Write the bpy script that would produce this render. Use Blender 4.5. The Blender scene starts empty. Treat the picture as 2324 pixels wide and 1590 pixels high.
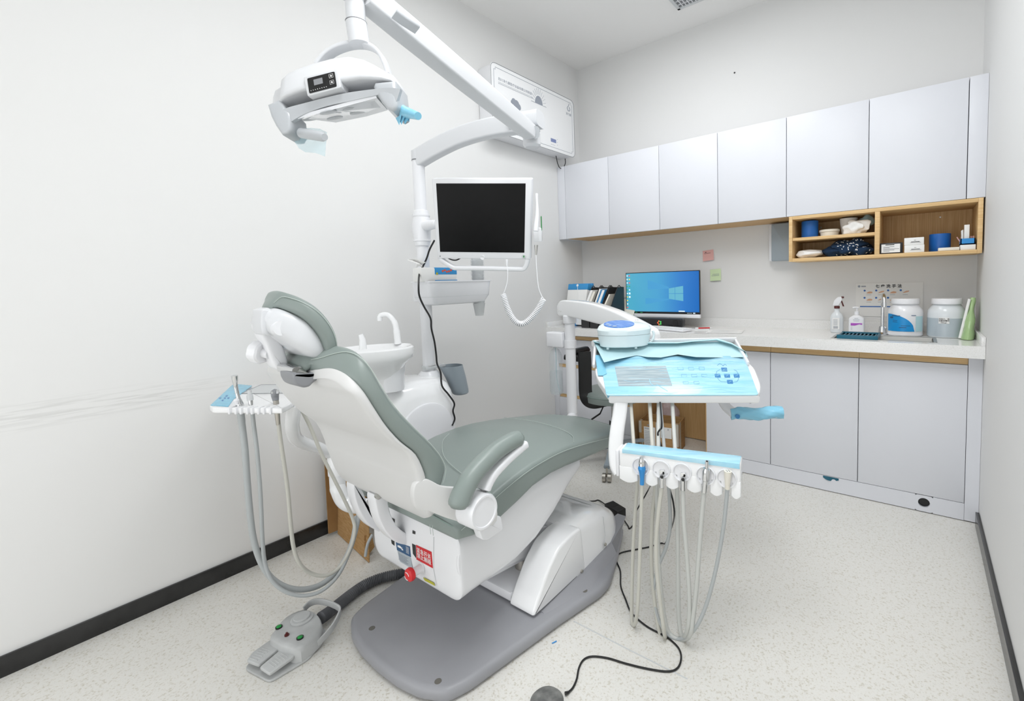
import bpy, bmesh, math, random
from mathutils import Vector, Matrix
random.seed(4)
SC = bpy.context.scene
COL = SC.collection
# ------------------------------------------------------------------ camera
W_IMG, H_IMG = 2324.0, 1590.0
F_PX, PX, PY = 1044.687, 1313.66, 712.09
CAM = Vector((2.28522, -3.158925, 1.17453))
_y, _p, _r = math.radians(36.5156), math.radians(-3.9715), math.radians(-1.6907)
FW = Vector((-math.sin(_y)*math.cos(_p), math.cos(_y)*math.cos(_p), math.sin(_p)))
_rt = Vector((math.cos(_y), math.sin(_y), 0)); _up = _rt.cross(FW)
RT = _rt*math.cos(_r) + _up*math.sin(_r)
UP = -_rt*math.sin(_r) + _up*math.cos(_r)
cd = bpy.data.cameras.new('camera'); cam = bpy.data.objects.new('camera', cd); COL.objects.link(cam)
cd.sensor_fit = 'HORIZONTAL'; cd.sensor_width = 36.0; cd.lens = F_PX/W_IMG*36.0
cd.shift_x = -(PX - W_IMG/2)/W_IMG; cd.shift_y = (PY - H_IMG/2)/W_IMG
cd.clip_start = 0.02
cam.matrix_world = Matrix(((RT.x, UP.x, -FW.x, CAM.x), (RT.y, UP.y, -FW.y, CAM.y), (RT.z, UP.z, -FW.z, CAM.z), (0, 0, 0, 1)))
SC.camera = cam
# ------------------------------------------------------------------ light, world, exposure
SC.view_settings.view_transform = 'Standard'; SC.view_settings.look = 'None'
SC.view_settings.gamma = 1.0; SC.view_settings.use_curve_mapping = False
SC.view_settings.exposure = 0.0
wd = bpy.data.worlds.new('world'); SC.world = wd; wd.use_nodes = True
wd.node_tree.nodes['Background'].inputs[0].default_value = (0.85, 0.9, 1, 1)
wd.node_tree.nodes['Background'].inputs[1].default_value = 0.05
def area(name, loc, sx, sy, power, color, rot=(0, 0, 0)):
    l = bpy.data.lights.new(name, 'AREA'); l.shape = 'RECTANGLE'; l.size = sx; l.size_y = sy
    l.energy = power; l.color = color
    o = bpy.data.objects.new(name, l); o.location = loc; o.rotation_euler = rot; COL.objects.link(o)
    o['kind'] = 'structure'
    return o
LAMPS = [((1.15, -1.3), .6, 1.2, 12.5), ((1.95, -2.55), .6, 1.2, 25.0)]
for (lx, ly), sx, sy, pw in LAMPS:
    area('ceiling_panel_light', (lx, ly, 2.86), sx, sy, pw, (.985, .993, 1.0))
area('door_fill_light', (1.25, -4.68, .85), 2.2, 1.5, 14.5, (.985, .993, 1.0), (math.radians(90), 0, 0))  # broad fill lamp added low behind the camera to lift the lower parts

# unprojection of a photo position onto a real plane of the room
def ray(u, v): return FW + RT*((u-PX)/F_PX) - UP*((v-PY)/F_PX)
def at(u, v, ax, val):
    d = ray(u, v); i = 'xyz'.index(ax); return CAM + d*((val-CAM[i])/d[i])
def dep(u, v, z): return CAM + ray(u, v)*z
def onpl(u, v, o, n):
    d = ray(u, v); return CAM + d*((Vector(o)-CAM).dot(n)/d.dot(n))
# ------------------------------------------------------------------ materials
def lin(h):
    if isinstance(h, str): c = [int(h[i:i+2], 16)/255 for i in (0, 2, 4)]
    else: c = [v/255 for v in h]
    return tuple(v/12.92 if v <= .04045 else ((v+.055)/1.055)**2.4 for v in c) + (1,)
def mat(name, col, rough=.5, metal=0, **k):
    m = bpy.data.materials.new(name); m.use_nodes = True
    b = m.node_tree.nodes['Principled BSDF']
    b.inputs['Base Color'].default_value = lin(col); b.inputs['Roughness'].default_value = rough
    b.inputs['Metallic'].default_value = metal
    for kk, v in k.items():
        n = {'trans': 'Transmission Weight', 'ior': 'IOR', 'alpha': 'Alpha', 'coat': 'Coat Weight', 'spec': 'Specular IOR Level',
             'es': 'Emission Strength', 'ec': 'Emission Color', 'sub': 'Subsurface Weight', 'sheen': 'Sheen Weight'}[kk]
        b.inputs[n].default_value = lin(v) if kk == 'ec' else v
    return m
def nodes(m): return m.node_tree.nodes, m.node_tree.links, m.node_tree.nodes['Principled BSDF']
def turned(N, L, rot):
    tc = N.new('ShaderNodeTexCoord')
    if not rot: return tc.outputs['Object']
    m1 = N.new('ShaderNodeMapping'); m1.inputs['Rotation'].default_value = (0, 0, rot); L.new(tc.outputs['Object'], m1.inputs[0]); return m1.outputs[0]
def bump(m, scale, strength, dist=.001, kind='noise', stretch=(1, 1, 1), detail=3, rot=0):
    N, L, b = nodes(m)
    mp = N.new('ShaderNodeMapping'); mp.inputs['Scale'].default_value = stretch
    L.new(turned(N, L, rot), mp.inputs[0])
    if kind == 'noise':
        t = N.new('ShaderNodeTexNoise'); t.inputs['Scale'].default_value = scale; t.inputs['Detail'].default_value = detail; out = t.outputs[0]
    else:
        t = N.new('ShaderNodeTexVoronoi'); t.inputs['Scale'].default_value = scale; out = t.outputs['Distance']
    L.new(mp.outputs[0], t.inputs['Vector'])
    bp = N.new('ShaderNodeBump'); bp.inputs['Strength'].default_value = strength; bp.inputs['Distance'].default_value = dist
    L.new(out, bp.inputs['Height']); L.new(bp.outputs[0], b.inputs['Normal'])
    return m
def vary(m, c1, c2, scale, stretch=(1, 1, 1), lo=.35, hi=.65, detail=4, kind='noise', rot=0):
    N, L, b = nodes(m)
    mp = N.new('ShaderNodeMapping'); mp.inputs['Scale'].default_value = stretch
    L.new(turned(N, L, rot), mp.inputs[0])
    t = N.new('ShaderNodeTexNoise' if kind == 'noise' else 'ShaderNodeTexVoronoi'); t.inputs['Scale'].default_value = scale
    if kind == 'noise': t.inputs['Detail'].default_value = detail
    L.new(mp.outputs[0], t.inputs['Vector'])
    r = N.new('ShaderNodeValToRGB'); r.color_ramp.elements[0].position = lo; r.color_ramp.elements[1].position = hi
    r.color_ramp.elements[0].color = lin(c1); r.color_ramp.elements[1].color = lin(c2)
    L.new(t.outputs[0], r.inputs[0]); L.new(r.outputs[0], b.inputs['Base Color'])
    return m
M = {}
M['wall'] = bump(mat('wall_paint', 'ebebea', .6), 60, .04)
m = mat('scuffed_wall_paint', 'ebebea', .6); N, L, b = nodes(m)
tc = N.new('ShaderNodeTexCoord'); sp = N.new('ShaderNodeSeparateXYZ'); L.new(tc.outputs['Object'], sp.inputs[0])
mp = N.new('ShaderNodeMapping'); mp.inputs['Scale'].default_value = (1, 3, 60); mp.inputs['Rotation'].default_value = (.04, 0, 0); L.new(tc.outputs['Object'], mp.inputs[0])
nz = N.new('ShaderNodeTexNoise'); nz.inputs['Scale'].default_value = 2.2; nz.inputs['Detail'].default_value = 5; L.new(mp.outputs[0], nz.inputs['Vector'])
def mth(op, a_, b_=None, c_=None):
    q = N.new('ShaderNodeMath'); q.operation = op
    for k_, v_ in enumerate((a_, b_, c_)):
        if v_ is None: continue
        if isinstance(v_, (int, float)): q.inputs[k_].default_value = v_
        else: L.new(v_, q.inputs[k_])
    return q.outputs[0]
dz_ = mth('DIVIDE', mth('ABSOLUTE', mth('SUBTRACT', sp.outputs[2], .80)), .055)
fz = mth('MAXIMUM', mth('SUBTRACT', 1.0, dz_), 0.0)
fy = mth('SUBTRACT', 1.0, mth('MINIMUM', mth('MAXIMUM', mth('DIVIDE', mth('ADD', sp.outputs[1], .42), .35), 0.0), 1.0))
fn = mth('MAXIMUM', mth('MULTIPLY', mth('SUBTRACT', nz.outputs[0], .46), 3.0), 0.0)
fac = mth('MINIMUM', mth('MULTIPLY', mth('MULTIPLY', fz, fy), fn), .28)
mx = N.new('ShaderNodeMix'); mx.data_type = 'RGBA'; L.new(fac, mx.inputs[0]); mx.inputs[6].default_value = lin('ebebea'); mx.inputs[7].default_value = lin('b9b9b6'); L.new(mx.outputs[2], b.inputs['Base Color'])
M['wallscuff'] = m
M['ceil'] = mat('ceiling_paint', 'f8f7f5', .9)
M['black_base'] = vary(mat('black_baseboard', '242424', .22), '1c1c1c', '2b2b2b', 8)
M['door'] = mat('white_lacquer', 'e6e8ee', .42)
M['gap'] = mat('dark_gap', '6e6c66', .8)
M['wood'] = vary(mat('light_oak', 'd8b27a', .5), 'd0a46a', 'e2bf8b', 3, (60, 60, 2))
M['woodh'] = vary(mat('light_oak_edge', 'd8b27a', .5), 'dcb47c', 'e9c995', 3, (2, 40, 60))
M['woodd'] = vary(mat('oak_panel', 'b08a58', .55), 'c9a06c', 'dcb985', 3, (90, 90, 2))
M['quartz'] = vary(mat('white_quartz', 'eeeeec', .14), 'e4e4e0', 'f3f3f2', 260, lo=.3, hi=.5)
M['wp'] = mat('white_plastic', 'f1f2f5', .28, coat=.3)
M['wpm'] = mat('white_plastic_matte', 'eeeff2', .45)
M['shellw'] = mat('warm_white_shell', 'dcdcdb', .4)
M['wg'] = mat('white_gloss', 'fafbfc', .08, coat=.5)
M['lg'] = mat('light_grey_plastic', 'd2d5d6', .4)
M['cream'] = mat('cream_plastic', 'eeeade', .35)
M['pad'] = bump(mat('sage_vinyl', '8b9692', .36), 900, .12, .0004)
M['seam'] = mat('pale_thread', 'b9c4be', .7)
M['pipe'] = mat('sage_piping', '7f918b', .35)
M['dg'] = mat('dark_grey_plastic', '8e9094', .4)
M['base'] = bump(vary(mat('grey_base_plastic', 'a2a3a8', .42), '95969b', 'a4a5aa', 2.2, lo=.3, hi=.7), 500, .15, .0005)
M['chrome'] = mat('chrome', 'd9dadb', .09, 1)
M['steel'] = mat('brushed_steel', 'b9b9b6', .28, 1)
M['nickel'] = mat('satin_nickel', 'bdb9b1', .38, 1)
M['blk'] = mat('black_plastic', '1a1a1b', .35)
M['blkg'] = mat('black_glass', '0a0a0b', .35, spec=.15)
M['rub'] = mat('black_rubber', '161616', .55)
M['hose'] = mat('grey_hose', 'cbcdc9', .42)
M['hosey'] = mat('yellowed_hose', 'cdccc3', .45)
M['hoseg'] = mat('cool_grey_hose', 'b5babb', .42)
M['corr'] = mat('corrugated_grey', '6a6b6f', .4)
M['gunit'] = mat('blue_grey_plastic', '9aa5ad', .35)
M['red'] = mat('red_plastic', 'd9262c', .35)
M['redl'] = mat('red_label', 'cf2028', .4)
M['white_ink'] = mat('white_ink', 'f5f5f5', .5)
M['black_ink'] = mat('black_ink', '1c1c1c', .5)
M['grey_ink'] = mat('grey_ink', '9aa0ab', .5)
M['navy'] = mat('navy_label', '2d577f', .4)
M['silver'] = mat('silver_label', 'aeb7be', .35)
M['yellow'] = mat('yellow_label', 'b9b62e', .4)
M['green'] = mat('green_button', '17913e', .3)
M['pedal'] = vary(mat('pedal_grey', 'bfc1c2', .45), 'b2b4b4', 'c6c8c8', 12)
M['blue'] = mat('blue_plastic', '1763b5', .35)
M['blues'] = mat('blue_sleeve', '2f8fd6', .3)
M['teal'] = mat('teal_plastic', '0f6077', .35)
M['film'] = bump(vary(mat('blue_film', 'a9dff5', .18, coat=.4), '98d8f2', 'bde8f8', 5, (1.2, 9, 3), lo=.3, hi=.7, rot=-.558), 7, .6, .004, stretch=(1.2, 11, 4), rot=-.558)
M['filmd'] = bump(mat('blue_film_dense', '92d8f4', .22, alpha=.88), 25, .8, .004)
M['filmc'] = bump(mat('blue_film_clear', 'bfe7f2', .2, alpha=.42), 14, .8, .005)
M['filmi'] = mat('film_print', '3b83bd', .3)
M['filmg'] = vary(mat('film_window', 'a4b6be', .2, coat=.4), '98abb5', 'b9c8cd', 7, (1.5, 22, 3), lo=.35, hi=.65, rot=-.558)
M['bpaper'] = bump(mat('pale_blue_paper', 'bfe0e6', .8), 120, .15, .001)
M['paper'] = mat('white_paper', 'f2f2f0', .7)
M['pbag'] = bump(mat('white_bag', 'f2f2f0', .4), 30, .8, .006)
M['pink_bag'] = bump(mat('pink_bag', 'd8c4c4', .3, alpha=.85), 22, .9, .01)
M['pinkn'] = mat('pink_note', 'f0bdb9', .7)
M['greenn'] = mat('green_note', 'd9eec2', .7)
M['cbx'] = vary(mat('cardboard', 'b38d5d', .8), 'a9824f', 'bb9566', 5, (4, 4, 30))
M['cbd'] = vary(mat('cardboard_sheet', '9a7547', .85), '8d6a3f', 'a07c50', 4)
M['tape'] = mat('packing_tape', 'd6cfc2', .25, alpha=.8)
M['clear'] = mat('clear_plastic', 'f4f8fa', .08, alpha=.13)
M['cupm'] = mat('cup_plastic', 'eef1f2', .15, alpha=.62)
M['lampw'] = mat('lamp_white', 'dddfe2', .3, coat=.2)
M['horn'] = mat('lamp_grey', 'bfc3c7', .3, coat=.3)
M['bottle'] = mat('clear_bottle', 'e6eef1', .04, alpha=.25)
M['water'] = mat('water', 'dfe8ec', .03, alpha=.28)
M['jarw'] = mat('translucent_jar', 'e4e9ec', .25, coat=.2)
M['jarl'] = mat('jar_liquid_tone', 'b7c2c9', .25, coat=.2)
M['lblue'] = mat('bright_blue_label', '0d93d8', .35)
M['purple'] = mat('purple_label', 'b455c4', .4)
M['maroon'] = mat('maroon_plastic', '5a1f1c', .35)
M['grn'] = bump(mat('green_pouch', 'a6c48c', .3, coat=.3), 30, .7, .004)
M['navyc'] = bump(mat('navy_cloth', '12304f', .9), 40, .8, .006)
M['mesh'] = mat('black_wire_mesh', '2a2b2c', .5)
M['skyblue'] = mat('sky_blue_card', '3a97d4', .45)
M['scr'] = mat('lens_cover', 'e8eaee', .06, coat=.5)
M['dev'] = mat('pale_device_plastic', 'e3f0f3', .3, coat=.3)
M['devb'] = vary(mat('device_blue_panel', '5b8fd8', .15), '4f82cf', '86aee6', 10, (2, 14, 2), lo=.45, hi=.75)
M['skin'] = mat('printed_hand_tone', 'e2b08e', .6)
M['orange'] = mat('orange_print', 'e2552e', .5)
# vinyl floor with fine speckles
m = mat('speckled_vinyl', 'd9d8d0', .38); N, L, b = nodes(m)
tc = N.new('ShaderNodeTexCoord'); n1 = N.new('ShaderNodeTexNoise'); n1.inputs['Scale'].default_value = 150; n1.inputs['Detail'].default_value = 2
r1 = N.new('ShaderNodeValToRGB'); e = r1.color_ramp.elements
e[0].position = .30; e[0].color = lin('cfcbbf'); e[1].position = .44; e[1].color = lin('e6e4de')
e2 = r1.color_ramp.elements.new(.62); e2.color = lin('e9e8e3'); e3 = r1.color_ramp.elements.new(.72); e3.color = lin('dddbd4')
L.new(tc.outputs['Object'], n1.inputs['Vector']); L.new(n1.outputs[0], r1.inputs[0]); L.new(r1.outputs[0], b.inputs['Base Color'])
M['floor'] = m
def emit(name, col, s):
    m = mat(name, col, .4, ec=col, es=s); return m
M['lamp'] = emit('lamp_diffuser', 'f6faff', .8)
M['ledr'] = emit('led_red', 'f06a3a', 1.2); M['ledg'] = emit('led_green', '5fe06a', 1.2)
# desktop wallpaper: blue gradient that the screen gives off
m = mat('desktop_screen', '000000', .3); N, L, b = nodes(m)
tc = N.new('ShaderNodeTexCoord'); sp = N.new('ShaderNodeSeparateXYZ'); L.new(tc.outputs['Generated'], sp.inputs[0])
r1 = N.new('ShaderNodeValToRGB'); e = r1.color_ramp.elements
e[0].position = 0; e[0].color = lin('55b3cf'); e[1].position = 1; e[1].color = lin('0a6ac0')
e2 = e.new(.45); e2.color = lin('4aa6d6'); e3 = e.new(.78); e3.color = lin('2f7fcf')
L.new(sp.outputs[0], r1.inputs[0]); L.new(r1.outputs[0], b.inputs['Emission Color']); b.inputs['Emission Strength'].default_value = .95
M['desk'] = m
M['deskw'] = mat('desktop_window_glow', '000000', .4, ec='6bbfda', es=.9)
M['deskb'] = mat('desktop_beam', '000000', .4, ec='49a3d8', es=.95)
M['ico_w'] = emit('icon_pale', 'cfe3ee', .8); M['ico_r'] = emit('icon_red', 'd9534a', .8); M['ico_y'] = emit('icon_yellow', 'd8c84a', .8); M['ico_g'] = emit('icon_green', '3a8f5a', .8)
# ------------------------------------------------------------------ mesh helpers
def rpoly(pts, rad, n=4):
    """round the corners of a polygon"""
    out = []; k = len(pts)
    for i in range(k):
        p = Vector(pts[i]); a = Vector(pts[i-1]); c = Vector(pts[(i+1) % k])
        r = rad[i] if isinstance(rad, (list, tuple)) else rad
        d1 = a-p; d2 = c-p; r1 = min(r, d1.length*.45); r2 = min(r, d2.length*.45)
        if r <= 0: out.append(tuple(p)); continue
        A = p+d1.normalized()*r1; B = p+d2.normalized()*r2
        for j in range(n+1):
            t = j/n; q = A*(1-t)**2 + p*2*t*(1-t) + B*t*t; out.append(tuple(q))
    return out
def cr(pts, n=8, closed=False):
    """Catmull-Rom through points"""
    P = [Vector(p) for p in pts]; out = []; k = len(P)
    rng = range(k) if closed else range(k-1)
    for i in rng:
        if closed: a, b, c, d = P[i-1], P[i], P[(i+1) % k], P[(i+2) % k]
        else:
            b, c = P[i], P[i+1]; a = P[i-1] if i else b*2-c; d = P[i+2] if i+2 < k else c*2-b
        for j in range(n):
            t = j/n
            out.append(.5*((2*b) + (c-a)*t + (2*a-5*b+4*c-d)*t*t + (3*b-a-3*c+d)*t**3))
    if not closed: out.append(P[-1])
    return out
class MB:
    def __init__(s): s.bm = bmesh.new()
    def _add(s, t, mt=None):
        if mt is not None: bmesh.ops.transform(t, matrix=mt, verts=t.verts)
        me = bpy.data.meshes.new('tmp'); t.to_mesh(me); t.free(); s.bm.from_mesh(me); bpy.data.meshes.remove(me); return s
    def raw(s, vs, fs, mt=None):
        t = bmesh.new(); v = [t.verts.new(p) for p in vs]
        for f in fs:
            try: t.faces.new([v[i] for i in f])
            except ValueError: pass
        bmesh.ops.recalc_face_normals(t, faces=t.faces)
        return s._add(t, mt)
    def box(s, a, b, r=0, seg=2, mt=None):
        t = bmesh.new(); bmesh.ops.create_cube(t, size=1)
        a = Vector(a); b = Vector(b); c = (a+b)/2; d = Vector([abs(x) for x in (b-a)])
        for v in t.verts: v.co = Vector((v.co.x*d.x, v.co.y*d.y, v.co.z*d.z))+c
        if r: bmesh.ops.bevel(t, geom=t.edges[:], offset=min(r, min(d)*.45), segments=seg, affect='EDGES', profile=.5)
        return s._add(t, mt)
    def loft(s, rings, cap=(True, True), closed=False, mt=None):
        n = len(rings[0]); vs = [p for r in rings for p in r]; fs = []; k = len(rings)
        for i in range(k if closed else k-1):
            i2 = (i+1) % k
            for j in range(n): fs.append((i*n+j, i*n+(j+1) % n, i2*n+(j+1) % n, i2*n+j))
        if not closed:
            if cap[0]: fs.append(tuple(range(n)))
            if cap[1]: fs.append(tuple((k-1)*n+j for j in range(n)))
        return s.raw(vs, fs, mt)
    def lathe(s, prof, c=(0, 0, 0), ax='z', n=32, mt=None, sx=1, sy=1):
        rings = []
        for r, h in prof:
            ring = []
            for k in range(n):
                a = 2*math.pi*k/n; x, y = r*math.cos(a)*sx, r*math.sin(a)*sy
                ring.append({'z': (x, y, h), 'x': (h, x, y), 'y': (x, h, y)}[ax])
            rings.append([Vector(p)+Vector(c) for p in ring])
        return s.loft(rings, mt=mt)
    def cyl(s, a, b, r, n=20, r2=None):
        return s.tube([a, b], [r, r if r2 is None else r2], n)
    def tube(s, pts, r, n=12, cap=True):
        P = [Vector(p) for p in pts]; k = len(P); rings = []
        T = [(P[min(i+1, k-1)]-P[max(i-1, 0)]).normalized() for i in range(k)]
        u = T[0].orthogonal().normalized()
        for i in range(k):
            u = (u - T[i]*u.dot(T[i])); u = u.normalized() if u.length > 1e-6 else T[i].orthogonal().normalized()
            v = T[i].cross(u); rr = r[i] if isinstance(r, (list, tuple)) else r
            rings.append([P[i]+(u*math.cos(2*math.pi*j/n)+v*math.sin(2*math.pi*j/n))*rr for j in range(n)])
        return s.loft(rings, (cap, cap))
    def ribbon(s, pts, w, t, up=(0, 0, 1), rd=.35):
        """flat bar along pts: width w along side, thickness t along up"""
        P = [Vector(p) for p in pts]; k = len(P); rings = []
        for i in range(k):
            T = (P[min(i+1, k-1)]-P[max(i-1, 0)]).normalized(); U = Vector(up); U = (U-T*U.dot(T)).normalized(); S = T.cross(U)
            ww = w[i] if isinstance(w, (list, tuple)) else w; tt = t[i] if isinstance(t, (list, tuple)) else t
            ring = rpoly([(-ww/2, -tt/2), (ww/2, -tt/2), (ww/2, tt/2), (-ww/2, tt/2)], min(ww, tt)*rd, 3)
            rings.append([P[i]+S*a+U*b for a, b in ring])
        return s.loft(rings)
    def prism(s, poly, ax, a, b, r=0, n=3, mt=None):
        """extrude a 2D polygon along ax from a to b with rounded rims. poly axes: x->(y,z) y->(x,z) z->(x,y)"""
        k = len(poly); P = [Vector(p) for p in poly]
        area2 = sum(P[i].x*P[(i+1) % k].y-P[(i+1) % k].x*P[i].y for i in range(k))
        sg = 1 if area2 > 0 else -1; nor = []
        for i in range(k):
            e1 = (P[i]-P[i-1]); e2 = (P[(i+1) % k]-P[i])
            n1 = Vector((e1.y, -e1.x)).normalized()*sg if e1.length > 1e-9 else Vector((0, 0)); n2 = Vector((e2.y, -e2.x)).normalized()*sg if e2.length > 1e-9 else n1
            m_ = (n1+n2); m_ = m_.normalized() if m_.length > 1e-6 else n1
            nor.append(m_/max(.5, m_.dot(n1) if n1.length else 1))
        lv = [(a, 0)]
        if r:
            sa = 1 if b > a else -1; lv = []
            for q in range(n+1):
                th = math.pi/2*q/n; lv.append((a+sa*r*(1-math.sin(th)) if False else a+sa*r*(1-math.cos(th)), r*(1-math.sin(th))))
            for q in range(n+1):
                th = math.pi/2*q/n; lv.append((b-sa*r*(1-math.sin(th)), r*(1-math.cos(th))))
        else: lv = [(a, 0), (b, 0)]
        rings = []
        for h, ins in lv:
            ring = []
            for i in range(k):
                q = P[i]-nor[i]*ins
                ring.append({'x': (h, q.x, q.y), 'y': (q.x, h, q.y), 'z': (q.x, q.y, h)}[ax])
            rings.append(ring)
        return s.loft(rings, mt=mt)
    def slab(s, st, rr=.02, crown=0, n=5, ends=3, endk=.5):
        """cushion lofted through stations (front(y,z), back(y,z), half_width[, centre_x])"""
        rings = []; K = len(st)
        def ring(f, b, hw, cx, sc=1.0):
            f = Vector(f); b = Vector(b); mid = (f+b)/2; h = (f-b)*.5*sc; th = h.length*2; hw2 = hw-(1-sc)*rr*.7
            r = min(rr, th*.48, hw2*.9); base = rpoly([(-hw2, -th/2), (hw2, -th/2), (hw2, th/2), (-hw2, th/2)], r*1.3, n)
            base2 = []
            for i in range(len(base)):
                base2.append(base[i]); a_ = Vector(base[i]); c_ = Vector(base[(i+1) % len(base)])
                if i in (n, 3*n+2):
                    for q in range(1, 8): base2.append(tuple(a_+(c_-a_)*q/8))
            d = h.normalized(); out = []
            for a_, c_ in base2:
                cc = c_ + (crown*(1-(a_/hw2)**2) if c_ > th*.45 else 0)
                p = mid+d*cc; out.append((cx+a_, p.x, p.y))
            return out
        for i in range(K):
            f, b, hw = st[i][:3]; cx = st[i][3] if len(st[i]) > 3 else XC
            if i == 0 or i == K-1:
                o = st[1] if i == 0 else st[K-2]; f = Vector(f); b = Vector(b)
                dirn = ((f+b)/2-(Vector(o[0])+Vector(o[1]))/2).normalized(); seq = []
                for q in range(ends+1):
                    th = math.pi/2*q/ends; off = dirn*(endk*rr*math.sin(th)); sc = max(.25, math.cos(th)**.6)
                    seq.append(ring(f+off, b+off, hw-rr*.5*(1-math.cos(th)), cx, sc))
                if i == 0: seq.reverse()
                rings += seq
            else: rings.append(ring(f, b, hw, cx))
        return s.loft(rings)
    def grid(s, fn, nu, nv, thick=0, mt=None):
        vs = []; fs = []
        for k in range(2 if thick else 1):
            for i in range(nu+1):
                for j in range(nv+1):
                    p = Vector(fn(i/nu, j/nv)); vs.append(p - Vector((0, 0, thick*k)))
        w = nv+1; o = (nu+1)*w
        for i in range(nu):
            for j in range(nv):
                q = (i*w+j, (i+1)*w+j, (i+1)*w+j+1, i*w+j+1); fs.append(q)
                if thick: fs.append(tuple(o+x for x in reversed(q)))
        if thick:
            bd = [i*w for i in range(nu+1)] + [nu*w+j for j in range(1, nv+1)] + [i*w+nv for i in range(nu-1, -1, -1)] + [j for j in range(nv-1, 0, -1)]
            for i in range(len(bd)):
                a, b = bd[i], bd[(i+1) % len(bd)]; fs.append((a, b, o+b, o+a))
        return s.raw(vs, fs, mt)
    def text(s, body, size, mt, ext=.0003, align='CENTER', sx=1, bold=0):
        c = bpy.data.curves.new('t', 'FONT'); c.body = body; c.size = size; c.extrude = ext; c.offset = bold; c.align_x = align; c.align_y = 'CENTER'; c.resolution_u = 2
        o = bpy.data.objects.new('t', c); COL.objects.link(o); bpy.context.view_layer.update()
        me = bpy.data.meshes.new_from_object(o); bpy.data.objects.remove(o); bpy.data.curves.remove(c)
        t = bmesh.new(); t.from_mesh(me); bpy.data.meshes.remove(me)
        if sx != 1: bmesh.ops.transform(t, matrix=Matrix.Diagonal((sx, 1, 1, 1)), verts=t.verts)
        return s._add(t, mt)
OFF = {}
def obj(name, mb, m, parent=None, ang=38, label=None):
    me = bpy.data.meshes.new(name)
    bm = mb.bm; bmesh.ops.remove_doubles(bm, verts=bm.verts, dist=1e-6)
    if parent is None:
        xs = [v.co for v in bm.verts]
        lo = Vector([min(v[i] for v in xs) for i in range(3)]); hi = Vector([max(v[i] for v in xs) for i in range(3)])
        off = Vector(((lo.x+hi.x)/2, (lo.y+hi.y)/2, lo.z))
    else: off = OFF[parent.name]
    bmesh.ops.translate(bm, vec=-off, verts=bm.verts)
    bm.to_mesh(me); bm.free()
    for p in me.polygons: p.use_smooth = True
    me.set_sharp_from_angle(angle=math.radians(ang))
    me.materials.append(M[m] if isinstance(m, str) else m)
    o = bpy.data.objects.new(name, me); COL.objects.link(o)
    if parent is None: o.location = off
    else: o.parent = parent
    OFF[o.name] = off
    if label: o['label'] = label
    return o
def thing(name, label, cat, loc, group=None):
    o = bpy.data.objects.new(name, None); COL.objects.link(o); o.location = loc; o.empty_display_size = .05
    OFF[o.name] = Vector(loc); o['label'] = label; o['category'] = cat
    if group: o['group'] = group
    return o
def tag(o, label, cat, group=None):
    o['label'] = label; o['category'] = cat
    if group: o['group'] = group
    return o
def st(name, mb, m, parent=None):
    o = obj(name, mb, m, parent)
    if parent is None: o['kind'] = 'structure'
    return o
def clone(root, delta, label=None):
    """copy a thing with copies of its parts and sub-parts"""
    def rec(o, par):
        c = o.copy(); COL.objects.link(c)
        if par is not None: c.parent = par
        OFF[c.name] = OFF[o.name]
        for ch in [x for x in bpy.data.objects if x.parent == o]: rec(ch, c)
        return c
    c = rec(root, None); c.location = Vector(root.location)+Vector(delta)
    if label: c['label'] = label
    return c
def frame(o, x, y, z=None):
    """matrix from origin and axes"""
    x = Vector(x).normalized(); y = Vector(y); y = (y-x*y.dot(x)).normalized(); z = x.cross(y)
    return Matrix(((x.x, y.x, z.x, o[0]), (x.y, y.y, z.y, o[1]), (x.z, y.z, z.z, o[2]), (0, 0, 0, 1)))
W, H, YN = 2.526, 2.901, -4.75
XC = .98
# ================================================================== the room
T = .1
st('floor', MB().box((-T, YN-T, -.05), (W+T, T, 0)), 'floor')
st('ceiling', MB().box((-T, YN-T, H), (W+T, T, H+.05)), 'ceil')
st('wall_left', MB().box((-T, YN, 0), (0, 0, H)), 'wallscuff')
st('wall_right', MB().box((W, YN, 0), (W+T, 0, H)), 'wall')
st('wall_back', MB().box((-T, 0, 0), (W+T, T, H)), 'wall')
st('wall_near', MB().box((-T, YN-T, 0), (W+T, YN, H)), 'wall')
st('baseboard_left', MB().box((.0005, YN, 0), (.0125, -.425, .065), .001), 'black_base')
st('baseboard_right', MB().box((W-.014, YN, 0), (W-.0005, -.443, .066), .0015), 'black_base')
# unseen glazed doorway behind the camera, with an added fill lamp before it
d = st('door_1', MB().box((.10, YN, 0), (.15, YN+.05, 2.1)).box((2.37, YN, 0), (2.42, YN+.05, 2.1)).box((.10, YN, 2.1), (2.42, YN+.05, 2.16)).box((1.235, YN, 0), (1.285, YN+.04, 2.1)), 'wpm')
st('door_glass', MB().box((.15, YN+.01, .02), (1.235, YN+.02, 2.1)).box((1.285, YN+.01, .02), (2.37, YN+.02, 2.1)), 'wg', d)
# two LED ceiling panels, outside the camera's view
for k, ((lx, ly), sx, sy, pw) in enumerate(LAMPS):
    t = thing('ceiling_light', ['LED ceiling panel above the foot end of the dental chair', 'LED ceiling panel near the right wall'][k], 'ceiling light', (lx, ly, H-.03), 'LED ceiling panels')
    fr = MB()
    for a, b in (((-sx/2-.02, -sy/2-.02), (sx/2+.02, -sy/2)), ((-sx/2-.02, sy/2), (sx/2+.02, sy/2+.02)), ((-sx/2-.02, -sy/2), (-sx/2, sy/2)), ((sx/2, -sy/2), (sx/2+.02, sy/2))):
        fr.box((lx+a[0], ly+a[1], H-.03), (lx+b[0], ly+b[1], H-.001))
    obj('light_frame', fr, 'wpm', t)
    obj('diffuser', MB().box((lx-sx/2, ly-sy/2, H-.02), (lx+sx/2, ly+sy/2, H-.012)), 'lamp', t)
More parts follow.
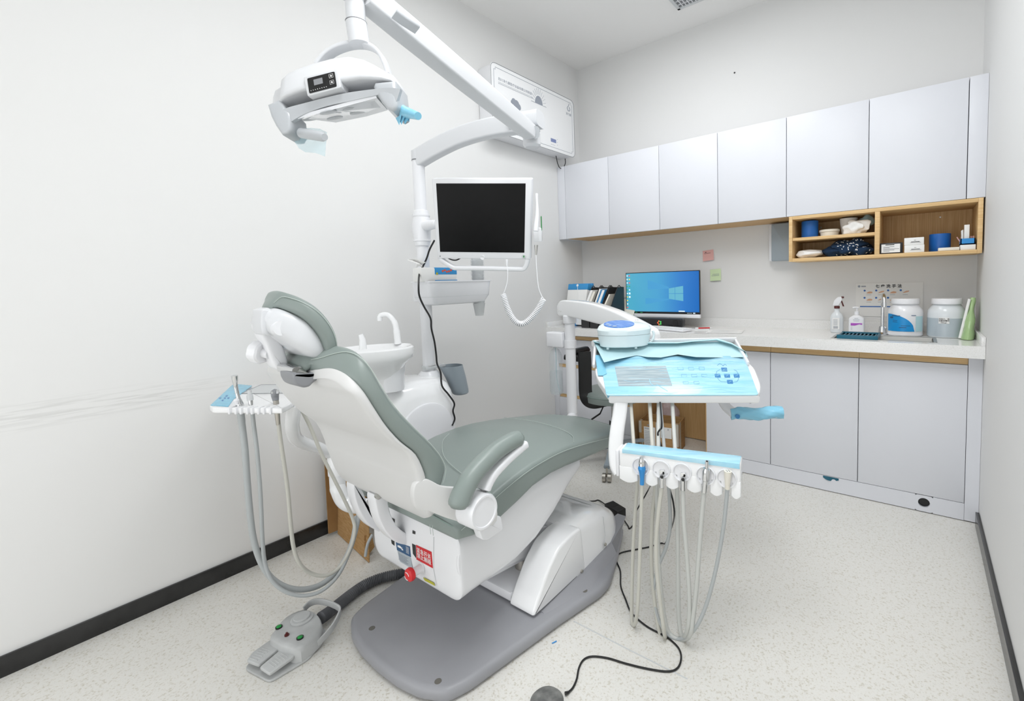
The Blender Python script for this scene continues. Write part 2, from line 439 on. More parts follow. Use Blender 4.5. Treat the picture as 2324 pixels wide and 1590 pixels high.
# ceiling vent at the top edge
t = thing('ceiling_vent', 'small square louvred air vent set in the ceiling', 'vent', (1.12, -.42, H-.012))
vx0, vx1, vy0, vy1 = 1.012, 1.36, -.62, -.272
f = MB()
for a in (((vx0, vy0), (vx1, vy0+.02)), ((vx0, vy1-.02), (vx1, vy1)), ((vx0, vy0), (vx0+.02, vy1)), ((vx1-.02, vy0), (vx1, vy1))):
    f.box((a[0][0], a[0][1], H-.012), (a[1][0], a[1][1], H-.0005), .002)
obj('vent_frame', f, 'lg', t)
f = MB(); x = vx0+.04
while x < vx1-.02: f.box((x, vy0+.02, H-.011), (x+.004, vy1-.02, H-.002)); x += .022
y = vy0+.06
while y < vy1-.03: f.box((vx0+.02, y, H-.008), (vx1-.02, y+.004, H-.002)); y += .04
obj('louvres', f, 'wpm', t)
obj('duct_opening', MB().box((vx0+.02, vy0+.02, H-.0018), (vx1-.02, vy1-.02, H-.0008)), 'dg', t)
tag(obj('wall_hole', MB().lathe([(0, -.003), (.005, -.003), (.006, 0)], (1.282, -.0005, 2.519), 'y', 10), 'blk'), 'tiny dark hole in the back wall above the cupboards', 'hole')  # black cap standing in for the dark of a small hole

# ================================================================== wall cupboards
FY, ZT, ZB = -.302, 2.0656, 1.511
XS = [.072, .469, .871, 1.270, 1.667, 2.064, 2.457]
names = ['white wall cupboard door nearest the left wall filler', 'white wall cupboard above the file holders, second from the left', 'white wall cupboard above the blue desktop monitor, third from the left',
         'white wall cupboard just left of the open oak shelf', 'white wall cupboard above the two-tier half of the oak shelf', 'white wall cupboard above the open right half of the oak shelf']
for i in range(6):
    a, b_ = XS[i], XS[i+1]
    t = thing('wall_cabinet', names[i], 'cabinet', ((a+b_)/2, FY, ZB), 'white wall cupboards in a row')
    obj('cabinet_body', MB().box((a+.0006, FY+.020, ZB+.003), (b_-.0006, -.001, ZT)), 'gap' if False else 'door', t)
    obj('cabinet_bottom', MB().box((a+.0006, FY+.02, ZB-.0005), (b_-.0006, -.001, ZB+.0028)), 'wood', t)
    dr = obj('door', MB().box((a+.0016, FY, ZB), (b_-.0016, FY+.018, ZT), .0012), 'door', t)
obj_ = tag(obj('filler_panel', MB().box((.001, FY, ZB), (.0708, FY+.018, ZT), .001).box((.001, FY+.018, ZB), (.0708, -.001, ZT)), 'door'), 'narrow white filler strip between wall cupboards and left wall', 'panel')
tag(obj('filler_panel', MB().box((2.4585, FY, ZB), (W-.0008, FY+.018, ZT), .001).box((2.4585, FY+.018, ZB), (W-.0008, -.001, ZT)), 'door'), 'narrow white filler strip between wall cupboards and right wall', 'panel')
# open oak shelf
t = thing('open_shelf', 'open oak shelf unit hanging under the white wall cupboards', 'shelf', (2.1, FY, 1.254))
sx0, sx1, sz0, sz1, sm = 1.681, 2.519, 1.254, ZB-.0015, 2.095
obj('side_panel', MB().box((sx0, FY, sz0), (sx0+.018, -.001, sz1), .0006), 'woodh', t)
obj('side_panel', MB().box((sx1-.018, FY, sz0), (sx1, -.001, sz1), .0006), 'woodh', t)
obj('divider', MB().box((sm, FY, sz0+.0185), (sm+.022, -.012, sz1-.0185), .0006), 'woodh', t)
obj('shelf_board', MB().box((sx0+.0185, FY, sz0), (sx1-.0185, -.001, sz0+.018), .0006), 'woodh', t)
obj('shelf_board', MB().box((sx0+.0185, FY, sz1-.018), (sx1-.0185, -.001, sz1), .0006), 'woodh', t)
obj('shelf_board', MB().box((sx0+.0185, FY+.004, 1.372), (sm-.0005, -.012, 1.388), .0006), 'woodh', t)
obj('back_panel', MB().box((sx0+.0185, -.011, sz0+.0185), (sx1-.0185, -.001, sz1-.0185)), 'woodd', t)
cap = MB()
for x_, z_ in ((1.80, 1.46), (2.37, 1.462)): cap.lathe([(0, -.0135), (.004, -.0132), (.005, -.0115)], (x_, 0, z_), 'y', 12)
obj('screw_cap', cap, 'nickel', t)
# dispenser on the wall
t = thing('towel_dispenser', 'blue-grey wall dispenser beside the left end of the oak shelf', 'dispenser', (1.6, -.0, 1.268))
p = rpoly([(-.1, 1.268), (-.001, 1.268), (-.001, 1.499), (-.1, 1.499)], .008)
obj('back_case', MB().box((1.512, -.060, 1.27), (1.672, -.001, 1.502), .006), 'wp', t)
obj('front_cover', MB().prism(rpoly([(1.536, 1.268), (1.674, 1.268), (1.674, 1.499), (1.536, 1.499)], .008), 'y', -.1, -.0755, .005), 'gunit', t)

# ================================================================== things on the oak shelf
def tub(name, cx, cy, r, z0, z1, m, label, cat, ridges=0):
    mb = MB().lathe([(0, z0), (r*.97, z0), (r, z0+.004), (r, z1-.004), (r*.98, z1), (0, z1)], (cx, cy, 0), 'z', 36)
    return tag(obj(name, mb, m), label, cat)
TP = sz0+.0185; MP = 1.3885
tub('sleeve_roll', 1.772, -.2, .044, MP, MP+.095, 'blue', 'blue cylinder roll on the upper left shelf of the oak unit', 'roll')
t = thing('lidded_tub', 'flat white round tub with lid on the upper left shelf', 'tub', (1.872, -.2, MP))
obj('tub', MB().lathe([(0, MP), (.044, MP), (.047, MP+.025), (0, MP+.025)], (1.872, -.2, 0), 'z', 32), 'cream', t)
obj('lid', MB().lathe([(0, MP+.0255), (.051, MP+.0255), (.051, MP+.036), (.048, MP+.0385), (0, MP+.0385)], (1.872, -.2, 0), 'z', 32), 'cream', t)
def blob(mb, c, r, seed, amp=.25, n=14, rough=3):
    rnd = random.Random(seed); ph = [(rnd.uniform(1, rough+2), rnd.uniform(1, rough+2), rnd.uniform(0, 6.3), rnd.uniform(.3, 1)) for _ in range(7)]
    rings = []
    for i in range(1, n):
        th = math.pi*i/n; ring = []
        for j in range(2*n):
            a = math.pi*j/n; s_ = 1+amp*sum(w*math.sin(k1*a*1.0//1*1+k2*th+p_+math.sin(k1*a)) for k1, k2, p_, w in ph)/3
            z = math.cos(th)*s_; z = max(z, -.92)
            ring.append((c[0]+r[0]*math.sin(th)*math.cos(a)*s_, c[1]+r[1]*math.sin(th)*math.sin(a)*s_, c[2]+r[2]*z))
        rings.append(ring)
    return mb.loft(rings)
def smoothblob(mb, c, r, seed, amp=.18, n=16):
    rnd = random.Random(seed); dirs = [(Vector((rnd.gauss(0, 1), rnd.gauss(0, 1), rnd.gauss(0, 1))).normalized(), rnd.uniform(3, 9), rnd.uniform(0, 6)) for _ in range(9)]
    rings = []
    for i in range(1, n):
        th = math.pi*i/n; ring = []
        for j in range(2*n):
            a = math.pi*j/n; v = Vector((math.sin(th)*math.cos(a), math.sin(th)*math.sin(a), math.cos(th)))
            s_ = 1+amp*sum(math.sin(v.dot(dd)*k+p_) for dd, k, p_ in dirs)/3
            ring.append((c[0]+r[0]*v.x*s_, c[1]+r[1]*v.y*s_, c[2]+r[2]*max(v.z*s_, -.95)))
        rings.append(ring)
    return mb.loft(rings)
t = thing('plastic_cup_bowl', 'white and green paper bowl on the upper left shelf', 'bowl', (1.972, -.17, MP))
obj('bowl_body', MB().lathe([(0, MP), (.032, MP), (.042, MP+.07), (.044, MP+.095), (.04, MP+.095), (.03, MP+.01), (0, MP+.01)], (1.962, -.16, 0), 'z', 28), 'paper', t)
tag(obj('crumpled_bag', smoothblob(MB(), (2.0, -.245, MP+.036), (.062, .028, .037), 5, .25), 'pbag'), 'crumpled white and green plastic bag in front of the paper bowl', 'bag')
tag(obj('clear_bag', smoothblob(MB(), (2.045, -.185, MP+.068), (.036, .035, .03), 8, .2), 'filmc'), 'crumpled clear plastic bag at the top right of the upper left shelf', 'bag')
tag(obj('white_pouch', smoothblob(MB(), (1.775, -.23, TP+.024), (.068, .05, .025), 11, .12), 'pbag'), 'small white plastic pouch lying on the lower left shelf', 'pouch')
t = thing('folded_cloth', 'dark navy cloth with white leaf pattern on the lower left shelf', 'cloth', (1.97, -.2, TP))
cb = MB(); smoothblob(cb, (1.975, -.19, TP+.048), (.095, .07, .048), 21, .16); smoothblob(cb, (1.90, -.2, TP+.03), (.06, .06, .032), 23, .12); smoothblob(cb, (2.03, -.215, TP+.025), (.052, .05, .026), 29, .12)
obj('cloth', cb, 'navyc', t)
lf = MB(); rnd = random.Random(3)
import itertools
from mathutils.bvhtree import BVHTree
clo = bpy.data.objects['cloth']; bv = BVHTree.FromPolygons([v.co+OFF[clo.name] for v in clo.data.vertices], [p.vertices[:] for p in clo.data.polygons])
for _ in range(46):
    ox, oz = rnd.uniform(1.91, 2.075), rnd.uniform(TP+.005, TP+.09)
    hit, nn, _i, _d = bv.ray_cast(Vector((ox, -.5, oz)), Vector((0, 1, 0)))
    if hit is None: continue
    a_ = rnd.uniform(0, 3.1); mt = frame(hit+nn*.0012, Vector((math.cos(a_), 0, math.sin(a_))).cross(nn), nn.orthogonal())
    x_ = Vector((math.cos(a_), 0, math.sin(a_))); x_ = (x_-nn*x_.dot(nn)).normalized(); y_ = nn.cross(x_)
    mt = Matrix(((x_.x, y_.x, nn.x, hit.x+nn.x*.001), (x_.y, y_.y, nn.y, hit.y+nn.y*.001), (x_.z, y_.z, nn.z, hit.z+nn.z*.001), (0, 0, 0, 1)))
    lf.prism([(.005*math.cos(q), .0022*math.sin(q)) for q in [k*math.pi/5 for k in range(10)]], 'z', -.0006, .0006, mt=mt)
o = obj('leaf_print', lf, 'white_ink', t); o['kind'] = 'stuff'
def carton(name, a, b_, m, label, cat, marks=None, group=None):
    t = thing(name, label, cat, ((a[0]+b_[0])/2, (a[1]+b_[1])/2, a[2]), group)
    obj('carton', MB().box(a, b_, .0015), m, t)
    mk = MB()
    for (x0, x1, z0, z1) in (marks or []):
        dx = b_[0]-a[0]; dz = b_[2]-a[2]
        mk.box((a[0]+dx*x0, a[1]-.0006, a[2]+dz*z0), (a[0]+dx*x1, a[1]+.0002, a[2]+dz*z1))
    return t, mk
t, mk = carton('black_carton', (2.118, -.29, TP), (2.214, -.215, TP+.055), 'blk', 'black box with white label on the right half of the shelf', 'box', [(.07, .9, .1, .88)])
obj('paper_label', mk, 'paper', t)
mk = MB()
for k in range(5): mk.box((2.133, -.2912, TP+.012+k*.0055), (2.16+.02*(k % 3), -.2907, TP+.0135+k*.0055))
mk.box((2.142, -.2912, TP+.043), (2.18, -.2907, TP+.047)); obj('label_print', mk, 'black_ink', t)
bw = [(.35, .78, .4, .47), (.5, .6, .62, .66), (.3, .85, .3, .33)]
t, mk = carton('white_carton', (2.222, -.295, TP), (2.303, -.215, TP+.037), 'paper', 'small white carton with dark print, lower of the two stacked', 'box', bw, 'small white cartons stacked on the shelf'); obj('carton_print', mk, 'black_ink', t)
t, mk = carton('white_carton', (2.221, -.293, TP+.0375), (2.301, -.213, TP+.074), 'paper', 'small white carton with dark print, upper of the two stacked', 'box', bw, 'small white cartons stacked on the shelf'); obj('carton_print', mk, 'black_ink', t)
tub('sleeve_roll', 2.366, -.175, .044, TP, TP+.09, 'blue', 'blue cylinder roll standing on the right half of the oak shelf', 'roll')
tag(obj('white_packet', MB().box((2.357, -.292, TP), (2.438, -.232, TP+.016), .003), 'cream'), 'flat white packet leaning before the blue roll on the right shelf', 'packet')
t = thing('sundries_box', 'bright blue open box on a white base at the shelf end', 'box', (2.466, -.25, TP))
obj('white_base', MB().box((2.441, -.288, TP), (2.497, -.2, TP+.0245), .001), 'paper', t)
obj('blue_box', MB().box((2.441, -.288, TP+.025), (2.495, -.284, TP+.054)).box((2.441, -.204, TP+.025), (2.495, -.2, TP+.054)).box((2.441, -.288, TP+.025), (2.445, -.2, TP+.054)).box((2.491, -.288, TP+.025), (2.495, -.2, TP+.054)).box((2.441, -.288, TP+.025), (2.495, -.2, TP+.03)), 'teal' if False else 'blues', t)
tag(obj('tall_carton', MB().box((2.455, -.27, TP+.0305), (2.474, -.25, TP+.12), .001), 'paper'), 'tall thin white carton standing in the bright blue box', 'box')
tag(obj('tissue_sachet', MB().prism(rpoly([(2.447, TP+.04), (2.455, TP+.04), (2.453, TP+.1), (2.444, TP+.095)], .003), 'y', -.248, -.235, .002), 'paper'), 'small white sachet poking out of the bright blue box', 'sachet')
for k, (x_, dx) in enumerate(((2.448, -.018), (2.452, -.006), (2.478, .008), (2.484, -.004), (2.488, .003))):
    tag(obj('cotton_stick', MB().cyl((x_, -.225-.006*k, TP+.032), (x_+dx, -.23-.006*k, TP+.066), .0022, 8), 'pinkn'), 'pale pink stick poking out of the bright blue box', 'stick', 'pink sticks in the blue box')

# ================================================================== counter and base cabinets
CY, CZ, CT = -.499, .84, .056
sxa, sxb, sya, syb = 1.93, 2.345, -.435, -.245
mb = MB().box((.0008, CY, CZ-CT), (sxa, -.001, CZ)).box((sxb, CY, CZ-CT), (W-.001, -.001, CZ)).box((sxa, CY, CZ-CT), (sxb, sya, CZ)).box((sxa, syb, CZ-CT), (sxb, -.001, CZ))
mb.box((.001, -.016, CZ), (W-.001, -.001, CZ+.055)).box((.001, CY, CZ), (.016, -.016, CZ+.034), .001).box((W-.016, CY, CZ), (W-.001, -.016, CZ+.040), .001)
tag(obj('worktop', mb, 'quartz'), 'long white quartz worktop running along the back wall', 'worktop')
t = thing('sink', 'stainless steel sink sunk in the right end of the worktop', 'sink', (2.13, -.34, CZ-.16))
mb = MB()
for a, b_ in (((sxa-.014, sya-.014, CZ), (sxb+.014, sya, CZ+.0018)), ((sxa-.014, syb, CZ), (sxb+.014, syb+.014, CZ+.0018)), ((sxa-.014, sya, CZ), (sxa, syb, CZ+.0018)), ((sxb, sya, CZ), (sxb+.014, syb, CZ+.0018))): mb.box(a, b_)
obj('sink_rim', mb, 'steel', t)
mb = MB()
def _bs(z_, i_): return [(sxa+i_, sya+i_*2.2, z_), (sxb-i_, sya+i_*2.2, z_), (sxb-i_, syb-i_, z_), (sxa+i_, syb-i_, z_)]
mb.loft([_bs(CZ+.0005, .0006), _bs(CZ-.05, .012), _bs(CZ-.09, .022), _bs(CZ-.13, .024), _bs(CZ-.128, .026), _bs(CZ-.05, .0145), _bs(CZ+.0005, .003)], (False, False)).loft([_bs(CZ-.13, .024), _bs(CZ-.128, .024)])
for a, b_ in ()and (((sxa, sya, CZ-.16), (sxb, sya+.002, CZ)), ((sxa, syb-.002, CZ-.16), (sxb, syb, CZ)), ((sxa, sya, CZ-.16), (sxa+.002, syb, CZ)), ((sxb-.002, sya, CZ-.16), (sxb, syb, CZ)), ((sxa, sya, CZ-.16), (sxb, syb, CZ-.158))): mb.box(a, b_)
obj('basin', mb, 'steel', t)
t = thing('drain_rack', 'teal plastic drain rack lying across the left end of the sink', 'rack', (2.02, -.36, CZ))
mb = MB(); mb.box((1.945, -.455, CZ+.002), (2.125, -.44, CZ+.022), .002).box((1.945, -.25, CZ+.002), (2.125, -.236, CZ+.018), .002).box((1.945, -.44, CZ+.002), (1.955, -.25, CZ+.016), .002).box((2.115, -.44, CZ+.002), (2.125, -.25, CZ+.016), .002)
obj('rack_frame', mb, 'teal', t)
mb = MB()
for k in range(9): mb.box((1.965+k*.0175, -.44, CZ+.004), (1.972+k*.0175, -.25, CZ+.012))
obj('rack_bars', mb, 'teal', t)
# swan-neck tap
t = thing('kitchen_tap', 'curved chrome swan-neck tap behind the sink', 'tap', (2.128, -.17, CZ))
obj('tap_base', MB().lathe([(0, CZ), (.026, CZ), (.026, CZ+.006), (.018, CZ+.014), (.015, CZ+.045), (.0, CZ+.045)], (2.128, -.17, 0), 'z', 24), 'chrome', t)
obj('spout', MB().tube(cr([(2.128, -.17, CZ+.04), (2.128, -.17, CZ+.12), (2.128, -.17, CZ+.175), (2.13, -.185, CZ+.208), (2.134, -.215, CZ+.218), (2.138, -.245, CZ+.205), (2.14, -.257, CZ+.18)], 6), .0085, 14), 'chrome', t)
obj('aerator', MB().cyl((2.14, -.257, CZ+.182), (2.1405, -.2585, CZ+.155), .0105, 16), 'chrome', t)
obj('lever', MB().tube([(2.14, -.17, CZ+.03), (2.16, -.175, CZ+.05), (2.172, -.178, CZ+.085)], [.006, .005, .004], 10), 'chrome', t)
# base cabinets
BY, ZK, ZD = -.42, .085, .740
def base(name, a, b_, label, doors):
    t = thing(name, label, 'cabinet', ((a+b_)/2, BY, 0), 'white base cabinets under the worktop')
    obj('cabinet_body', MB().box((a+.0005, BY+.020, .0), (b_-.0005, -.018, CZ-CT-.001)), 'door', t)
    obj('recess_strip', MB().box((a+.0005, BY+.010, ZD+.002), (b_-.0005, BY+.0195, CZ-CT-.001)), 'woodh', t)
    for x0, x1, z0, z1 in doors:
        obj('door' if z1-z0 > .3 else 'drawer', MB().box((x0+.0015, BY, z0), (x1-.0015, BY+.018, z1), .001), 'door', t)
    return t
DZ = ZK+.0022
t = base('base_cabinet', 1.226, 1.609, 'white base cabinet beside the knee space, left of the plumbing doors', [(1.226, 1.609, DZ, ZD)])
t = base('base_cabinet', 1.6095, 2.0426, 'white base cabinet under the left half of the sink', [(1.6095, 2.0426, DZ, ZD)])
t = base('base_cabinet', 2.043, 2.474, 'white base cabinet under the right half of the sink', [(2.043, 2.474, DZ, ZD)])
# plinth with a round pipe hole
hx, hz, hr = 2.323, .048, .0235
mb = MB().box((1.226, BY, .004), (hx-.035, BY+.016, ZK)).box((hx+.035, BY, .004), (2.4735, BY+.016, ZK))
ring_o = []; ring_i = []
for k in range(32):
    a_ = 2*math.pi*k/32; c_, s_ = math.cos(a_), math.sin(a_); q = 1/max(abs(c_)/.035, abs(s_)/(.0405))
    ring_o.append((hx+c_*q, hz-.0035+s_*q)); ring_i.append((hx+hr*c_, hz+hr*s_))
mb.loft([[(p[0], BY, p[1]) for p in ring_i], [(p[0], BY, p[1]) for p in ring_o]], (False, False))
mb.loft([[(p[0], BY, p[1]) for p in ring_i], [(p[0], BY+.014, p[1]) for p in ring_i]], (False, False))
tag(obj('plinth_board', mb, 'door'), 'long white plinth board with a round pipe hole near the floor', 'plinth')
tag(obj('drain_pipe', MB().cyl((hx, BY+.0165, hz-.004), (hx, BY+.0195, hz-.004), hr*.96, 24), 'blk'), 'dark pipe end inside the round plinth hole', 'pipe')
tag(obj('filler_panel', MB().box((2.4745, BY-.001, .006), (W-.0008, BY+.017, CZ-CT-.001)), 'door'), 'white filler strip between base cabinets and right wall', 'panel')
g = MB().grid(lambda u, v: (1.882+.075*u, BY-.002-.004*math.sin(u*7)*v, .084-v*(.010+.012*math.sin(math.pi*u))), 10, 3, 0)
tag(obj('green_scrap', g, 'teal'), 'green plastic scrap caught under the sink cabinet door', 'scrap')
# drawer unit and knee space on the left
t = thing('drawer_unit', 'white drawer unit under the left end of the worktop', 'cabinet', (.35, BY, 0))
obj('cabinet_body', MB().box((.001, BY+.020, .004), (.680, -.018, CZ-CT-.001)), 'door', t)
obj('end_panel', MB().box((.6805, BY+.002, .004), (.690, -.018, CZ-CT-.001)), 'woodd', t)
obj('filler_strip', MB().box((.001, BY, .004), (.0465, BY+.0195, CZ-CT-.001), .001), 'door', t)
for z0, z1 in ((.552, .740), (.318, .524), (.09, .290)):
    dr = obj('drawer', MB().box((.048, BY, z0), (.690, BY+.0195, z1), .001), 'door', t)
    obj('finger_recess', MB().box((.048, BY+.010, z1+.0015), (.690, BY+.0195, z1+.0265)), 'woodh', t)
obj('kick_board', MB().box((.048, BY+.002, .005), (.690, BY+.0195, .0885)), 'door', t)
tag(obj('oak_board', MB().box((.6905, -.017, .006), (1.2255, -.001, CZ-CT-.001)), 'woodd'), 'oak back panel of the open knee space under the worktop', 'panel')
tag(obj('oak_board', MB().box((1.2145, -.40, .006), (1.2252, -.018, CZ-CT-.001)), 'woodd'), 'oak side panel closing the right of the knee space', 'panel')

# cardboard box in the knee space
ux = Vector((.985, .17, 0)).normalized(); uy = Vector((-ux.y, ux.x, 0))
ob = Vector((.735, -.40, 0)); Lx, Ly, Lz = .275, .18, .205
Mx = Matrix(((ux.x, uy.x, 0, ob.x), (ux.y, uy.y, 0, ob.y), (0, 0, 1, 0), (0, 0, 0, 1)))
t = thing('cardboard_box', 'open brown cardboard box with shipping labels in the knee space', 'box', tuple(ob))
e_ = .004
mb = MB()
for a, b_ in (((0, 0, .001), (Lx, e_, Lz)), ((0, Ly-e_, .001), (Lx, Ly, Lz)), ((0, 0, .001), (e_, Ly, Lz)), ((Lx-e_, 0, .001), (Lx, Ly, Lz)), ((0, 0, .001), (Lx, Ly, e_))): mb.box(a, b_, mt=Mx)
obj('box_walls', mb, 'cbx', t)
obj('paper_label', MB().box((.035, -.0012, .03), (.115, .0002, .165), mt=Mx), 'paper', t)
obj('paper_label', MB().box((.155, -.0012, .10), (.23, .0002, .175), mt=Mx), 'paper', t)
mk = MB()
for k in range(9): mk.box((.042, -.002, .045+k*.011), (.075+.03*((k*7) % 3)/2, -.0013, .0475+k*.011), mt=Mx)
for k in range(7): mk.box((.042+k*.0045, -.002, .148), (.0442+k*.0045, -.0013, .16), mt=Mx)
mk.box((.20, -.002, .16), (.213, -.0013, .1625), mt=Mx@Matrix.Translation((.2065, 0, .161))@Matrix.Rotation(.9, 4, 'Y')@Matrix.Translation((-.2065, 0, -.161)))
mk.box((.20, -.002, .16), (.213, -.0013, .1625), mt=Mx@Matrix.Translation((.2065, 0, .161))@Matrix.Rotation(-.9, 4, 'Y')@Matrix.Translation((-.2065, 0, -.161)))
mk.box((.06, -.002, .175), (.10, -.0013, .182), mt=Mx)
obj('box_print', mk, 'grey_ink', t)
for a, b2 in (((-.001, -.0016, .12), (.018, .03, .203)), ((Lx-.02, -.0016, 0.05), (Lx+.001, .025, .203)), ((.12, -.0016, .04), (.145, -.0004, .203)), ((Lx, .04, .02), (Lx+.001, .07, .203))):
    obj('packing_tape', MB().box(a, b2, mt=Mx), 'tape', t)
t = thing('plastic_bag', 'crumpled pinkish plastic bag standing behind the cardboard box', 'bag', (.8, -.17, 0))
obj('bag_body', smoothblob(MB(), (.80, -.125, .13), (.095, .065, .15), 31, .2, 20), 'pink_bag', t)
t = thing('wire_basket', 'grey metal basket on the floor left of the cardboard box', 'basket', (.71, -.46, 0))
mb = MB()
for z_ in (.012, .035): mb.tube([(.60, -.52, z_), (.72, -.52, z_), (.72, -.43, z_), (.60, -.43, z_), (.60, -.52, z_)], .003, 8)
for k in range(5): mb.cyl((.60+.03*k, -.52, .003), (.60+.03*k, -.52, .035), .002, 8)
obj('wire_frame', mb, 'nickel', t)

# ================================================================== things on the worktop, left to right
# carrier bag leaning in the corner
t = thing('carrier_bag', 'white paper carrier bag with blue top edge leaning in the corner', 'bag', (.17, -.3, CZ))
Mb = frame((.10, -.335, CZ+.003), (1, -.06, 0), (-.12, .22, 1))
obj('bag_body', MB().box((-.025, .002, -.035), (.17, .272, .035), .004, mt=Mb), 'paper', t)
obj('bag_flap', MB().box((-.03, .2725, -.037), (.172, .33, -.02+.001), .003, mt=Mb@Matrix.Rotation(0, 4, 'X')).box((-.0265, .272, -.034), (.1715, .318, .034), .004, mt=Mb), 'skyblue', t)
obj('string', MB().tube(cr([Mb@Vector(p) for p in ((.07, .31, .037), (.085, .24, .038), (.10, .18, .038), (.13, .10, .037))], 6), .0018, 8).lathe([(0, 0), (.010, 0), (.010, .002), (0, .002)], (0, 0, 0), 'z', 16, mt=Mb@Matrix.Translation((.07, .305, .0345))), 'white_ink', t)
mk = MB(); mk.lathe([(.006, 0), (.010, 0), (.010, .0012), (.006, .0012)], (0, 0, 0), 'z', 18, mt=Mb@Matrix.Translation((.075, .165, .0348)))
for k in range(4): mk.box((.092+k*.014, .160, .0348), (.102+k*.014, .174, .036), mt=Mb); mk.box((.075+k*.017, .10, .0348), (.087+k*.017, .108, .036), mt=Mb); mk.box((.075+k*.017, .115, .0348), (.087+k*.017, .122, .036), mt=Mb)
obj('bag_print', mk, 'blues', t)
# three magazine files
def pfile(x0, y1, label, contents):
    t = thing('magazine_file', label, 'file holder', (x0+.03, y1-.12, CZ), 'black wire magazine files')
    y0 = y1-.235; z0 = CZ+.001; zt = CZ+.285
    poly = [(y0, z0), (y1, z0), (y1, zt), (y1-.09, zt), (y0, z0+.075)]
    for xx in (x0, x0+.068): obj('side_panel', MB().prism(rpoly(poly, .01), 'x', xx, xx+.0015), 'mesh', t)
    obj('back_panel', MB().box((x0+.0016, y1-.0015, z0), (x0+.0679, y1, zt)).box((x0+.0016, y0, z0), (x0+.0679, y1-.002, z0+.0015)).box((x0+.0016, y0, z0+.0016), (x0+.0679, y0+.0015, z0+.075)), 'mesh', t)
    rim = MB().tube(cr([(x0+.001, y0, z0+.075), (x0+.001, y1-.09, zt), (x0+.001, y1-.045, zt+.003), (x0+.001, y1-.002, zt)], 5), .003, 8).tube(cr([(x0+.069, y0, z0+.075), (x0+.069, y1-.09, zt), (x0+.069, y1-.045, zt+.003), (x0+.069, y1-.002, zt)], 5), .003, 8)
    rim.cyl((x0, y1-.09, zt+.002), (x0+.07, y1-.09, zt+.002), .003, 8).cyl((x0, y1-.002, zt), (x0+.07, y1-.002, zt), .003, 8)
    obj('wire_rim', rim, 'rub', t)
    for k, (dx, w, m, hgt) in enumerate(contents):
        tag(obj('booklet', MB().prism([(y0+.005, z0+.003), (y1-.004, z0+.003), (y1-.004, hgt+CZ), (y1-.115, hgt+CZ), (y0+.005, z0+.11)], 'x', x0+dx, x0+dx+w), m), {'paper': 'white document booklet', 'skyblue': 'thin blue booklet', 'cream': 'off-white booklet'}[m]+(', %s from left,' % ['first', 'second', 'third', 'fourth'][k])+' in '+label.replace('black wire ', 'the '), 'booklet', 'booklets in the magazine files')
pfile(.30, -.215, 'black wire magazine file nearest the carrier bag', [(.006, .02, 'paper', .27), (.03, .02, 'cream', .26)])
pfile(.385, -.225, 'black wire magazine file in the middle of three', [(.008, .012, 'paper', .28), (.024, .005, 'skyblue', .275), (.033, .02, 'paper', .27), (.056, .004, 'skyblue', .27)])
pfile(.47, -.235, 'black wire magazine file nearest the desk calendar', [(.01, .012, 'cream', .24)])
tag(obj('small_blue_box', MB().box((.12, -.40, CZ+.001), (.19, -.33, CZ+.075), .003), 'blues'), 'small blue carton on the worktop behind the tray post', 'box')
for k in range(4): tag(obj('paper_sheet', MB().box((.50-.004*k, -.485+.003*k, CZ+.0012+.0042*k), (.62-.004*k, -.36+.003*k, CZ+.005+.0042*k)), 'paper'), ['lowest', 'second lowest', 'second highest', 'topmost'][k]+' white sheet of the small paper pile behind the ultrasonic device', 'paper', 'papers piled by the files')
# desk calendar
t = thing('desk_calendar', 'white spiral desk calendar left of the computer monitor', 'calendar', (.535, -.18, CZ))
Mc = frame((.535, -.185, CZ+.001), (1, .1, 0), (0, .18, 1))@Matrix.Diagonal((.85, 1.25, 1, 1))
obj('page', MB().box((-.085, 0, -.001), (.085, .165, .001), mt=Mc), 'paper', t)
obj('easel_back', MB().box((-.085, 0, -.001), (.085, .165, .0005), mt=Mc@Matrix.Translation((0, .165, 0))@Matrix.Rotation(math.radians(-32), 4, 'X')@Matrix.Translation((0, -.165, -.003))), 'cream', t)
mk = MB()
for k in range(24): mk.box((-.082+k*.007, .158, -.002), (-.079+k*.007, .168, .002), mt=Mc)
for r_ in range(3):
    for k in range(3): mk.box((-.055+k*.045, .03+r_*.04, .001), (-.035+k*.045, .032+r_*.04, .0016), mt=Mc)
mk.box((-.075, .15, .001), (-.05, .1525, .0016), mt=Mc)
obj('spiral_and_print', mk, 'grey_ink', t)
obj('flower_print', MB().box((-.07, .105, .001), (-.045, .12, .0016), mt=Mc), 'purple', t)
obj('sticky_print', MB().box((-.067, .088, .001), (-.05, .103, .0016), mt=Mc), 'yellow', t)
obj('green_print', MB().box((-.05, .052, .001), (-.02, .058, .0016), mt=Mc).box((-.005, .052, .001), (.04, .058, .0016), mt=Mc), 'green', t)
# computer monitor
t = thing('computer_monitor', 'flat computer monitor showing a blue desktop on the worktop', 'monitor', (.82, -.2, CZ))
my = -.205; mx0, mx1, mz0, mz1 = .541, 1.107, .934, 1.229
obj('rear_shell', MB().box((mx0, my+.0022, mz0), (mx1, my+.02, mz1), .003).box((.70, my+.02, mz0+.02), (.95, my+.05, mz1-.08), .01), 'blk', t)
s_ = obj('screen', MB().box((mx0+.003, my, mz0+.014), (mx1-.003, my+.0015, mz1-.004)), 'desk', t)
obj('bezel', MB().box((mx0-.001, my-.0006, mz1-.004), (mx1+.001, my+.003, mz1+.001)).box((mx0-.001, my-.0006, mz0-.002), (mx0+.003, my+.003, mz1)).box((mx1-.003, my-.0006, mz0-.002), (mx1+.001, my+.003, mz1)).box((mx0, my-.0007, mz0-.001), (mx1, my+.003, mz0+.013)), 'blk', t)
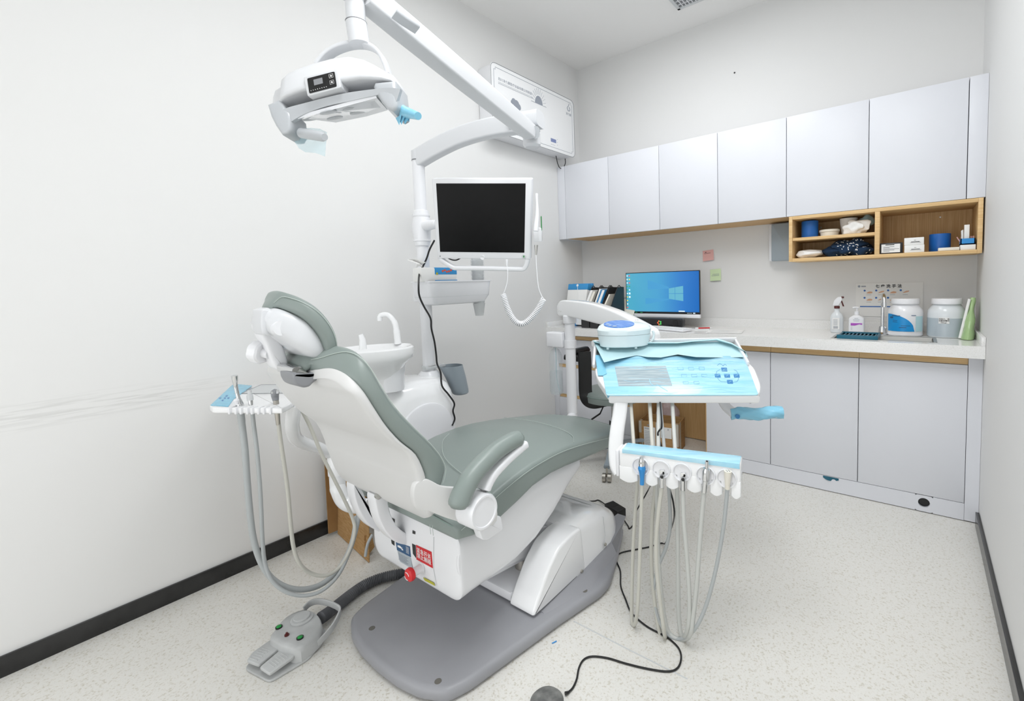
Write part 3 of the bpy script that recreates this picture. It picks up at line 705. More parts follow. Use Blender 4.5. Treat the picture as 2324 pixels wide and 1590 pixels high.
obj('chin', MB().box((mx0-.001, my-.004, mz0-.026), (mx1+.001, my+.018, mz0-.001), .002), 'wp', t)
def sq(mb, x0, x1, z0, z1, q=0, h=0):
    """quad on the screen, slightly raised; h skews the left side height"""
    zc_ = (z0+z1)/2
    mb.raw([(x0, my-.0009-q, zc_-(zc_-z0)*(1-h)), (x1, my-.0009-q, z0), (x1, my-.0009-q, z1), (x0, my-.0009-q, zc_+(z1-zc_)*(1-h)),
            (x0, my-.0001, zc_-(zc_-z0)*(1-h)), (x1, my-.0001, z0), (x1, my-.0001, z1), (x0, my-.0001, zc_+(z1-zc_)*(1-h))], [(0, 1, 2, 3), (4, 5, 6, 7), (0, 1, 5, 4), (1, 2, 6, 5), (2, 3, 7, 6), (3, 0, 4, 7)])
w_ = MB(); X0, X1 = .884, .99; zz = 1.075
for x0, x1 in ((.884, .928), (.931, .990)):
    k0 = 1-.0016*0; f0 = .036+.016*(x0-.884)/.106; f1 = .036+.016*(x1-.884)/.106
    for sg in (1, -1):
        a0, a1 = zz+sg*.0015, zz+sg*.0015
        P4 = [(x0, a0), (x1, a1), (x1, zz+sg*f1), (x0, zz+sg*f0)]
        w_.raw([(p[0], my-.0012, p[1]) for p in P4]+[(p[0], my-.0002, p[1]) for p in P4], [(0, 1, 2, 3), (4, 5, 6, 7), (0, 1, 5, 4), (1, 2, 6, 5), (2, 3, 7, 6), (3, 0, 4, 7)])
obj('desktop_window_logo', w_, 'deskw', s_)
bm_ = MB(); P4 = [(.70, zz+.105), (.99, zz+.053), (.99, zz+.048), (.70, zz+.07)]
for P4 in ([(.72, zz+.10), (.884, zz+.046), (.884, zz+.036), (.72, zz+.03)], [(.70, zz-.03), (.884, zz-.036), (.884, zz-.043), (.70, zz-.075)]):
    bm_.raw([(p[0], my-.0006, p[1]) for p in P4]+[(p[0], my-.0001, p[1]) for p in P4], [(0, 1, 2, 3), (4, 5, 6, 7), (0, 1, 5, 4), (1, 2, 6, 5), (2, 3, 7, 6), (3, 0, 4, 7)])
obj('light_beam', bm_, 'deskb', s_)
ic = {'ico_w': MB(), 'ico_r': MB(), 'ico_y': MB(), 'ico_g': MB()}
cols = [['ico_w', 'ico_w', 'ico_w', 'ico_g', 'ico_g', 'blk', 'ico_y', 'ico_y', 'ico_w', 'ico_r'], ['ico_r', 'ico_y', 'ico_r', 'ico_g', 'ico_w', 'ico_w', 'ico_w']]
for c_, lst in enumerate(cols):
    for r_, k in enumerate(lst):
        if k == 'blk': k = 'ico_w'
        x_ = .551+c_*.019; z_ = 1.208-r_*.0258; s2 = .0045 if r_ not in (5, 6) or c_ == 0 else .0065
        sq(ic[k], x_-s2, x_+s2, z_-s2, z_+s2)
sq(ic['ico_w'], .955, 1.0, mz0+.016, mz0+.0225); 
for x_ in (.549, .562): sq(ic['ico_w'], x_, x_+.004, mz0+.005, mz0+.0085)
sq(ic['ico_w'], .573, .605, mz0+.005, mz0+.0085); sq(ic['ico_g'], .615, .632, mz0+.005, mz0+.008); sq(ic['ico_g'], .655, .675, mz0+.005, mz0+.008)
for k in range(4): sq(ic['ico_w'], 1.018+k*.009, 1.022+k*.009, mz0+.005, mz0+.0085)
sq(ic['ico_w'], 1.06, 1.075, mz0+.004, mz0+.010)
for k, mb in ic.items(): obj('desktop_icons', mb, k, s_)
obj('stand', MB().box((.78, my+.02, CZ+.001), (.86, my+.04, mz0+.06), .004).box((.72, my-.03, CZ+.0008), (.93, my+.12, CZ+.010), .004), 'wp', t)
# soundbar
t = thing('soundbar', 'black bar speaker with coloured centre lights under the computer monitor', 'speaker', (.85, -.27, CZ))
Ms = frame((.85, -.262, CZ+.038), (1, .03, 0), (0, 0, 1))
obj('speaker_case', MB().prism(rpoly([(-.165, -.03), (.165, -.03), (.165, .03), (-.165, .03)], .018), 'z', -.03, .03, .008, mt=Ms), 'blk', t)
for sx_ in (-.115, .115): obj('speaker_cone', MB().lathe([(.0, .0295), (.012, .0312), (.019, .0305), (.021, .0322), (.022, .030)], (sx_, 0, 0), 'z', 28, mt=Ms), 'rub', t)
obj('speaker_foot', MB().box((-.06, -.0372, -.02), (-.03, -.0295, .025), mt=Ms).box((.03, -.0372, -.02), (.06, -.0295, .025), mt=Ms), 'rub', t)
a1, a2 = MB(), MB()
for k in range(10):
    a_ = 2*math.pi*k/10; r_ = .010+.004*(k % 2); mb = a1 if math.cos(a_) < -.1 else a2
    mb.box((r_*math.cos(a_)-.0025, r_*math.sin(a_)-.0025, .0302), (r_*math.cos(a_)+.0025, r_*math.sin(a_)+.0025, .0315), mt=Ms)
obj('light_ring', a1, 'ledr', t, label='red lights'); obj('light_ring', a2, 'ledg', t, label='green lights')
# keyboard
t = thing('keyboard', 'white keyboard on the worktop before the bar speaker', 'keyboard', (.98, -.39, CZ))
Mk = frame((.955, -.365, CZ+.0015), (.9, -.28, 0), (.28, .9, 0))
obj('keyboard_case', MB().box((-.17, -.055, 0), (.17, .055, .013), .004, mt=Mk), 'wp', t)
mb = MB()
for r_ in range(5):
    for c_ in range(15): mb.box((-.162+c_*.0216, -.046+r_*.0185, .0132), (-.162+c_*.0216+.0185, -.046+r_*.0185+.0155, .0165), .001, 1, mt=Mk)
o = obj('keys', mb, 'paper', t); o['kind'] = 'stuff'
# pen and papers
t = thing('ballpoint_pen', 'red and white pen lying on papers right of the keyboard', 'pen', (1.16, -.25, CZ))
obj('barrel', MB().cyl((1.124, -.278, CZ+.009), (1.185, -.235, CZ+.009), .0042, 12), 'red', t)
obj('pen_tip', MB().tube([(1.185, -.235, CZ+.009), (1.197, -.2265, CZ+.009)], [.004, .001], 12), 'white_ink', t)
obj('pen_cap', MB().cyl((1.108, -.289, CZ+.009), (1.124, -.278, CZ+.009), .0045, 12), 'white_ink', t)
tag(obj('paper_sheet', MB().box((-.06, -.05, 0), (.06, .05, .003), mt=frame((1.15, -.32, CZ+.001), (.9, .4, 0), (-.4, .9, 0))), 'paper'), 'small white notepad under the red pen', 'paper')
t = thing('paper_sheet', 'flat white printed sheet on the worktop right of the pen', 'paper', (1.32, -.33, CZ))
Mp = frame((1.32, -.33, CZ+.001), (.97, .2, 0), (-.2, .97, 0))
obj('sheet', MB().box((-.105, -.1, 0), (.105, .1, .0008), mt=Mp), 'paper', t)
mk = MB()
for k in range(8): mk.box((-.08, -.07+k*.018, .0009), (.05+.03*math.sin(k*2.1), -.0675+k*.018, .0012), mt=Mp)
obj('sheet_print', mk, 'lg', t)
# sticky notes on the back wall
def note(x0, x1, z0, z1, m, label, tilt):
    t = thing('sticky_note', label, 'note', ((x0+x1)/2, 0, z0))
    Mn = Matrix.Translation(((x0+x1)/2, -.002, (z0+z1)/2))@Matrix.Rotation(tilt, 4, 'Y')
    hw, hh = (x1-x0)/2, (z1-z0)/2
    obj('note_paper', MB().grid(lambda u, v: (-hw+2*hw*u, -.0004-.012*(1-v)**2, -hh+2*hh*v), 4, 8, .0006, mt=Mn), m, t)
    return t, Mn
t, Mn = note(1.054, 1.132, 1.297, 1.370, 'pinkn', 'pink sticky note on the back wall above the green one', -.08)
obj('handwriting', MB().box((-.028, -.0022, .014), (.018, -.0012, .0165), mt=Mn).box((-.022, -.0022, .021), (-.012, -.0012, .026), mt=Mn), 'maroon', t)
t, Mn = note(1.106, 1.182, 1.156, 1.236, 'greenn', 'pale green sticky note on the back wall below the pink one', -.05)
mb = MB()
for k in range(6): mb.box((-.02+k*.008, -.005, .003), (-.015+k*.008, -.0035, .006), mt=Mn); mb.box((-.026+k*.009, -.0065, -.006), (-.02+k*.009, -.005, -.003), mt=Mn)
obj('handwriting', mb, 'grey_ink', t)
# hand washing poster
t = thing('handwashing_poster', 'white hand washing poster with coloured hand pictures above the sink', 'poster', (2.14, 0, .90))
px0, px1, pz0, pz1 = 1.986, 2.304, .925, 1.118
obj('poster_sheet', MB().box((px0, -.0035, pz0), (px1, -.0015, pz1)), 'paper', t)
def YT(x, z, y=-.004): return Matrix.Translation((x, y, z))@Matrix.Rotation(math.pi/2, 4, 'X')
obj('title', MB().text('七 步 洗 手 法', .0205, YT(2.145, 1.098), .0004, bold=.0006), 'black_ink', t)
mk = MB(); mk.box((px0+.022, -.0042, .979), (2.24, -.0034, .985)); bl = MB(); ha = MB(); tx = MB()
pz = [(2.036, 1.071), (2.093, 1.071), (2.150, 1.071), (2.209, 1.071), (2.036, 1.029), (2.093, 1.029), (2.150, 1.029)]
for k, (x_, z_) in enumerate(pz):
    bl.lathe([(0, -.0042), (.0055, -.0042), (.0055, -.0034)], (x_-.006, 0, z_+.004), 'y', 14)
    hp = [(x_+.002, z_-.012), (x_+.02, z_-.013), (x_+.032, z_-.011), (x_+.033, z_-.004), (x_+.02, z_-.001), (x_+.01, z_-.004)]
    if k % 2: hp = [(p[0], z_-.013+((p[0]-x_)*.25)+(p[1]-(z_-.013))*.7) for p in hp]
    obj('hand_picture', MB().prism(rpoly(hp, .003), 'y', -.0042, -.0034), 'skin', t)
    tx.box((x_+.003, -.0040, z_-.0215), (x_+.027, -.0034, z_-.0198))
    tn = MB().text(str(k+1), .008, YT(x_-.006, z_+.004, -.0044), .0002); me_ = bpy.data.meshes.new('n'); tn.bm.to_mesh(me_); tn.bm.free(); mk.bm.from_mesh(me_)
obj('number_badge', bl, 'blue', t); obj('caption', tx, 'grey_ink', t)
obj('blue_rule_and_numbers', mk, 'blue', t)
obj('corner_emblem', MB().lathe([(.004, -.0042), (.0065, -.0042), (.0065, -.0034), (.004, -.0034)], (px0+.016, 0, 1.1), 'y', 16).box((px0+.027, -.0042, 1.096), (px0+.05, -.0034, 1.103)), 'grey_ink', t)
# spray bottle
def bottle(prof, c, n=28, sy=.7): return MB().lathe(prof, c, 'z', n, sy=sy)
t = thing('spray_bottle', 'clear spray bottle with maroon trigger left of the sink', 'bottle', (1.907, -.15, CZ))
z = CZ+.001
obj('bottle_body', bottle([(0, z), (.031, z), (.034, z+.005), (.034, z+.085), (.028, z+.105), (.014, z+.12), (.013, z+.138), (0, z+.138)], (1.907, -.15, 0)), 'jarw', t)
obj('screw_collar', bottle([(0, z+.1385), (.0145, z+.1385), (.0145, z+.152), (0, z+.152)], (1.907, -.15, 0), sy=1), 'maroon', t)
obj('spray_head', MB().prism(rpoly([(1.885, z+.1525), (1.915, z+.1525), (1.935, z+.19), (1.93, z+.205), (1.912, z+.205), (1.893, z+.185)], .005), 'y', -.16, -.14, .003), 'wp', t)
obj('trigger', MB().prism(rpoly([(1.925, z+.185), (1.932, z+.185), (1.944, z+.15), (1.936, z+.15)], .002), 'y', -.155, -.145, .002).box((1.928, -.157, z+.196), (1.942, -.143, z+.207), .003), 'maroon', t)
obj('paper_label', MB().box((1.887, -.1755, z+.02), (1.924, -.1740, z+.085)), 'paper', t)
mk = MB()
for k in range(5): mk.box((1.892, -.1765, z+.045+k*.007), (1.914, -.1757, z+.0468+k*.007))
for k in range(8): mk.box((1.893+k*.003, -.1765, z+.024), (1.8945+k*.003, -.1757, z+.038))
obj('label_print', mk, 'grey_ink', t)
# soap pump
t = thing('soap_bottle', 'white pump bottle with purple label left of the tap', 'bottle', (2.006, -.15, CZ))
obj('bottle_body', MB().prism(rpoly([(1.968, z), (2.044, z), (2.044, z+.085), (2.02, z+.103), (1.992, z+.103), (1.968, z+.085)], .008), 'y', -.175, -.125, .009), 'wp', t)
obj('pump_collar', bottle([(0, z+.1035), (.013, z+.1035), (.012, z+.122), (.005, z+.125), (0, z+.125)], (2.006, -.15, 0), sy=1), 'wp', t)
obj('pump_head', MB().cyl((2.006, -.15, z+.1255), (2.006, -.15, z+.14), .004, 12).tube(cr([(2.014, -.15, z+.143), (2.0, -.153, z+.145), (1.985, -.156, z+.142)], 4), .0055, 12), 'wp', t)
obj('purple_band', MB().prism([(1.979, z+.058), (2.034, z+.058), (2.034, z+.049), (2.02, z+.052), (2.0, z+.044), (1.979, z+.044)], 'y', -.1764, -.1752), 'purple', t)
mk = MB()
for k, w in enumerate((.012, .02, .018)): mk.box((2.006-w/2*1.6, -.1762, z+.083-k*.007), (2.006+w/2*1.6, -.1752, z+.0845-k*.007))
for k in range(3): mk.box((1.98, -.1762, z+.035-k*.007), (1.987, -.1752, z+.0362-k*.007))
obj('label_print', mk, 'grey_ink', t)
# two big jars
def jar(cx, label, body_m):
    t = thing('plastic_jar', label, 'jar', (cx, -.165, CZ), 'large screw-top jars beside the tap')
    w = .079
    pr = [(0, z), (w*.94, z), (w, z+.006), (w*.985, z+.025), (w, z+.03), (w*1.0, z+.115), (w*.97, z+.135), (w*.80, z+.155), (w*.74, z+.16), (w*.72, z+.168), (0, z+.168)]
    obj('jar_body', MB().lathe(pr, (cx, -.165, 0), 'z', 40, sy=.9), body_m, t)
    obj('lid', MB().lathe([(0, z+.1685), (w*.80, z+.1685), (w*.80, z+.192), (w*.77, z+.196), (0, z+.197)], (cx, -.165, 0), 'z', 40), 'wp', t)
    return t
def onjar(cx, a0, a1, z0fn, z1fn, n=20, r=.0802):
    """curved label patch, angles measured from the front"""
    vs = []
    for i in range(n+1):
        a_ = a0+(a1-a0)*i/n; x_ = cx+r*math.sin(a_); y_ = -.165-r*.9*math.cos(a_)
        vs += [(x_, y_, z0fn(i/n)), (x_, y_, z1fn(i/n))]
    return vs, [(2*i, 2*i+2, 2*i+3, 2*i+1) for i in range(n)]
t = jar(2.228, 'large white screw-top jar with bright blue label', 'wp')
vs, fs = onjar(2.228, -1.15, .55, lambda u: z+.026, lambda u: z+.028+.089*math.sqrt(max(0, 1-u**2.2))); obj('blue_label', MB().raw(vs, fs), 'lblue', t)
vs, fs = onjar(2.228, .62, 1.2, lambda u: z+.026, lambda u: z+.105); obj('pale_label', MB().raw(vs, fs), 'bpaper', t)
mk = MB()
for (a_, zz_, w2, hh) in ((-.75, .105, .5, .004), (-.9, .094, .22, .008), (-.7, .082, .3, .002), (-.7, .074, .3, .002), (-.2, .055, .5, .002), (-.3, .045, .4, .003), (.35, .108, .28, .003)):
    vs, fs = onjar(2.228, a_, a_+w2, lambda u: z+zz_, lambda u: z+zz_+hh, 8, .081); mk.raw(vs, fs)
obj('label_print', mk, 'navy', t)
t = jar(2.4, 'large translucent jar of clear liquid with small white label', 'jarw')
vs, fs = onjar(2.4, -1.5, 1.5, lambda u: z+.006, lambda u: z+.098, 30, .0795); obj('liquid_level', MB().raw(vs, fs), 'jarl', t)
vs, fs = onjar(2.4, -.42, .12, lambda u: z+.072, lambda u: z+.103, 8, .0808); obj('paper_label', MB().raw(vs, fs), 'paper', t)
obj('label_print', MB().text('清洗三、消', .0085, YT(2.388, z+.095, -.2385)).text('含氯消毒剂', .0085, YT(2.388, z+.086, -.2385)).text('500mg/L', .007, YT(2.388, z+.077, -.2385)), 'black_ink', t)
t = thing('green_pouch', 'green and white foil pouch leaning at the right wall', 'pouch', (2.485, -.22, CZ))
mb = MB(); rings = []
for i in range(15):
    v = i/14; zc_ = z+.001+v*.20; wy = .06*(1-.75*v**1.5)+.004*math.sin(v*11); wx = .026*(1-.7*v**1.3)+.003*math.sin(v*14+1); cxp = 2.478+.020*v
    rings.append([(cxp+wx*math.cos(a_)*(1+.1*math.sin(3*a_+v*9)), -.235+.03*v+wy*math.sin(a_), zc_) for a_ in [2*math.pi*k/20 for k in range(20)]])
obj('pouch_body', mb.loft(rings), 'grn', t)
mb = MB().ribbon(cr([(2.462+.022*v-.012*(1-v), -.255+.03*v-.0*v, z+.004+.19*v) for v in (0, .25, .5, .75, 1)], 4), .012, .012, (1, 0, 0)); obj('white_band', mb, 'pbag', t)
# ================================================================== dental chair
chair = thing('dental_chair', 'reclining dental chair with sage green upholstery and white shells', 'dental chair', (XC, -1.9, 0))
def xz(u, v, x): p = at(u, v, 'x', x); return (p.y, p.z)
# base plate
half = [(.0, -2.482), (.10, -2.478), (.185, -2.462), (.262, -2.425), (.287, -2.36), (.340, -2.02), (.380, -1.82), (.378, -1.76), (.315, -1.60), (.225, -1.40), (0, -1.39)]
outl = [(XC+x, y) for x, y in half] + [(XC-x, y) for x, y in reversed(half[1:-1])]
outl = rpoly(outl, .022, 4)
b_ = obj('base_plate', MB().prism(outl, 'z', .001, .045, .018, 4), 'base', chair)
for u, v in ((844, 1423), (994, 1543), (1327, 1338)):
    p = at(u, v, 'z', .048)
    hz_ = .0458
    obj('bolt_hole', MB().lathe([(0, hz_), (.010, hz_), (.011, .04)], (p.x, p.y, 0), 'z', 16), 'gap', b_)
# grey skirt that rises to meet the cover
for s in (1, -1):
    sk = MB()
    sk.loft([[(XC+s*a, y, zz) for a, zz in ((.20, .043), (.30+(w*.05), .043), (.284+w*.02, h), (.20, h))] for y, w, h in ((-2.04, 0, .048), (-1.85, 1, .060), (-1.60, .2, .082), (-1.47, -1.0, .100), (-1.41, -2.0, .100))])
    obj('base_skirt', sk, 'base', b_)
# pedestal cover: hood with a slot for the lifting arm
HX = 1.262; hw = HX-XC
def hoodring(y, ztop, z0, w, r):
    pts = rpoly([(-w, z0), (w, z0), (w*.93, ztop), (-w*.93, ztop)], [0, 0, r, r], 6)
    return [(XC+a, y, c) for a, c in pts]
ridge = [(-2.062, .075, .05), (-2.03, .135, .05), (-1.985, .185, .052), (-1.93, .232, .055)]
leg = rpoly([(-2.088, .0525), (-2.052, .108), (-1.997, .178), (-1.94, .224), (-1.87, .239), (-1.80, .240), (-1.78, .06), (-2.02, .0525)], .02, 4)
mb = MB()
mb.prism(leg, 'x', XC+.165, XC+hw, .010, 4); mb.prism(leg, 'x', XC-.165, XC-hw, .010, 4)
rg = [hoodring(-1.835, .238, .06, hw-.0008, .03), hoodring(-1.80, .241, .06, hw-.0004, .04), hoodring(-1.70, .240, .065, hw, .055), hoodring(-1.60, .226, .078, hw, .06), hoodring(-1.54, .196, .085, hw*.95, .06), hoodring(-1.49, .162, .092, hw*.86, .05), hoodring(-1.455, .132, .095, hw*.76, .03), hoodring(-1.435, .108, .095, hw*.66, .008)]
mb.loft(rg)
obj('pedestal_cover', mb, 'wg', chair)
obj('cover_seam', MB().tube([(XC-hw*.95, -1.625, .18), (XC-hw*.85, -1.622, .2265), (XC+hw*.72, -1.622, .2305), (XC+hw*.94, -1.625, .195), (XC+hw+.0005, -1.64, .13), (XC+hw+.0005, -1.66, .072)], .0012, 6), 'lg', chair)
mb = MB()
for u, v in ((1321, 1296), (1374, 1235)):
    p = at(u, v, 'x', HX+.003); mb.lathe([(0, -.004), (.006, -.004), (.006, .003), (0, .004)], (HX+.003, p.y, p.z), 'x', 12)
obj('cover_screw', mb, 'nickel', chair)
obj('lower_cover', MB().box((XC-.164, -2.072, .0525), (XC+.164, -1.80, .088), .008), 'wp', chair)
# lifting arms
beam = rpoly([(-2.27, .20), (-1.79, .125), (-1.79, .205), (-1.93, .245), (-2.27, .31)], .01)
obj('lifting_arm', MB().prism(beam, 'x', XC-.14, XC+.14, .006), 'wpm', chair)
beam = rpoly([(-2.21, .168), (-1.80, .112), (-1.80, .124), (-2.21, .198)], .004)
obj('lifting_arm', MB().prism(beam, 'x', XC-.125, XC+.125, .004), 'wpm', chair)
c0 = at(1175, 1305, 'x', XC+.10)
obj('hydraulic_cylinder', MB().cyl((XC+.095, -1.93, .089), (XC+.095, -1.93, .135), .034, 28).cyl((XC+.095, -1.93, .135), (XC+.095, -1.93, .17), .012, 16), 'nickel', chair)
# seat body shell below the cushion
low = [(1045, 1358), (1075, 1346), (1110, 1320), (1160, 1275), (1210, 1223), (1250, 1163), (1280, 1108)]
L_ = [xz(u, v, 1.19) for u, v in low]
from bisect import bisect
tops = [(-2.350, .488), (-2.30, .507), (-2.226, .532), (-2.13, .555), (-2.044, .568), (-1.94, .573), (-1.85, .569), (-1.75, .557), (-1.65, .541), (-1.56, .526), (-1.49, .514), (-1.44, .507), (-1.408, .502)]
bots = [(-2.350, .447), (-2.30, .440), (-2.215, .444), (-2.12, .468), (-2.048, .490), (-1.95, .500), (-1.87, .497), (-1.76, .487), (-1.66, .478), (-1.56, .470), (-1.49, .466), (-1.44, .464), (-1.410, .463)]
LL = sorted([(y, z_) for y, z_ in L_[1:]] + [(-1.70, .455), (-1.62, .462)])
def lowz(y):
    if y <= LL[0][0]: return LL[0][1]
    k = min(len(LL)-1, bisect([p[0] for p in LL], y)); (y0, z0), (y1, z1) = LL[k-1], LL[k]; f = (y-y0)/(y1-y0); return z0+(z1-z0)*min(1, f)
def topz(y):
    k = [p[0] for p in bots]; i_ = max(1, min(len(k)-1, bisect(k, y))); f = (y-k[i_-1])/(k[i_]-k[i_-1]); return bots[i_-1][1]+(bots[i_][1]-bots[i_-1][1])*f+.004
ys_ = [-2.333, -2.320, -2.29, -2.25, -2.2, -2.15, -2.1, -2.05, -2.0, -1.95, -1.9, -1.86, -1.83, -1.80, -1.77, -1.74]
sst = [((y, topz(y)), (y+.0, max(.234, lowz(y)) if y > -2.3 else .232), .238) for y in ys_]
mb = MB().slab(sst, .042, 0, n=7, ends=5, endk=.25)
obj('seat_shell', mb, 'wp', chair)
# recess bulge on the side of the shell
rc = [xz(u, v, 1.215) for u, v in ((1045, 1250), (1042, 1300), (1060, 1318), (1100, 1300), (1140, 1255), (1180, 1210), (1150, 1195), (1090, 1215))]
obj('shell_bulge', MB().prism([(p.x, p.y) for p in cr([Vector(p) for p in rc], 5, True)], 'x', 1.205, 1.2165, .004, 3), 'wp', bpy.data.objects['seat_shell'])
# seat cushion
HWs = [.264, .272, .272, .272, .272, .272, .272, .271, .269, .266, .260, .250, .232]
stn = [(t_, b_, w) for t_, b_, w in zip(tops, bots, HWs)]
cush = obj('seat_cushion', MB().slab(stn, .013, .02, ends=3, endk=.9), 'pad', chair, 60)
def edge(dx, dz, idx, s): return [(XC+s*(HWs[i]+dx), tops[i][0], tops[i][1]+dz) for i in idx]
R_ = range(0, 13)
loop = edge(-.013, -.0045, R_, 1) + [(XC+x, -1.399, .506+.012*(x == 0)) for x in (.17, 0, -.17)] + list(reversed(edge(-.013, -.0045, R_, -1))) + [(XC+x, -2.362, .490+.014*(x == 0)) for x in (-.20, 0, .20)]
obj('piping', MB().loft([[p+q for q in ((Vector((math.cos(a_), 0, math.sin(a_)))*.0028) for a_ in [k*math.pi/4 for k in range(8)])] for p in cr(loop, 4, True)], closed=True), 'pipe', cush)
sl = [Vector(p)+Vector((.006, 0, -.010)) for p in edge(-.004, 0, R_, 1)]
obj('stitching', MB().tube(cr(sl, 4), .0009, 6), 'seam', cush)
# upper seams across the seat
obj('stitching', MB().tube(cr([(XC-.19, -2.03, .5885), (XC-.14, -2.10, .585), (XC-.02, -2.18, .572), (XC+.15, -2.22, .553), (XC+.262, -2.225, .533)], 5), .001, 6), 'seam', cush)
obj('stitching', MB().tube(cr([(XC+.258, -1.80, .566), (XC+.2, -1.74, .568), (XC+.1, -1.71, .573), (XC-.05, -1.70, .575), (XC-.2, -1.72, .571)], 5), .001, 6), 'seam', cush)
vs_ = MB(); 
for dx in (-.006, .006): vs_.tube([(XC+.175+dx, -2.3835, .452), (XC+.175+dx, -2.3850, .482)], .0008, 6)
obj('stitching', vs_, 'seam', cush)
# backrest cushion
fr = [(1012, 1095, .262), (1019, 1062, .262), (1008, 1035, .262), (985, 1005, .262), (950, 972, .262), (905, 925, .260), (875, 880, .255), (845, 828, .240), (818, 800, .215), (790, 791, .18), (760, 796, .145), (730, 806, .11), (706, 812, .075)]
bk = [(968, 1097, .262), (965, 1076, .262), (945, 1032, .262), (910, 1003, .262), (878, 968, .262), (852, 930, .260), (828, 893, .255), (805, 868, .240), (785, 852, .215), (762, 842, .18), (742, 840, .145), (722, 842, .11), (705, 840, .075)]
stn = [(xz(f[0], f[1], XC+f[2]), xz(b[0], b[1], XC+b[2]), f[2]) for f, b in zip(fr, bk)]
for i_, s__ in enumerate(stn): print('back', i_, [round(q, 3) for q in s__[0]+s__[1]])
# resample smoothly
FR = cr([Vector((s[0][0], s[0][1], s[2])) for s in stn], 3); BK = cr([Vector((s[1][0], s[1][1], s[2])) for s in stn], 3)
stn2 = [((f.x, f.y), (b.x, b.y), f.z) for f, b in zip(FR, BK)]
back = obj('backrest_cushion', MB().slab(stn2, .026, .006, ends=4, endk=.9), 'pad', chair, 60)
sp_ = [Vector((XC+f.z-.004, f.x, f.y))*1 for f in FR]
sp2 = []
for f, b in zip(FR, BK):
    f2 = Vector((f.x, f.y)); b2 = Vector((b.x, b.y)); q = f2+(b2-f2)*.14; sp2.append((XC+f.z+.0004, q.x, q.y))
obj('stitching', MB().tube(sp2, .0010, 6), 'seam', back)
# rear shell of the backrest
shs = []
bz = [(f, b, s) for f, b, s in zip(FR, BK, range(99))]
for f, b in zip(FR, BK):
    f2 = Vector((f.x, f.y)); b2 = Vector((b.x, b.y)); d_ = (b2-f2).normalized(); 
    shs.append((b2-d_*.006, b2+d_*.022, f.z-.004))
shs = [s for i_, s in enumerate(shs) if 0 <= i_ <= 33]
# continue the shell downwards behind the seat
tail = [((-2.415, .52), (-2.437, .50), .262), ((-2.395, .485), (-2.415, .465), .27), ((-2.372, .468), (-2.385, .448), .27)]
sh0 = shs[0]
prev = [((sh0[0].x+.002, sh0[0].y-.04), (sh0[1].x+.012, sh0[1].y-.05), .262)]
full = [((-2.385, .530), (-2.412, .516), .215, .955), ((-2.395, .548), (-2.428, .536), .240, .968), ((-2.405, .567), (-2.442, .558), .252, .978), ((-2.412, .590), (-2.452, .584), .257, XC)] + [((s[0].x, s[0].y), (s[1].x, s[1].y), s[2]) for s in shs[0:]]
SH = MB().slab(full, .012, 0, ends=2, endk=.3)
obj('backrest_shell', SH, 'shellw', chair, 60)
# side arm of the shell running to the armrest hub
wing = [xz(u, v, 1.245) for u, v in ((974, 1088), (1000, 1101), (1040, 1102), (1075, 1110), (1095, 1140), (1090, 1178), (1050, 1181), (1010, 1173), (978, 1161))] + [(-2.452, .577), (-2.478, .590), (-2.488, .630), (-2.480, .660), (-2.462, .664)]
wg_ = [(p.x, p.y) for p in cr([Vector(p) for p in wing], 3, True)]
wm = MB().prism(wg_, 'x', 1.218, 1.2365, .003, 3)
for v_ in wm.bm.verts: v_.co.x += max(0, v_.co.y+2.466)*.36
obj('shell_wing', wm, 'shellw', chair)
# armrest
hubc = Vector((0, *xz(1103, 1160, 1.335)))
pts = [(1038, 1152), (1043, 1130), (1062, 1090), (1090, 1055), (1125, 1022), (1160, 1000), (1180, 993)]
ac = [Vector((1.305, *xz(u+2, v, 1.305))) for u, v in pts]
AC = cr(ac, 5); n_ = len(AC)
rr = [.030*min(1, .55+.45*math.sin(min(1, i/3)*math.pi/2))*(1-.18*i/n_) for i in range(n_)]; rr[-1] = .016; rr[-2] = .021; rr[0] = .02
obj('armrest_pad', MB().tube(AC, rr, 20), 'pad', chair, 60)
sup = [Vector((1.306, *xz(u, v, 1.306))) for u, v in ((1100, 1160), (1095, 1120), (1112, 1080), (1140, 1048), (1165, 1025), (1188, 1006))]
obj('armrest_frame', MB().ribbon(cr(sup, 4), .042, .024, (0, .4, 1)), 'wp', chair)
obj('armrest_hub', MB().lathe([(0, 1.262), (.050, 1.262), (.050, 1.325), (.046, 1.331), (.041, 1.331), (.039, 1.328), (0, 1.328)], (0, hubc.y, hubc.z-.004), 'x', 40), 'wp', chair)
bp_ = [xz(u, v, 1.27) for u, v in ((1068, 1168), (1130, 1168), (1135, 1198), (1100, 1222), (1088, 1222))]
obj('hub_bracket', MB().prism(rpoly(bp_, .008), 'x', 1.2545, 1.284, .003), 'wp', chair)
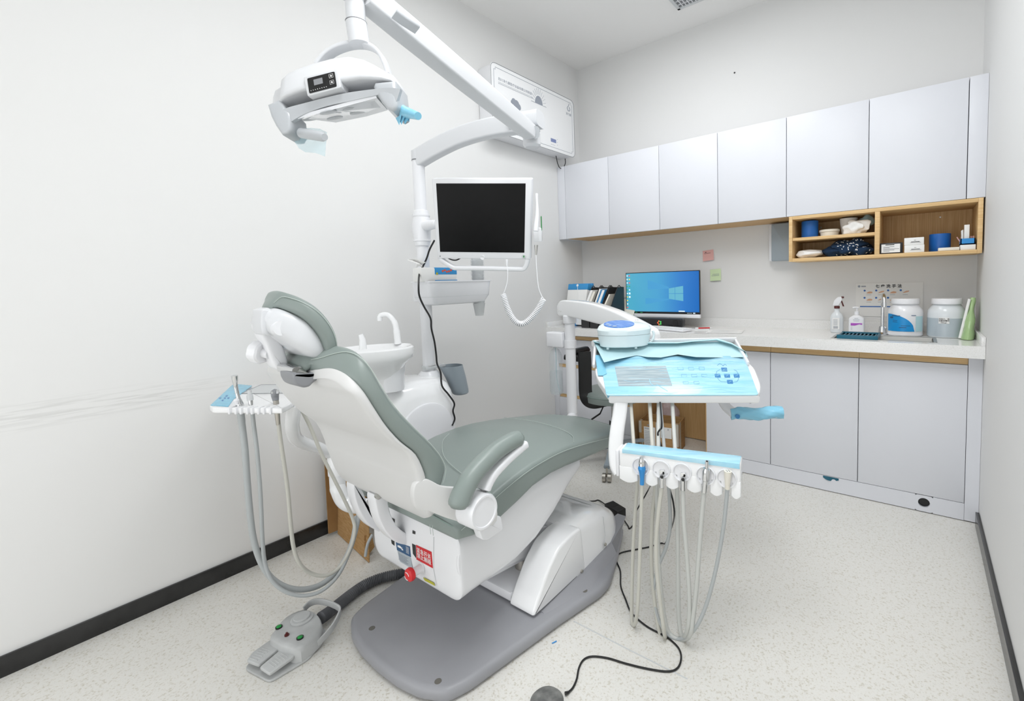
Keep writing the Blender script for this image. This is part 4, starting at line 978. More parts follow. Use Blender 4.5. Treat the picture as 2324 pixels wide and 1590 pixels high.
# curved tilt links behind the seat
link = [xz(u, v, .93) for u, v in ((843, 1119), (845, 1150), (853, 1178), (868, 1205), (890, 1225), (915, 1232), (941, 1236), (943, 1209), (925, 1208), (908, 1202), (892, 1188), (880, 1168), (873, 1145), (868, 1126))]
obj('tilt_link', MB().prism([(p.x, p.y) for p in cr([Vector(p) for p in link], 4, True)], 'x', .905, .955, .005), 'wp', chair)
link = [xz(u, v, .77) for u, v in ((795, 1095), (796, 1120), (804, 1148), (818, 1174), (838, 1194), (868, 1207), (862, 1190), (846, 1176), (834, 1160), (825, 1140), (821, 1125), (812, 1105))]
obj('tilt_link', MB().prism([(p.x, p.y) for p in cr([Vector(p) for p in link], 4, True)], 'x', .745, .795, .005), 'wp', chair)
pc = at(856, 1126, 'x', .957)
obj('link_bolt', MB().lathe([(0, .95), (.010, .95), (.010, .962), (.006, .964), (0, .964)], (0, pc.y+.004, pc.z), 'x', 16), 'steel', chair)
# labels and switch on the rear face of the seat shell (plane y = RY)
RY = -2.3440
def rq(mb, uvs, dy=0, th=.0015):
    P = [at(u, v, 'y', RY-dy) for u, v in uvs]
    mb.raw([(p.x, RY-dy, p.z) for p in P]+[(p.x, RY-dy+th, p.z) for p in P], [(0, 1, 2, 3), (4, 5, 6, 7), (0, 1, 5, 4), (1, 2, 6, 5), (2, 3, 7, 6), (3, 0, 4, 7)]); return P
mb = MB(); P = rq(mb, [(944, 1236), (979, 1252), (982, 1289), (945, 1269)], .0005)
sign = obj('warning_sign', mb, 'redl', chair, label='red sign')
xa, xb, za, zb_ = P[0].x, P[1].x, P[2].z, P[0].z; xm = (xa+xb)/2
cm = MB().text('紧急开关', .0185, Matrix.Translation((xm, RY-.0010, zb_-.0155))@Matrix.Rotation(math.pi/2, 4, 'X'), .0003).text('禁止触碰', .0185, Matrix.Translation((xm, RY-.0010, za+.0150))@Matrix.Rotation(math.pi/2, 4, 'X'), .0003)
obj('sign_text', cm, 'white_ink', sign)
mb = MB(); P = rq(mb, [(898, 1229), (930, 1240), (932, 1264), (901, 1248)], .0005); lb = obj('data_label', mb, 'navy', chair, label='dark blue label')
mk = MB(); 
for k in range(3): mk.box((P[0].x+.010, RY-.0012, P[2].z+.012+k*.002), (P[0].x+.038, RY-.0004, P[2].z+.0132+k*.002))
mk.box((P[0].x+.016, RY-.0013, P[0].z-.012), (P[0].x+.030, RY-.0004, P[0].z-.006)).box((P[0].x+.034, RY-.0013, P[0].z-.016), (P[0].x+.042, RY-.0004, P[0].z-.012))
for k in range(6): mk.box((P[1].x-.022, RY-.0012, P[2].z+.008+k*.004), (P[1].x-.006, RY-.0004, P[2].z+.0088+k*.004))
obj('label_print', mk, 'white_ink', lb)
mb = MB(); P = rq(mb, [(902, 1250), (932, 1266), (936, 1291), (908, 1274)], .0005); lb = obj('data_label', mb, 'silver', chair, label='silver label')
mk = MB()
for k in range(8): mk.box((P[0].x+.006, RY-.0012, P[2].z+.006+k*.0032), (P[1].x-.02+.006*math.sin(k*2.), RY-.0004, P[2].z+.0068+k*.0032))
obj('label_print', mk, 'grey_ink', lb)
mb = MB(); rq(mb, [(960, 1310), (983, 1322), (987, 1329), (964, 1317)], .0005); obj('caution_label', mb, 'yellow', chair, label='yellow label')
mb = MB()
for uv in ([(936, 1203), (942, 1206), (942, 1212), (936, 1210)], [(887, 1174), (895, 1178), (895, 1190), (887, 1188)], [(887, 1222), (895, 1226), (895, 1238), (889, 1233)], [(935, 1233), (943, 1237), (944, 1266), (937, 1256)]):
    rq(mb, uv, .0003)
obj('vent_slot', mb, 'blk', chair)
pe = at(956, 1288, 'y', RY)
pb = Vector((pe.x, RY, pe.z))
obj('switch_collar', MB().lathe([(0, -.032), (.013, -.032), (.014, -.001), (.017, 0)], tuple(pb), 'y', 24), 'wp', chair, label='grey-white collar of the red switch')
mb = MB().lathe([(0, -.052), (.013, -.051), (.0195, -.046), (.021, -.038), (.019, -.0325), (0, -.0325)], tuple(pb), 'y', 32)
bt = obj('emergency_switch', mb, 'red', chair, label='red mushroom switch')
ar = MB()
for a0 in (.3, 3.4):
    q = [(pb.x+.0115*math.cos(a0+k*.25), pb.y-.0515, pb.z+.0115*math.sin(a0+k*.25)) for k in range(8)]; ar.tube(q, .0011, 6)
obj('arrow_print', ar, 'white_ink', bt)
obj('body_seam', MB().tube([at(984, 1218, 'y', RY-.0003), at(984, 1290, 'y', RY-.0003), at(990, 1330, 'y', RY-.0003)], .0008, 6), 'lg', chair)
# headrest
hx_ = 1.105; hh_ = hx_-XC
hp = [(622, 684, .03), (640, 667, .05), (664, 670, .075), (692, 680, .095), (722, 698, .11), (747, 724, .118), (764, 754, .12), (770, 780, .118), (767, 797, .112)]
hi = [(620, 700, .03), (636, 699, .05), (657, 705, .075), (680, 714, .095), (703, 728, .11), (722, 748, .118), (736, 770, .12), (743, 790, .118), (745, 804, .112)]
st3 = []
for (a, b_) in zip(hp, hi): st3.append((xz(a[0], a[1], XC+a[2]), xz(b_[0], b_[1], XC+b_[2]), a[2]))
FR = cr([Vector((s[0][0], s[0][1], s[2])) for s in st3], 3); BK = cr([Vector((s[1][0], s[1][1], s[2])) for s in st3], 3)
hr = obj('headrest_cushion', MB().slab([((f.x, f.y), (b.x, b.y), f.z) for f, b in zip(FR, BK)], .022, .008, ends=4, endk=.8), 'pad', chair, 60)
sp2 = []
for f, b in zip(FR, BK):
    f2 = Vector((f.x, f.y)); b2 = Vector((b.x, b.y)); q = f2+(b2-f2)*.2; sp2.append((XC+f.z+.0003, q.x, q.y))
obj('stitching', MB().tube(sp2, .0009, 6), 'seam', hr)
lo_h = [(602, 736, .045), (614, 752, .06), (638, 765, .075), (658, 777, .085), (678, 790, .095), (696, 802, .10), (710, 810, .10), (722, 812, .095), (733, 807, .085)]
sth = []
for (a, b_) in zip(hi, lo_h): sth.append((xz(a[0], a[1], XC+b_[2]), xz(b_[0], b_[1], XC+b_[2]), b_[2]))
FR = cr([Vector((s[0][0], s[0][1], s[2])) for s in sth], 3); BK = cr([Vector((s[1][0], s[1][1], s[2])) for s in sth], 3)
obj('headrest_shell', MB().slab([((f.x, f.y), (b.x, b.y), f.z) for f, b in zip(FR, BK)], .022, 0, ends=4, endk=.5), 'lampw', hr, 60)
# headrest mount at the middle
xm = 1.03
def X3(u, v, x=xm): return at(u, v, 'x', x)
blk_ = [xz(u, v, xm) for u, v in ((598, 700), (640, 706), (690, 740), (655, 757), (640, 765), (600, 760), (596, 735))]
obj('pivot_block', MB().prism(rpoly(blk_, .008), 'x', XC-.02, XC+.040, .004, 3), 'lampw', chair)
pc1 = X3(601, 742, .96)
obj('pivot_barrel', MB().cyl((.93, pc1.y+.004, pc1.z), (1.05, pc1.y+.004, pc1.z), .018, 24), 'wp', chair)
ap = [X3(u, v, .975) for u, v in ((592, 737), (600, 752), (612, 775), (625, 800), (634, 820), (640, 832))]
armp = [xz(u, v, .97) for u, v in ((580, 738), (590, 729), (604, 733), (618, 752), (634, 775), (644, 800), (650, 822), (643, 838), (630, 838), (618, 830), (607, 806), (597, 778), (586, 756))]
obj('headrest_arm', MB().prism([(p.x, p.y) for p in cr([Vector(p) for p in armp], 3, True)], 'x', .935, .985, .009, 4), 'wp', chair)
kc = X3(592, 798, .93); 
kd = (X3(612, 802, .955)-X3(583, 797, .925)).normalized()
kn = MB(); rings = []
for h_, r_ in ((-.022, .0), (-.022, .022), (-.018, .026), (.004, .028), (.008, .024), (.008, 0)):
    ring = []
    u_ = kd.orthogonal().normalized(); v_ = kd.cross(u_)
    for k in range(36):
        a_ = 2*math.pi*k/36; r2 = r_*(1+.07*abs(math.cos(a_*3.5))) if r_ > .01 else max(r_, .0005)
        ring.append(X3(593, 799, .945)+kd*h_+u_*r2*math.cos(a_)+v_*r2*math.sin(a_))
    rings.append(ring)
obj('adjusting_knob', kn.loft(rings), 'wp', chair)
obj('knob_shaft', MB().cyl(X3(597, 799, .95), X3(613, 803, .968), .013, 20), 'wp', chair)
b0, b1 = X3(640, 833, .985), X3(674, 842, 1.045)
obj('headrest_bar', MB().ribbon([b0, b0.lerp(b1, .5), b1], .024, .022), 'chrome', chair)
b2 = X3(697, 852, 1.05)
obj('headrest_blade', MB().ribbon([b1, b1.lerp(b2, .6), b2], [.024, .018, .012], [.022, .020, .012]), 'steel', chair)
gp = [xz(u, v, 1.06) for u, v in ((659, 844), (672, 846), (700, 848), (712, 842), (726, 840), (727, 852), (705, 868), (698, 876), (685, 879), (668, 872), (660, 858))]
obj('rail_clip', MB().prism(rpoly(gp, .006), 'x', .995, 1.075, .007, 4), 'dg', chair)

# ================================================================== cuspidor unit
cusp = thing('cuspidor_unit', 'white cuspidor cabinet with spittoon bowl and tall lamp pole beside the chair', 'cuspidor unit', (.33, -1.95, 0))
rings = []
prof = [(.33, .90), (.345, .97), (.40, 1.0), (.50, 1.02), (.60, 1.0), (.67, .95), (.71, .86), (.735, .70), (.742, .45)]
for z_, k in prof:
    pl = rpoly([(-.165*k, -.195*k), (.165*k, -.195*k), (.165*k, .195*k), (-.165*k, .195*k)], .10*k, 6)
    rings.append([(.335+a, -1.925+c, z_) for a, c in pl])
obj('cabinet', MB().loft(rings), 'wg', cusp)
obj('round_panel', MB().lathe([(0, .012), (.135, .012), (.145, .008), (.148, .0), (0, 0)], (.498, -1.93, .50), 'x', 48), 'wp', cusp)
obj('chair_bracket', MB().box((.47, -1.98, .36), (.74, -1.88, .42), .01), 'wp', cusp)
# bowl
bc = Vector((.43, -2.125, .0))
def oval(cx, cy, z_, a, c, n=40, rot=.9, e=2.4):
    out = []
    for k in range(n):
        t_ = 2*math.pi*k/n; x_ = a*abs(math.cos(t_))**(2/e)*(1 if math.cos(t_) > 0 else -1); y_ = c*abs(math.sin(t_))**(2/e)*(1 if math.sin(t_) > 0 else -1)
        out.append((cx+x_*math.cos(rot)-y_*math.sin(rot), cy+x_*math.sin(rot)+y_*math.cos(rot), z_))
    return out
rot = 1.02
dx_, dy_ = math.cos(rot), math.sin(rot)
B = [(.745, .055, .05, .055), (.79, .060, .055, .045), (.815, .075, .07, .03), (.85, .13, .10, 0), (.875, .158, .118, 0), (.895, .166, .124, 0), (.918, .163, .122, 0), (.924, .155, .115, 0), (.919, .14, .10, 0), (.89, .11, .08, 0), (.87, .05, .04, 0)]
rings = [oval(bc.x+dx_*s_, bc.y+dy_*s_, z_, a, c, rot=rot) for z_, a, c, s_ in B]
obj('spittoon_bowl', MB().loft(rings), 'wg', cusp)
rings = [oval(bc.x+dx_*.06, bc.y+dy_*.06, z_, a, a, rot=rot, e=2) for z_, a in ((.735, .056), (.80, .060), (.86, .068))]
obj('bowl_neck', MB().loft(rings), 'wp', cusp)
fb = onpl(903, 778, (0, 0, .923), (0, 0, 1)); fb = at(903, 780, 'z', .922)
fd = -(RT*.8+Vector((0, 0, 0))); fd.z = 0; fd.normalize()
def F3(s_, z_): return (fb.x+fd.x*s_, fb.y+fd.y*s_, z_)
obj('cup_filler_spout', MB().tube(cr([F3(0, .922), F3(.003, .98), F3(.010, 1.02), F3(.035, 1.052), F3(.062, 1.054), F3(.074, 1.047)], 5), [.0165]+[.0145]*5+[.0125]*5+[.011]*15, 16).cyl(F3(.074, 1.050), F3(.075, 1.028), .0105, 16), 'wg', cusp)
obj('bowl_flusher', MB().tube([at(824, 792, 'z', .922), at(824, 792, 'z', .922)+Vector((0, 0, .04)), at(824, 792, 'z', .922)+Vector((-.004, -.004, .062))], [.016, .0125, .009], 16), 'wg', cusp)
# pole with foot
PXY = Vector((.35, -1.798, 0))
obj('pole_foot', MB().lathe([(0, .70), (.06, .70), (.052, .745), (.038, .762), (0, .762)], tuple(PXY), 'z', 32), 'wp', cusp)
obj('lamp_pole', MB().cyl((PXY.x, PXY.y, .74), (PXY.x, PXY.y, 1.795), .0285, 32), 'wp', cusp)
obj('pole_ring', MB().lathe([(.0288, 1.772), (.0302, 1.773), (.0302, 1.777), (.0288, 1.778)], tuple(PXY), 'z', 32), 'dg', cusp)
# barrel joint of the monitor arm
zb0 = at(952, 558, 'x', .35).z; zb1 = at(948, 476, 'x', .35).z
def zf(f): return zb0+(zb1-zb0)*f
obj('barrel_joint', MB().lathe([(.0289, zf(0)), (.035, zf(.01)), (.038, zf(.12)), (.041, zf(.13)), (.041, zf(.17)), (.0385, zf(.18)), (.044, zf(.5)), (.0385, zf(.8)), (.041, zf(.82)), (.041, zf(.86)), (.037, zf(.87)), (.036, zf(.97)), (.0289, zf(1))], tuple(PXY), 'z', 40), 'wp', cusp)
# waste bin ring and bin
t = thing('waste_bin', 'blue-grey plastic waste bin clipped on the pole of the cuspidor unit', 'bin', (.42, -1.64, .62))
bc2 = at(1030, 850, 'x', .42)
za_ = at(1030, 828, 'x', .42).z; zb_ = at(1045, 892, 'x', .42).z
rings = []
for f_, k, sh in ((0, .62, .030), (.04, .75, .029), (.15, .80, .026), (.6, .93, .008), (1, 1.06, -.012), (1.0, 1.02, -.012), (.6, .88, .008), (.06, .7, .028)):
    zz = zb_+(za_-zb_)*f_; rings.append(oval(.42+sh*.3, bc2.y+sh, zz, .052*k, .052*k, 32, 0, 2.2))
obj('bin_body', MB().loft(rings), 'gunit', t)
zb2 = at(975, 832, 'x', .35).z
obj('clip_band', MB().box((.37, PXY.y-.04, zb2-.006), (.385, bc2.y-.02, zb2+.008), .001).lathe([(.0286, zb2-.008), (.034, zb2-.008), (.034, zb2+.008), (.0286, zb2+.008)], tuple(PXY), 'z', 32), 'lg', t)
# ================================================================== cup and tissue tray on the pole
t = thing('accessory_tray', 'white plastic tray with cup holder fixed to the pole below the monitor', 'tray', (.42, -1.62, 1.08))
AX = .40
za_ = at(1020, 637, 'x', AX).z; zc_ = at(1000, 691, 'x', AX).z; ya = at(948, 640, 'x', AX).y; yb = at(1097, 637, 'x', AX).y
tray_r = []
def trr(z_, k, ky): return [(AX+.0+a, (ya+yb)/2+c, z_) for a, c in rpoly([(-.085*k, -(yb-ya)/2*ky), (.085*k, -(yb-ya)/2*ky), (.085*k, (yb-ya)/2*ky), (-.085*k, (yb-ya)/2*ky)], .045*k, 5)]
tray_r = [trr(zc_, .55, .72), trr(zc_+.006, .72, .82), trr(zc_+.04, .9, .93), trr(za_-.006, .96, .97), trr(za_-.006, 1.0, 1.0), trr(za_, 1.0, 1.0), trr(za_, .92, .95), trr(zc_+.03, .8, .88)]
obj('tray_body', MB().loft(tray_r), 'wp', t)
obj('lower_band', MB().loft([trr(zc_+.0395, .905, .935), trr(zc_+.0405, .905, .935)], (False, False)), 'lg', t)
obj('pole_clamp', MB().box((PXY.x-.034, PXY.y-.045, zc_+.018), (PXY.x+.034, PXY.y+.03, za_-.012), .006), 'wp', t)
# cups
cx_, cy_ = AX+.03, at(1085, 640, 'x', AX+.03).y
zt_ = at(1090, 585, 'x', AX+.03).z; zb_ = at(1085, 716, 'x', AX+.03).z
def cup_mesh(z_): return MB().lathe([(.021, z_), (.031, z_+.062), (.0325, z_+.0635), (.0325, z_+.065), (.0305, z_+.0642), (.0204, z_+.0008), (0, z_+.0006), (0, z_)], (cx_, cy_, 0), 'z', 26)
cup = tag(obj('plastic_cup', cup_mesh(zb_), 'cupm'), 'clear plastic cup in the nested stack standing through the tray', 'cup', 'nested clear cups in the tray')
nc = 15
for k in range(1, nc): clone(cup, (0, 0, k*(zt_-zb_-.065)/(nc-1)))
t = thing('cup_dispenser', 'clear plastic tube holding the stack of cups at the tray end', 'cup holder', (cx_, cy_, zc_))
obj('holder_tube', MB().lathe([(.0355, zc_+.022), (.0355, zt_-.01), (.034, zt_-.01), (.034, zc_+.022)], (cx_, cy_, 0), 'z', 30), 'clear', t)
# tissue box
t = thing('tissue_box', 'white and blue tissue packet standing in the tray on the pole', 'tissue box', (.40, -1.72, za_))
tb0 = at(955, 637, 'x', .44); 
y0_, y1_ = at(957, 630, 'x', .455).y, at(1037, 630, 'x', .455).y; zt2 = at(990, 607, 'x', .455).z; zb3 = za_-.004
obj('packet_body', MB().box((.385, y0_, zb3), (.455, y1_, zt2), .006), 'pbag' if False else 'paper', t)
ym = y0_+(y1_-y0_)*.36
obj('blue_band', MB().box((.39, ym, zb3+.034), (.4562, y1_+.0008, zt2+.0008), .002).box((.39, ym, zb3+.003), (.4562, y1_+.0008, zb3+.008)), 'skyblue', t)
mk = MB()
for k in range(5): mk.lathe([(0, .4566), (.0055, .4566), (.0055, .4558)], (0, ym+.045+.012*k, zt2-.016+.004*math.sin(k*2)), 'x', 10)
obj('flower_print', mk, 'orange', t)
mk = MB().lathe([(0, .4566), (.006, .4566), (.006, .4558)], (0, ym+.012, zt2-.028), 'x', 12)
obj('yellow_print', mk, 'yellow', t)
tp = [at(u, v, 'x', .40) for u, v in ((955, 588), (972, 582), (990, 579), (990, 600), (970, 602), (957, 597))]
g = MB().grid(lambda u, v: (.425+.03*math.sin(v*5+u*3)*(.3+v)-.02, y0_+.008+.055*u+.012*v*math.sin(u*4)-.02*v, zt2+.003+.038*v*(1-.3*u)+.006*math.sin(u*6)), 14, 8, .0008)
obj('tissue', g, 'paper', t)

# ================================================================== monitor on the arm
mon = thing('dental_monitor', 'white framed monitor with black screen on an arm from the pole', 'monitor', tuple(dep(1093, 610, 1.88)))
c_ul, c_ur, c_ll, c_lr = dep(979, 405, 1.80), dep(1207, 405, 1.78), dep(1006, 614, 1.93), dep(1201, 616, 1.90)
mc = (c_ul+c_ur+c_ll+c_lr)/4; mxx = ((c_ur-c_ul)+(c_lr-c_ll)).normalized(); myy = ((c_ul-c_ll)+(c_ur-c_lr)); myy = (myy-mxx*myy.dot(mxx)).normalized()
Mm = frame(tuple(mc), mxx, myy); Mi = Mm.inverted(); mn = mxx.cross(myy)
def loc2(u, v, M_=None, Mi_=None, z_=0):
    M_ = M_ or Mm; Mi_ = Mi_ or Mi
    n_ = M_.to_3x3()@Vector((0, 0, 1)); o_ = M_@Vector((0, 0, z_)); p = onpl(u, v, o_, n_); q = Mi_@p; return (q.x, q.y)
fl = [loc2(u, v) for u, v in ((979, 404), (1207, 404), (1203, 590), (1200, 617), (1012, 614), (993, 590))]
print('monitor outline', [(round(a, 3), round(b, 3)) for a, b in fl])
scq = [loc2(u, v) for u, v in ((990, 416), (1193, 416), (1190, 573), (999, 571))]
slq = [loc2(u, v) for u, v in ((1008, 587), (1184, 588), (1181, 606), (1012, 603))]
outp = rpoly(fl, [.008, .008, .0, .024, .024, .0], 5); slot = rpoly(slq, .014, 5)
# frame pieces around the handle slot
yb_t = (slq[0][1]+slq[1][1])/2; yb_b = (slq[2][1]+slq[3][1])/2
main = rpoly([fl[0], fl[1], (fl[2][0], yb_t), (fl[5][0], yb_t)], [.008, .008, 0, 0], 5)
o_ = MB().prism(main, 'z', -.045, .0, .005, 3, mt=Mm)
hp_ = cr([Mm@Vector(p) for p in ((fl[5][0]+.012, yb_t+.012, -.014), (fl[5][0]+.014, yb_t-.008, -.014), (fl[4][0]+.026, fl[4][1]+.013, -.014), (fl[4][0]+.055, fl[4][1]+.009, -.014), (0, fl[4][1]+.009, -.014), (fl[3][0]-.05, fl[3][1]+.009, -.014), (fl[3][0]-.020, fl[3][1]+.013, -.014), (fl[2][0]-.013, yb_t-.008, -.014), (fl[2][0]-.012, yb_t+.012, -.014))], 6)
obj('monitor_frame', o_, 'wp', mon)
obj('grab_handle', MB().ribbon(hp_, .018, .024, up=tuple(mn)), 'wp', mon)
obj('screen', MB().prism(scq, 'z', -.003, .0012, mt=Mm), 'blkg', mon)
pw = loc2(1095, 584); obj('power_button', MB().lathe([(0, .002), (.0055, .002), (.0085, .0035), (.009, .0)], (pw[0], pw[1], 0), 'z', 24, mt=Mm), 'wp', mon)
lg_ = loc2(1189, 582); em = obj('oval_badge', MB().lathe([(0, .0016), (.0078, .0016), (.009, .0)], (lg_[0], lg_[1], 0), 'z', 24, mt=Mm@Matrix.Identity(4)), 'lg', mon)
obj('badge_figure', MB().box((lg_[0]-.0025, lg_[1]-.003, .0016), (lg_[0]+.0025, lg_[1]+.002, .0022), mt=Mm).lathe([(0, .0022), (.002, .0022), (.002, .0016)], (lg_[0], lg_[1]+.0035, 0), 'z', 10, mt=Mm), 'green', em)
ir = loc2(999, 581); obj('indicator_window', MB().lathe([(0, .0008), (.0018, .0008), (.0018, 0)], (ir[0], ir[1], 0), 'z', 12, mt=Mm), 'blk', mon)
zr = at(970, 513, 'x', .38)
rear = Mm@Vector((0, .0, -.046))
ap0 = Vector((PXY.x+.03, PXY.y, zr.z))
obj('monitor_arm', MB().cyl(ap0, ap0+(Vector((rear.x, rear.y, zr.z))-ap0).normalized()*.10, .026, 24, .020).tube([ap0+(Vector((rear.x, rear.y, zr.z))-ap0).normalized()*.09, Vector((rear.x, rear.y, zr.z))+Vector((-.06, .07, 0)), rear+Vector((-.04, .05, 0)), rear], .019, 20), 'wp', mon)
# intraoral camera hanging at the right edge
t = thing('intraoral_camera', 'slim white wand camera in a holder at the right edge of the monitor', 'camera', tuple(dep(1215, 560, 1.78)))
wd_ = [dep(u, v, 1.79) for u, v in ((1218, 439), (1218, 450), (1219, 470), (1219, 490), (1217, 508), (1216, 524))]
obj('wand', MB().tube(cr(wd_, 4), [.005, .0062, .006, .0055, .0052, .005, .005, .0052, .0056, .006, .0066, .0072, .0078, .0085, .009, .0095, .010, .0102, .0105, .0105, .0105], 14), 'wp', t)
ch = [Mi@dep(u, v, 1.79) for u, v in ((1205, 522), (1224, 556))]
obj('holder_clip', MB().box((ch[0].x, ch[1].y, -.02), (ch[1].x, ch[0].y, .004), .003, mt=Mm), 'wp', t)
obj('tail_sleeve', MB().tube([dep(1217, 556, 1.79), dep(1216.5, 578, 1.79)], [.007, .0035], 12), 'steel', t)
obj('green_strip', MB().box((ch[1].x-.002, ch[0].y-.01, -.012), (ch[1].x+.001, ch[0].y+.045, .0), mt=Mm), 'green', t)
c1_ = [dep(u, v, 1.79) for u, v in ((1216.5, 577), (1218, 610), (1222, 650), (1229, 670), (1234, 678))]
obj('cable', MB().tube(cr(c1_, 5), .0016, 8), 'wpm', t)
cc = cr([dep(u, v, 1.79) for u, v in ((1234, 678), (1220, 703), (1200, 726), (1182, 735), (1165, 724), (1152, 700), (1144, 675), (1142, 668))], 90)
hel = []; Lp = 0; tot = sum((cc[i+1]-cc[i]).length for i in range(len(cc)-1)); turns = 44
for i in range(len(cc)-1):
    T_ = (cc[i+1]-cc[i]); a_ = 2*math.pi*turns*Lp/tot; Lp += T_.length; T_.normalize(); u_ = T_.cross(mn).normalized(); hel.append(cc[i]+(u_*math.cos(a_)+T_.cross(u_)*math.sin(a_))*.0092)
obj('coiled_cord', MB().tube(hel, .0027, 6), 'wp', t)
c2_ = [dep(u, v, 1.79) for u, v in ((1142, 668), (1147, 655), (1152, 635), (1152, 612), (1150, 600))]
obj('cable', MB().tube(cr(c2_, 5), .0016, 8).tube([dep(1150, 603, 1.79), dep(1150, 588, 1.79)], [.003, .006], 10), 'wpm', t)
# black cable down the pole
cb_ = [(986, 545, .43), (975, 566, .42), (969, 584, .41), (962, 600, .41), (952, 620, .43), (950, 650, .52), (952, 672, .52), (962, 695, .50), (977, 722, .47), (979, 745, .46), (986, 775, .46), (990, 805, .46), (992, 825, .46), (1000, 845, .485), (1003, 875, .50), (1018, 895, .51), (1031, 915, .51), (1028, 932, .51), (1032, 950, .51), (1026, 965, .51)]
tag(obj('power_cable', MB().tube(cr([at(u, v, 'x', x_) for u, v, x_ in cb_], 5), .0042, 8), 'blk'), 'black cable running down the pole from the white framed monitor', 'cable')
tag(obj('power_cable', MB().tube(cr([dep(u, v, 2.0) for u, v in ((1010, 580), (1022, 588), (1035, 590), (1046, 584), (1050, 575))], 5), .003, 8), 'blk'), 'short black cable loop seen through the monitor handle slot', 'cable')

# ================================================================== operating light
EL = at(1213, 285, 'y', -1.62)       # elbow
topz = 2.02
LT = dep(807, 6, 1.19)
light = thing('operating_light', 'white dental operating light hanging from jointed arms above the headrest', 'lamp', (1.07, -2.52, 1.6))
# lower curved arm pole -> elbow
p0 = Vector((PXY.x, PXY.y, 1.80)); P_ = [(948, 352), (985, 330), (1035, 305), (1090, 287), (1150, 275), (1205, 268)]
A = []
for i_, (u, v) in enumerate(P_):
    f_ = i_/(len(P_)-1); base_ = p0.lerp(EL, f_); hd = Vector((EL.x-p0.x, EL.y-p0.y, 0)).normalized(); n_ = Vector((-hd.y, hd.x, 0)); A.append(onpl(u, v, p0, n_))
A[0] = Vector((p0.x, p0.y, A[0].z))
obj('lower_arm', MB().ribbon([p-Vector((0, 0, .018)) for p in cr(A, 6)], .056, .082, up=(0, 0, 1), rd=.2).cyl((p0.x, p0.y, 1.778), (p0.x, p0.y, A[0].z+.018), .030, 28), 'lampw', light)
el = A[-1]
ad_ = (A[-1]-A[-2]); ad_.z = 0; ad_.normalize()
obj('elbow_block', MB().ribbon([el-ad_*.09-Vector((0, 0, .012)), el+ad_*.045-Vector((0, 0, .010))], .088, .070, up=(0, 0, 1)), 'lampw', light)
obj('elbow_joint', MB().lathe([(0, el.z-.046), (.038, el.z-.046), (.038, el.z-.056), (.035, el.z-.058), (.035, el.z-.066), (.038, el.z-.068), (.038, el.z-.115), (.030, el.z-.125), (0, el.z-.125)], (el.x, el.y, 0), 'z', 32), 'lampw', light)
# upper arm from elbow to lamp drop
Ue = dep(1203, 300, (EL-CAM).dot(FW)-.06); Ut = dep(825, -12, 1.20)
um = [Ue.lerp(Ut, k/6) for k in range(7)]
obj('upper_arm', MB().ribbon(um, [.052, .056, .058, .06, .06, .06, .058], [.058, .062, .066, .068, .068, .066, .06], up=(0, 0, 1), rd=.14), 'lampw', light)
obj('arm_pivot', MB().ribbon([Ue+Vector((.02, .0, -.004)), Vector((el.x, el.y, el.z-.06))], .05, .05), 'horn', light)
gr_ = [dep(u, v, z_) for u, v, z_ in ((895, 30, 1.22), (915, 45, 1.235), (948, 66, 1.26))]
obj('arm_grip', MB().ribbon(gr_, .04, .012, up=(0, 0, 1)), 'horn', light)
# drop stem
s0, s1, s2 = dep(805, -5, 1.19), dep(806, 46, 1.185), dep(813, 92, 1.18)
obj('drop_block', MB().box((s0.x-.033, s0.y-.033, s0.z-.005), (s0.x+.033, s0.y+.033, s0.z+.08), .01), 'lampw', light)
sx_, sy_ = s0.x, s0.y
z1_, z2_ = s1.z, dep(812, 84, 1.18).z
obj('drop_stem', MB().cyl((sx_, sy_, s0.z+.01), (sx_, sy_, z1_+.001), .0235, 28).cyl((sx_, sy_, z1_-.001), (sx_+.004, sy_+.003, z2_-.01), .0255, 28), 'lampw', light)
obj('stem_ring', MB().lathe([(.0256, z1_-.001), (.0262, z1_), (.0256, z1_+.001), (.02, z1_+.001), (.02, z1_-.001)], (sx_, sy_, 0), 'z', 28), 'dg', light)
# head local frame: x to the right along the lamp, y up, z towards the camera
hc = dep(772, 205, 1.17)
hxv = (dep(905, 196, 1.16)-dep(640, 222, 1.16)); 
Mh = frame(tuple(hc), hxv, UP); Mhi = Mh.inverted()
S_ = 1.17/F_PX       # metres per pixel at the head
def HL(u, v, z_=0): return loc2(u, v, Mh, Mhi, z_)
# yoke ring
yk = [Mh@Vector((*HL(u, v, -.04), -.04)) for u, v in ((722, 150), (745, 124), (775, 108), (810, 101), (840, 106), (862, 122), (876, 148), (884, 172))]
obj('yoke', MB().ribbon(cr(yk, 6), .034, .010, up=tuple(UP)), 'lampw', light)
# housing: sections along x
hsec = [(632, 214, 254), (640, 205, 256), (658, 196, 250), (661, 180, 246), (675, 168, 240), (700, 158, 232), (730, 148, 224), (770, 137, 216), (805, 133, 208), (835, 140, 202), (858, 152, 200), (880, 166, 198), (898, 176, 198), (908, 190, 202)]
rings = []
for k, (u, vt, vb) in enumerate(hsec):
    t_ = k/(len(hsec)-1); dz = .10*math.sin(math.pi*min(1, max(0, .06+.88*t_)))**.5
    top = Vector((*HL(u, vt), 0)); bot = Vector((*HL(u, vb), 0)); h_ = top.y-bot.y
    pl = rpoly([(-dz, -h_/2), (dz*.60, -h_/2), (dz*.42, h_*.28), (dz*.1, h_/2), (-dz*.7, h_/2)], min(.012, h_*.3), 4)
    rings.append([Mh@Vector(((top.x+bot.x)/2, (top.y+bot.y)/2+b_, a)) for a, b_ in pl])
obj('lamp_housing', MB().loft(rings), 'lampw', light, 45)
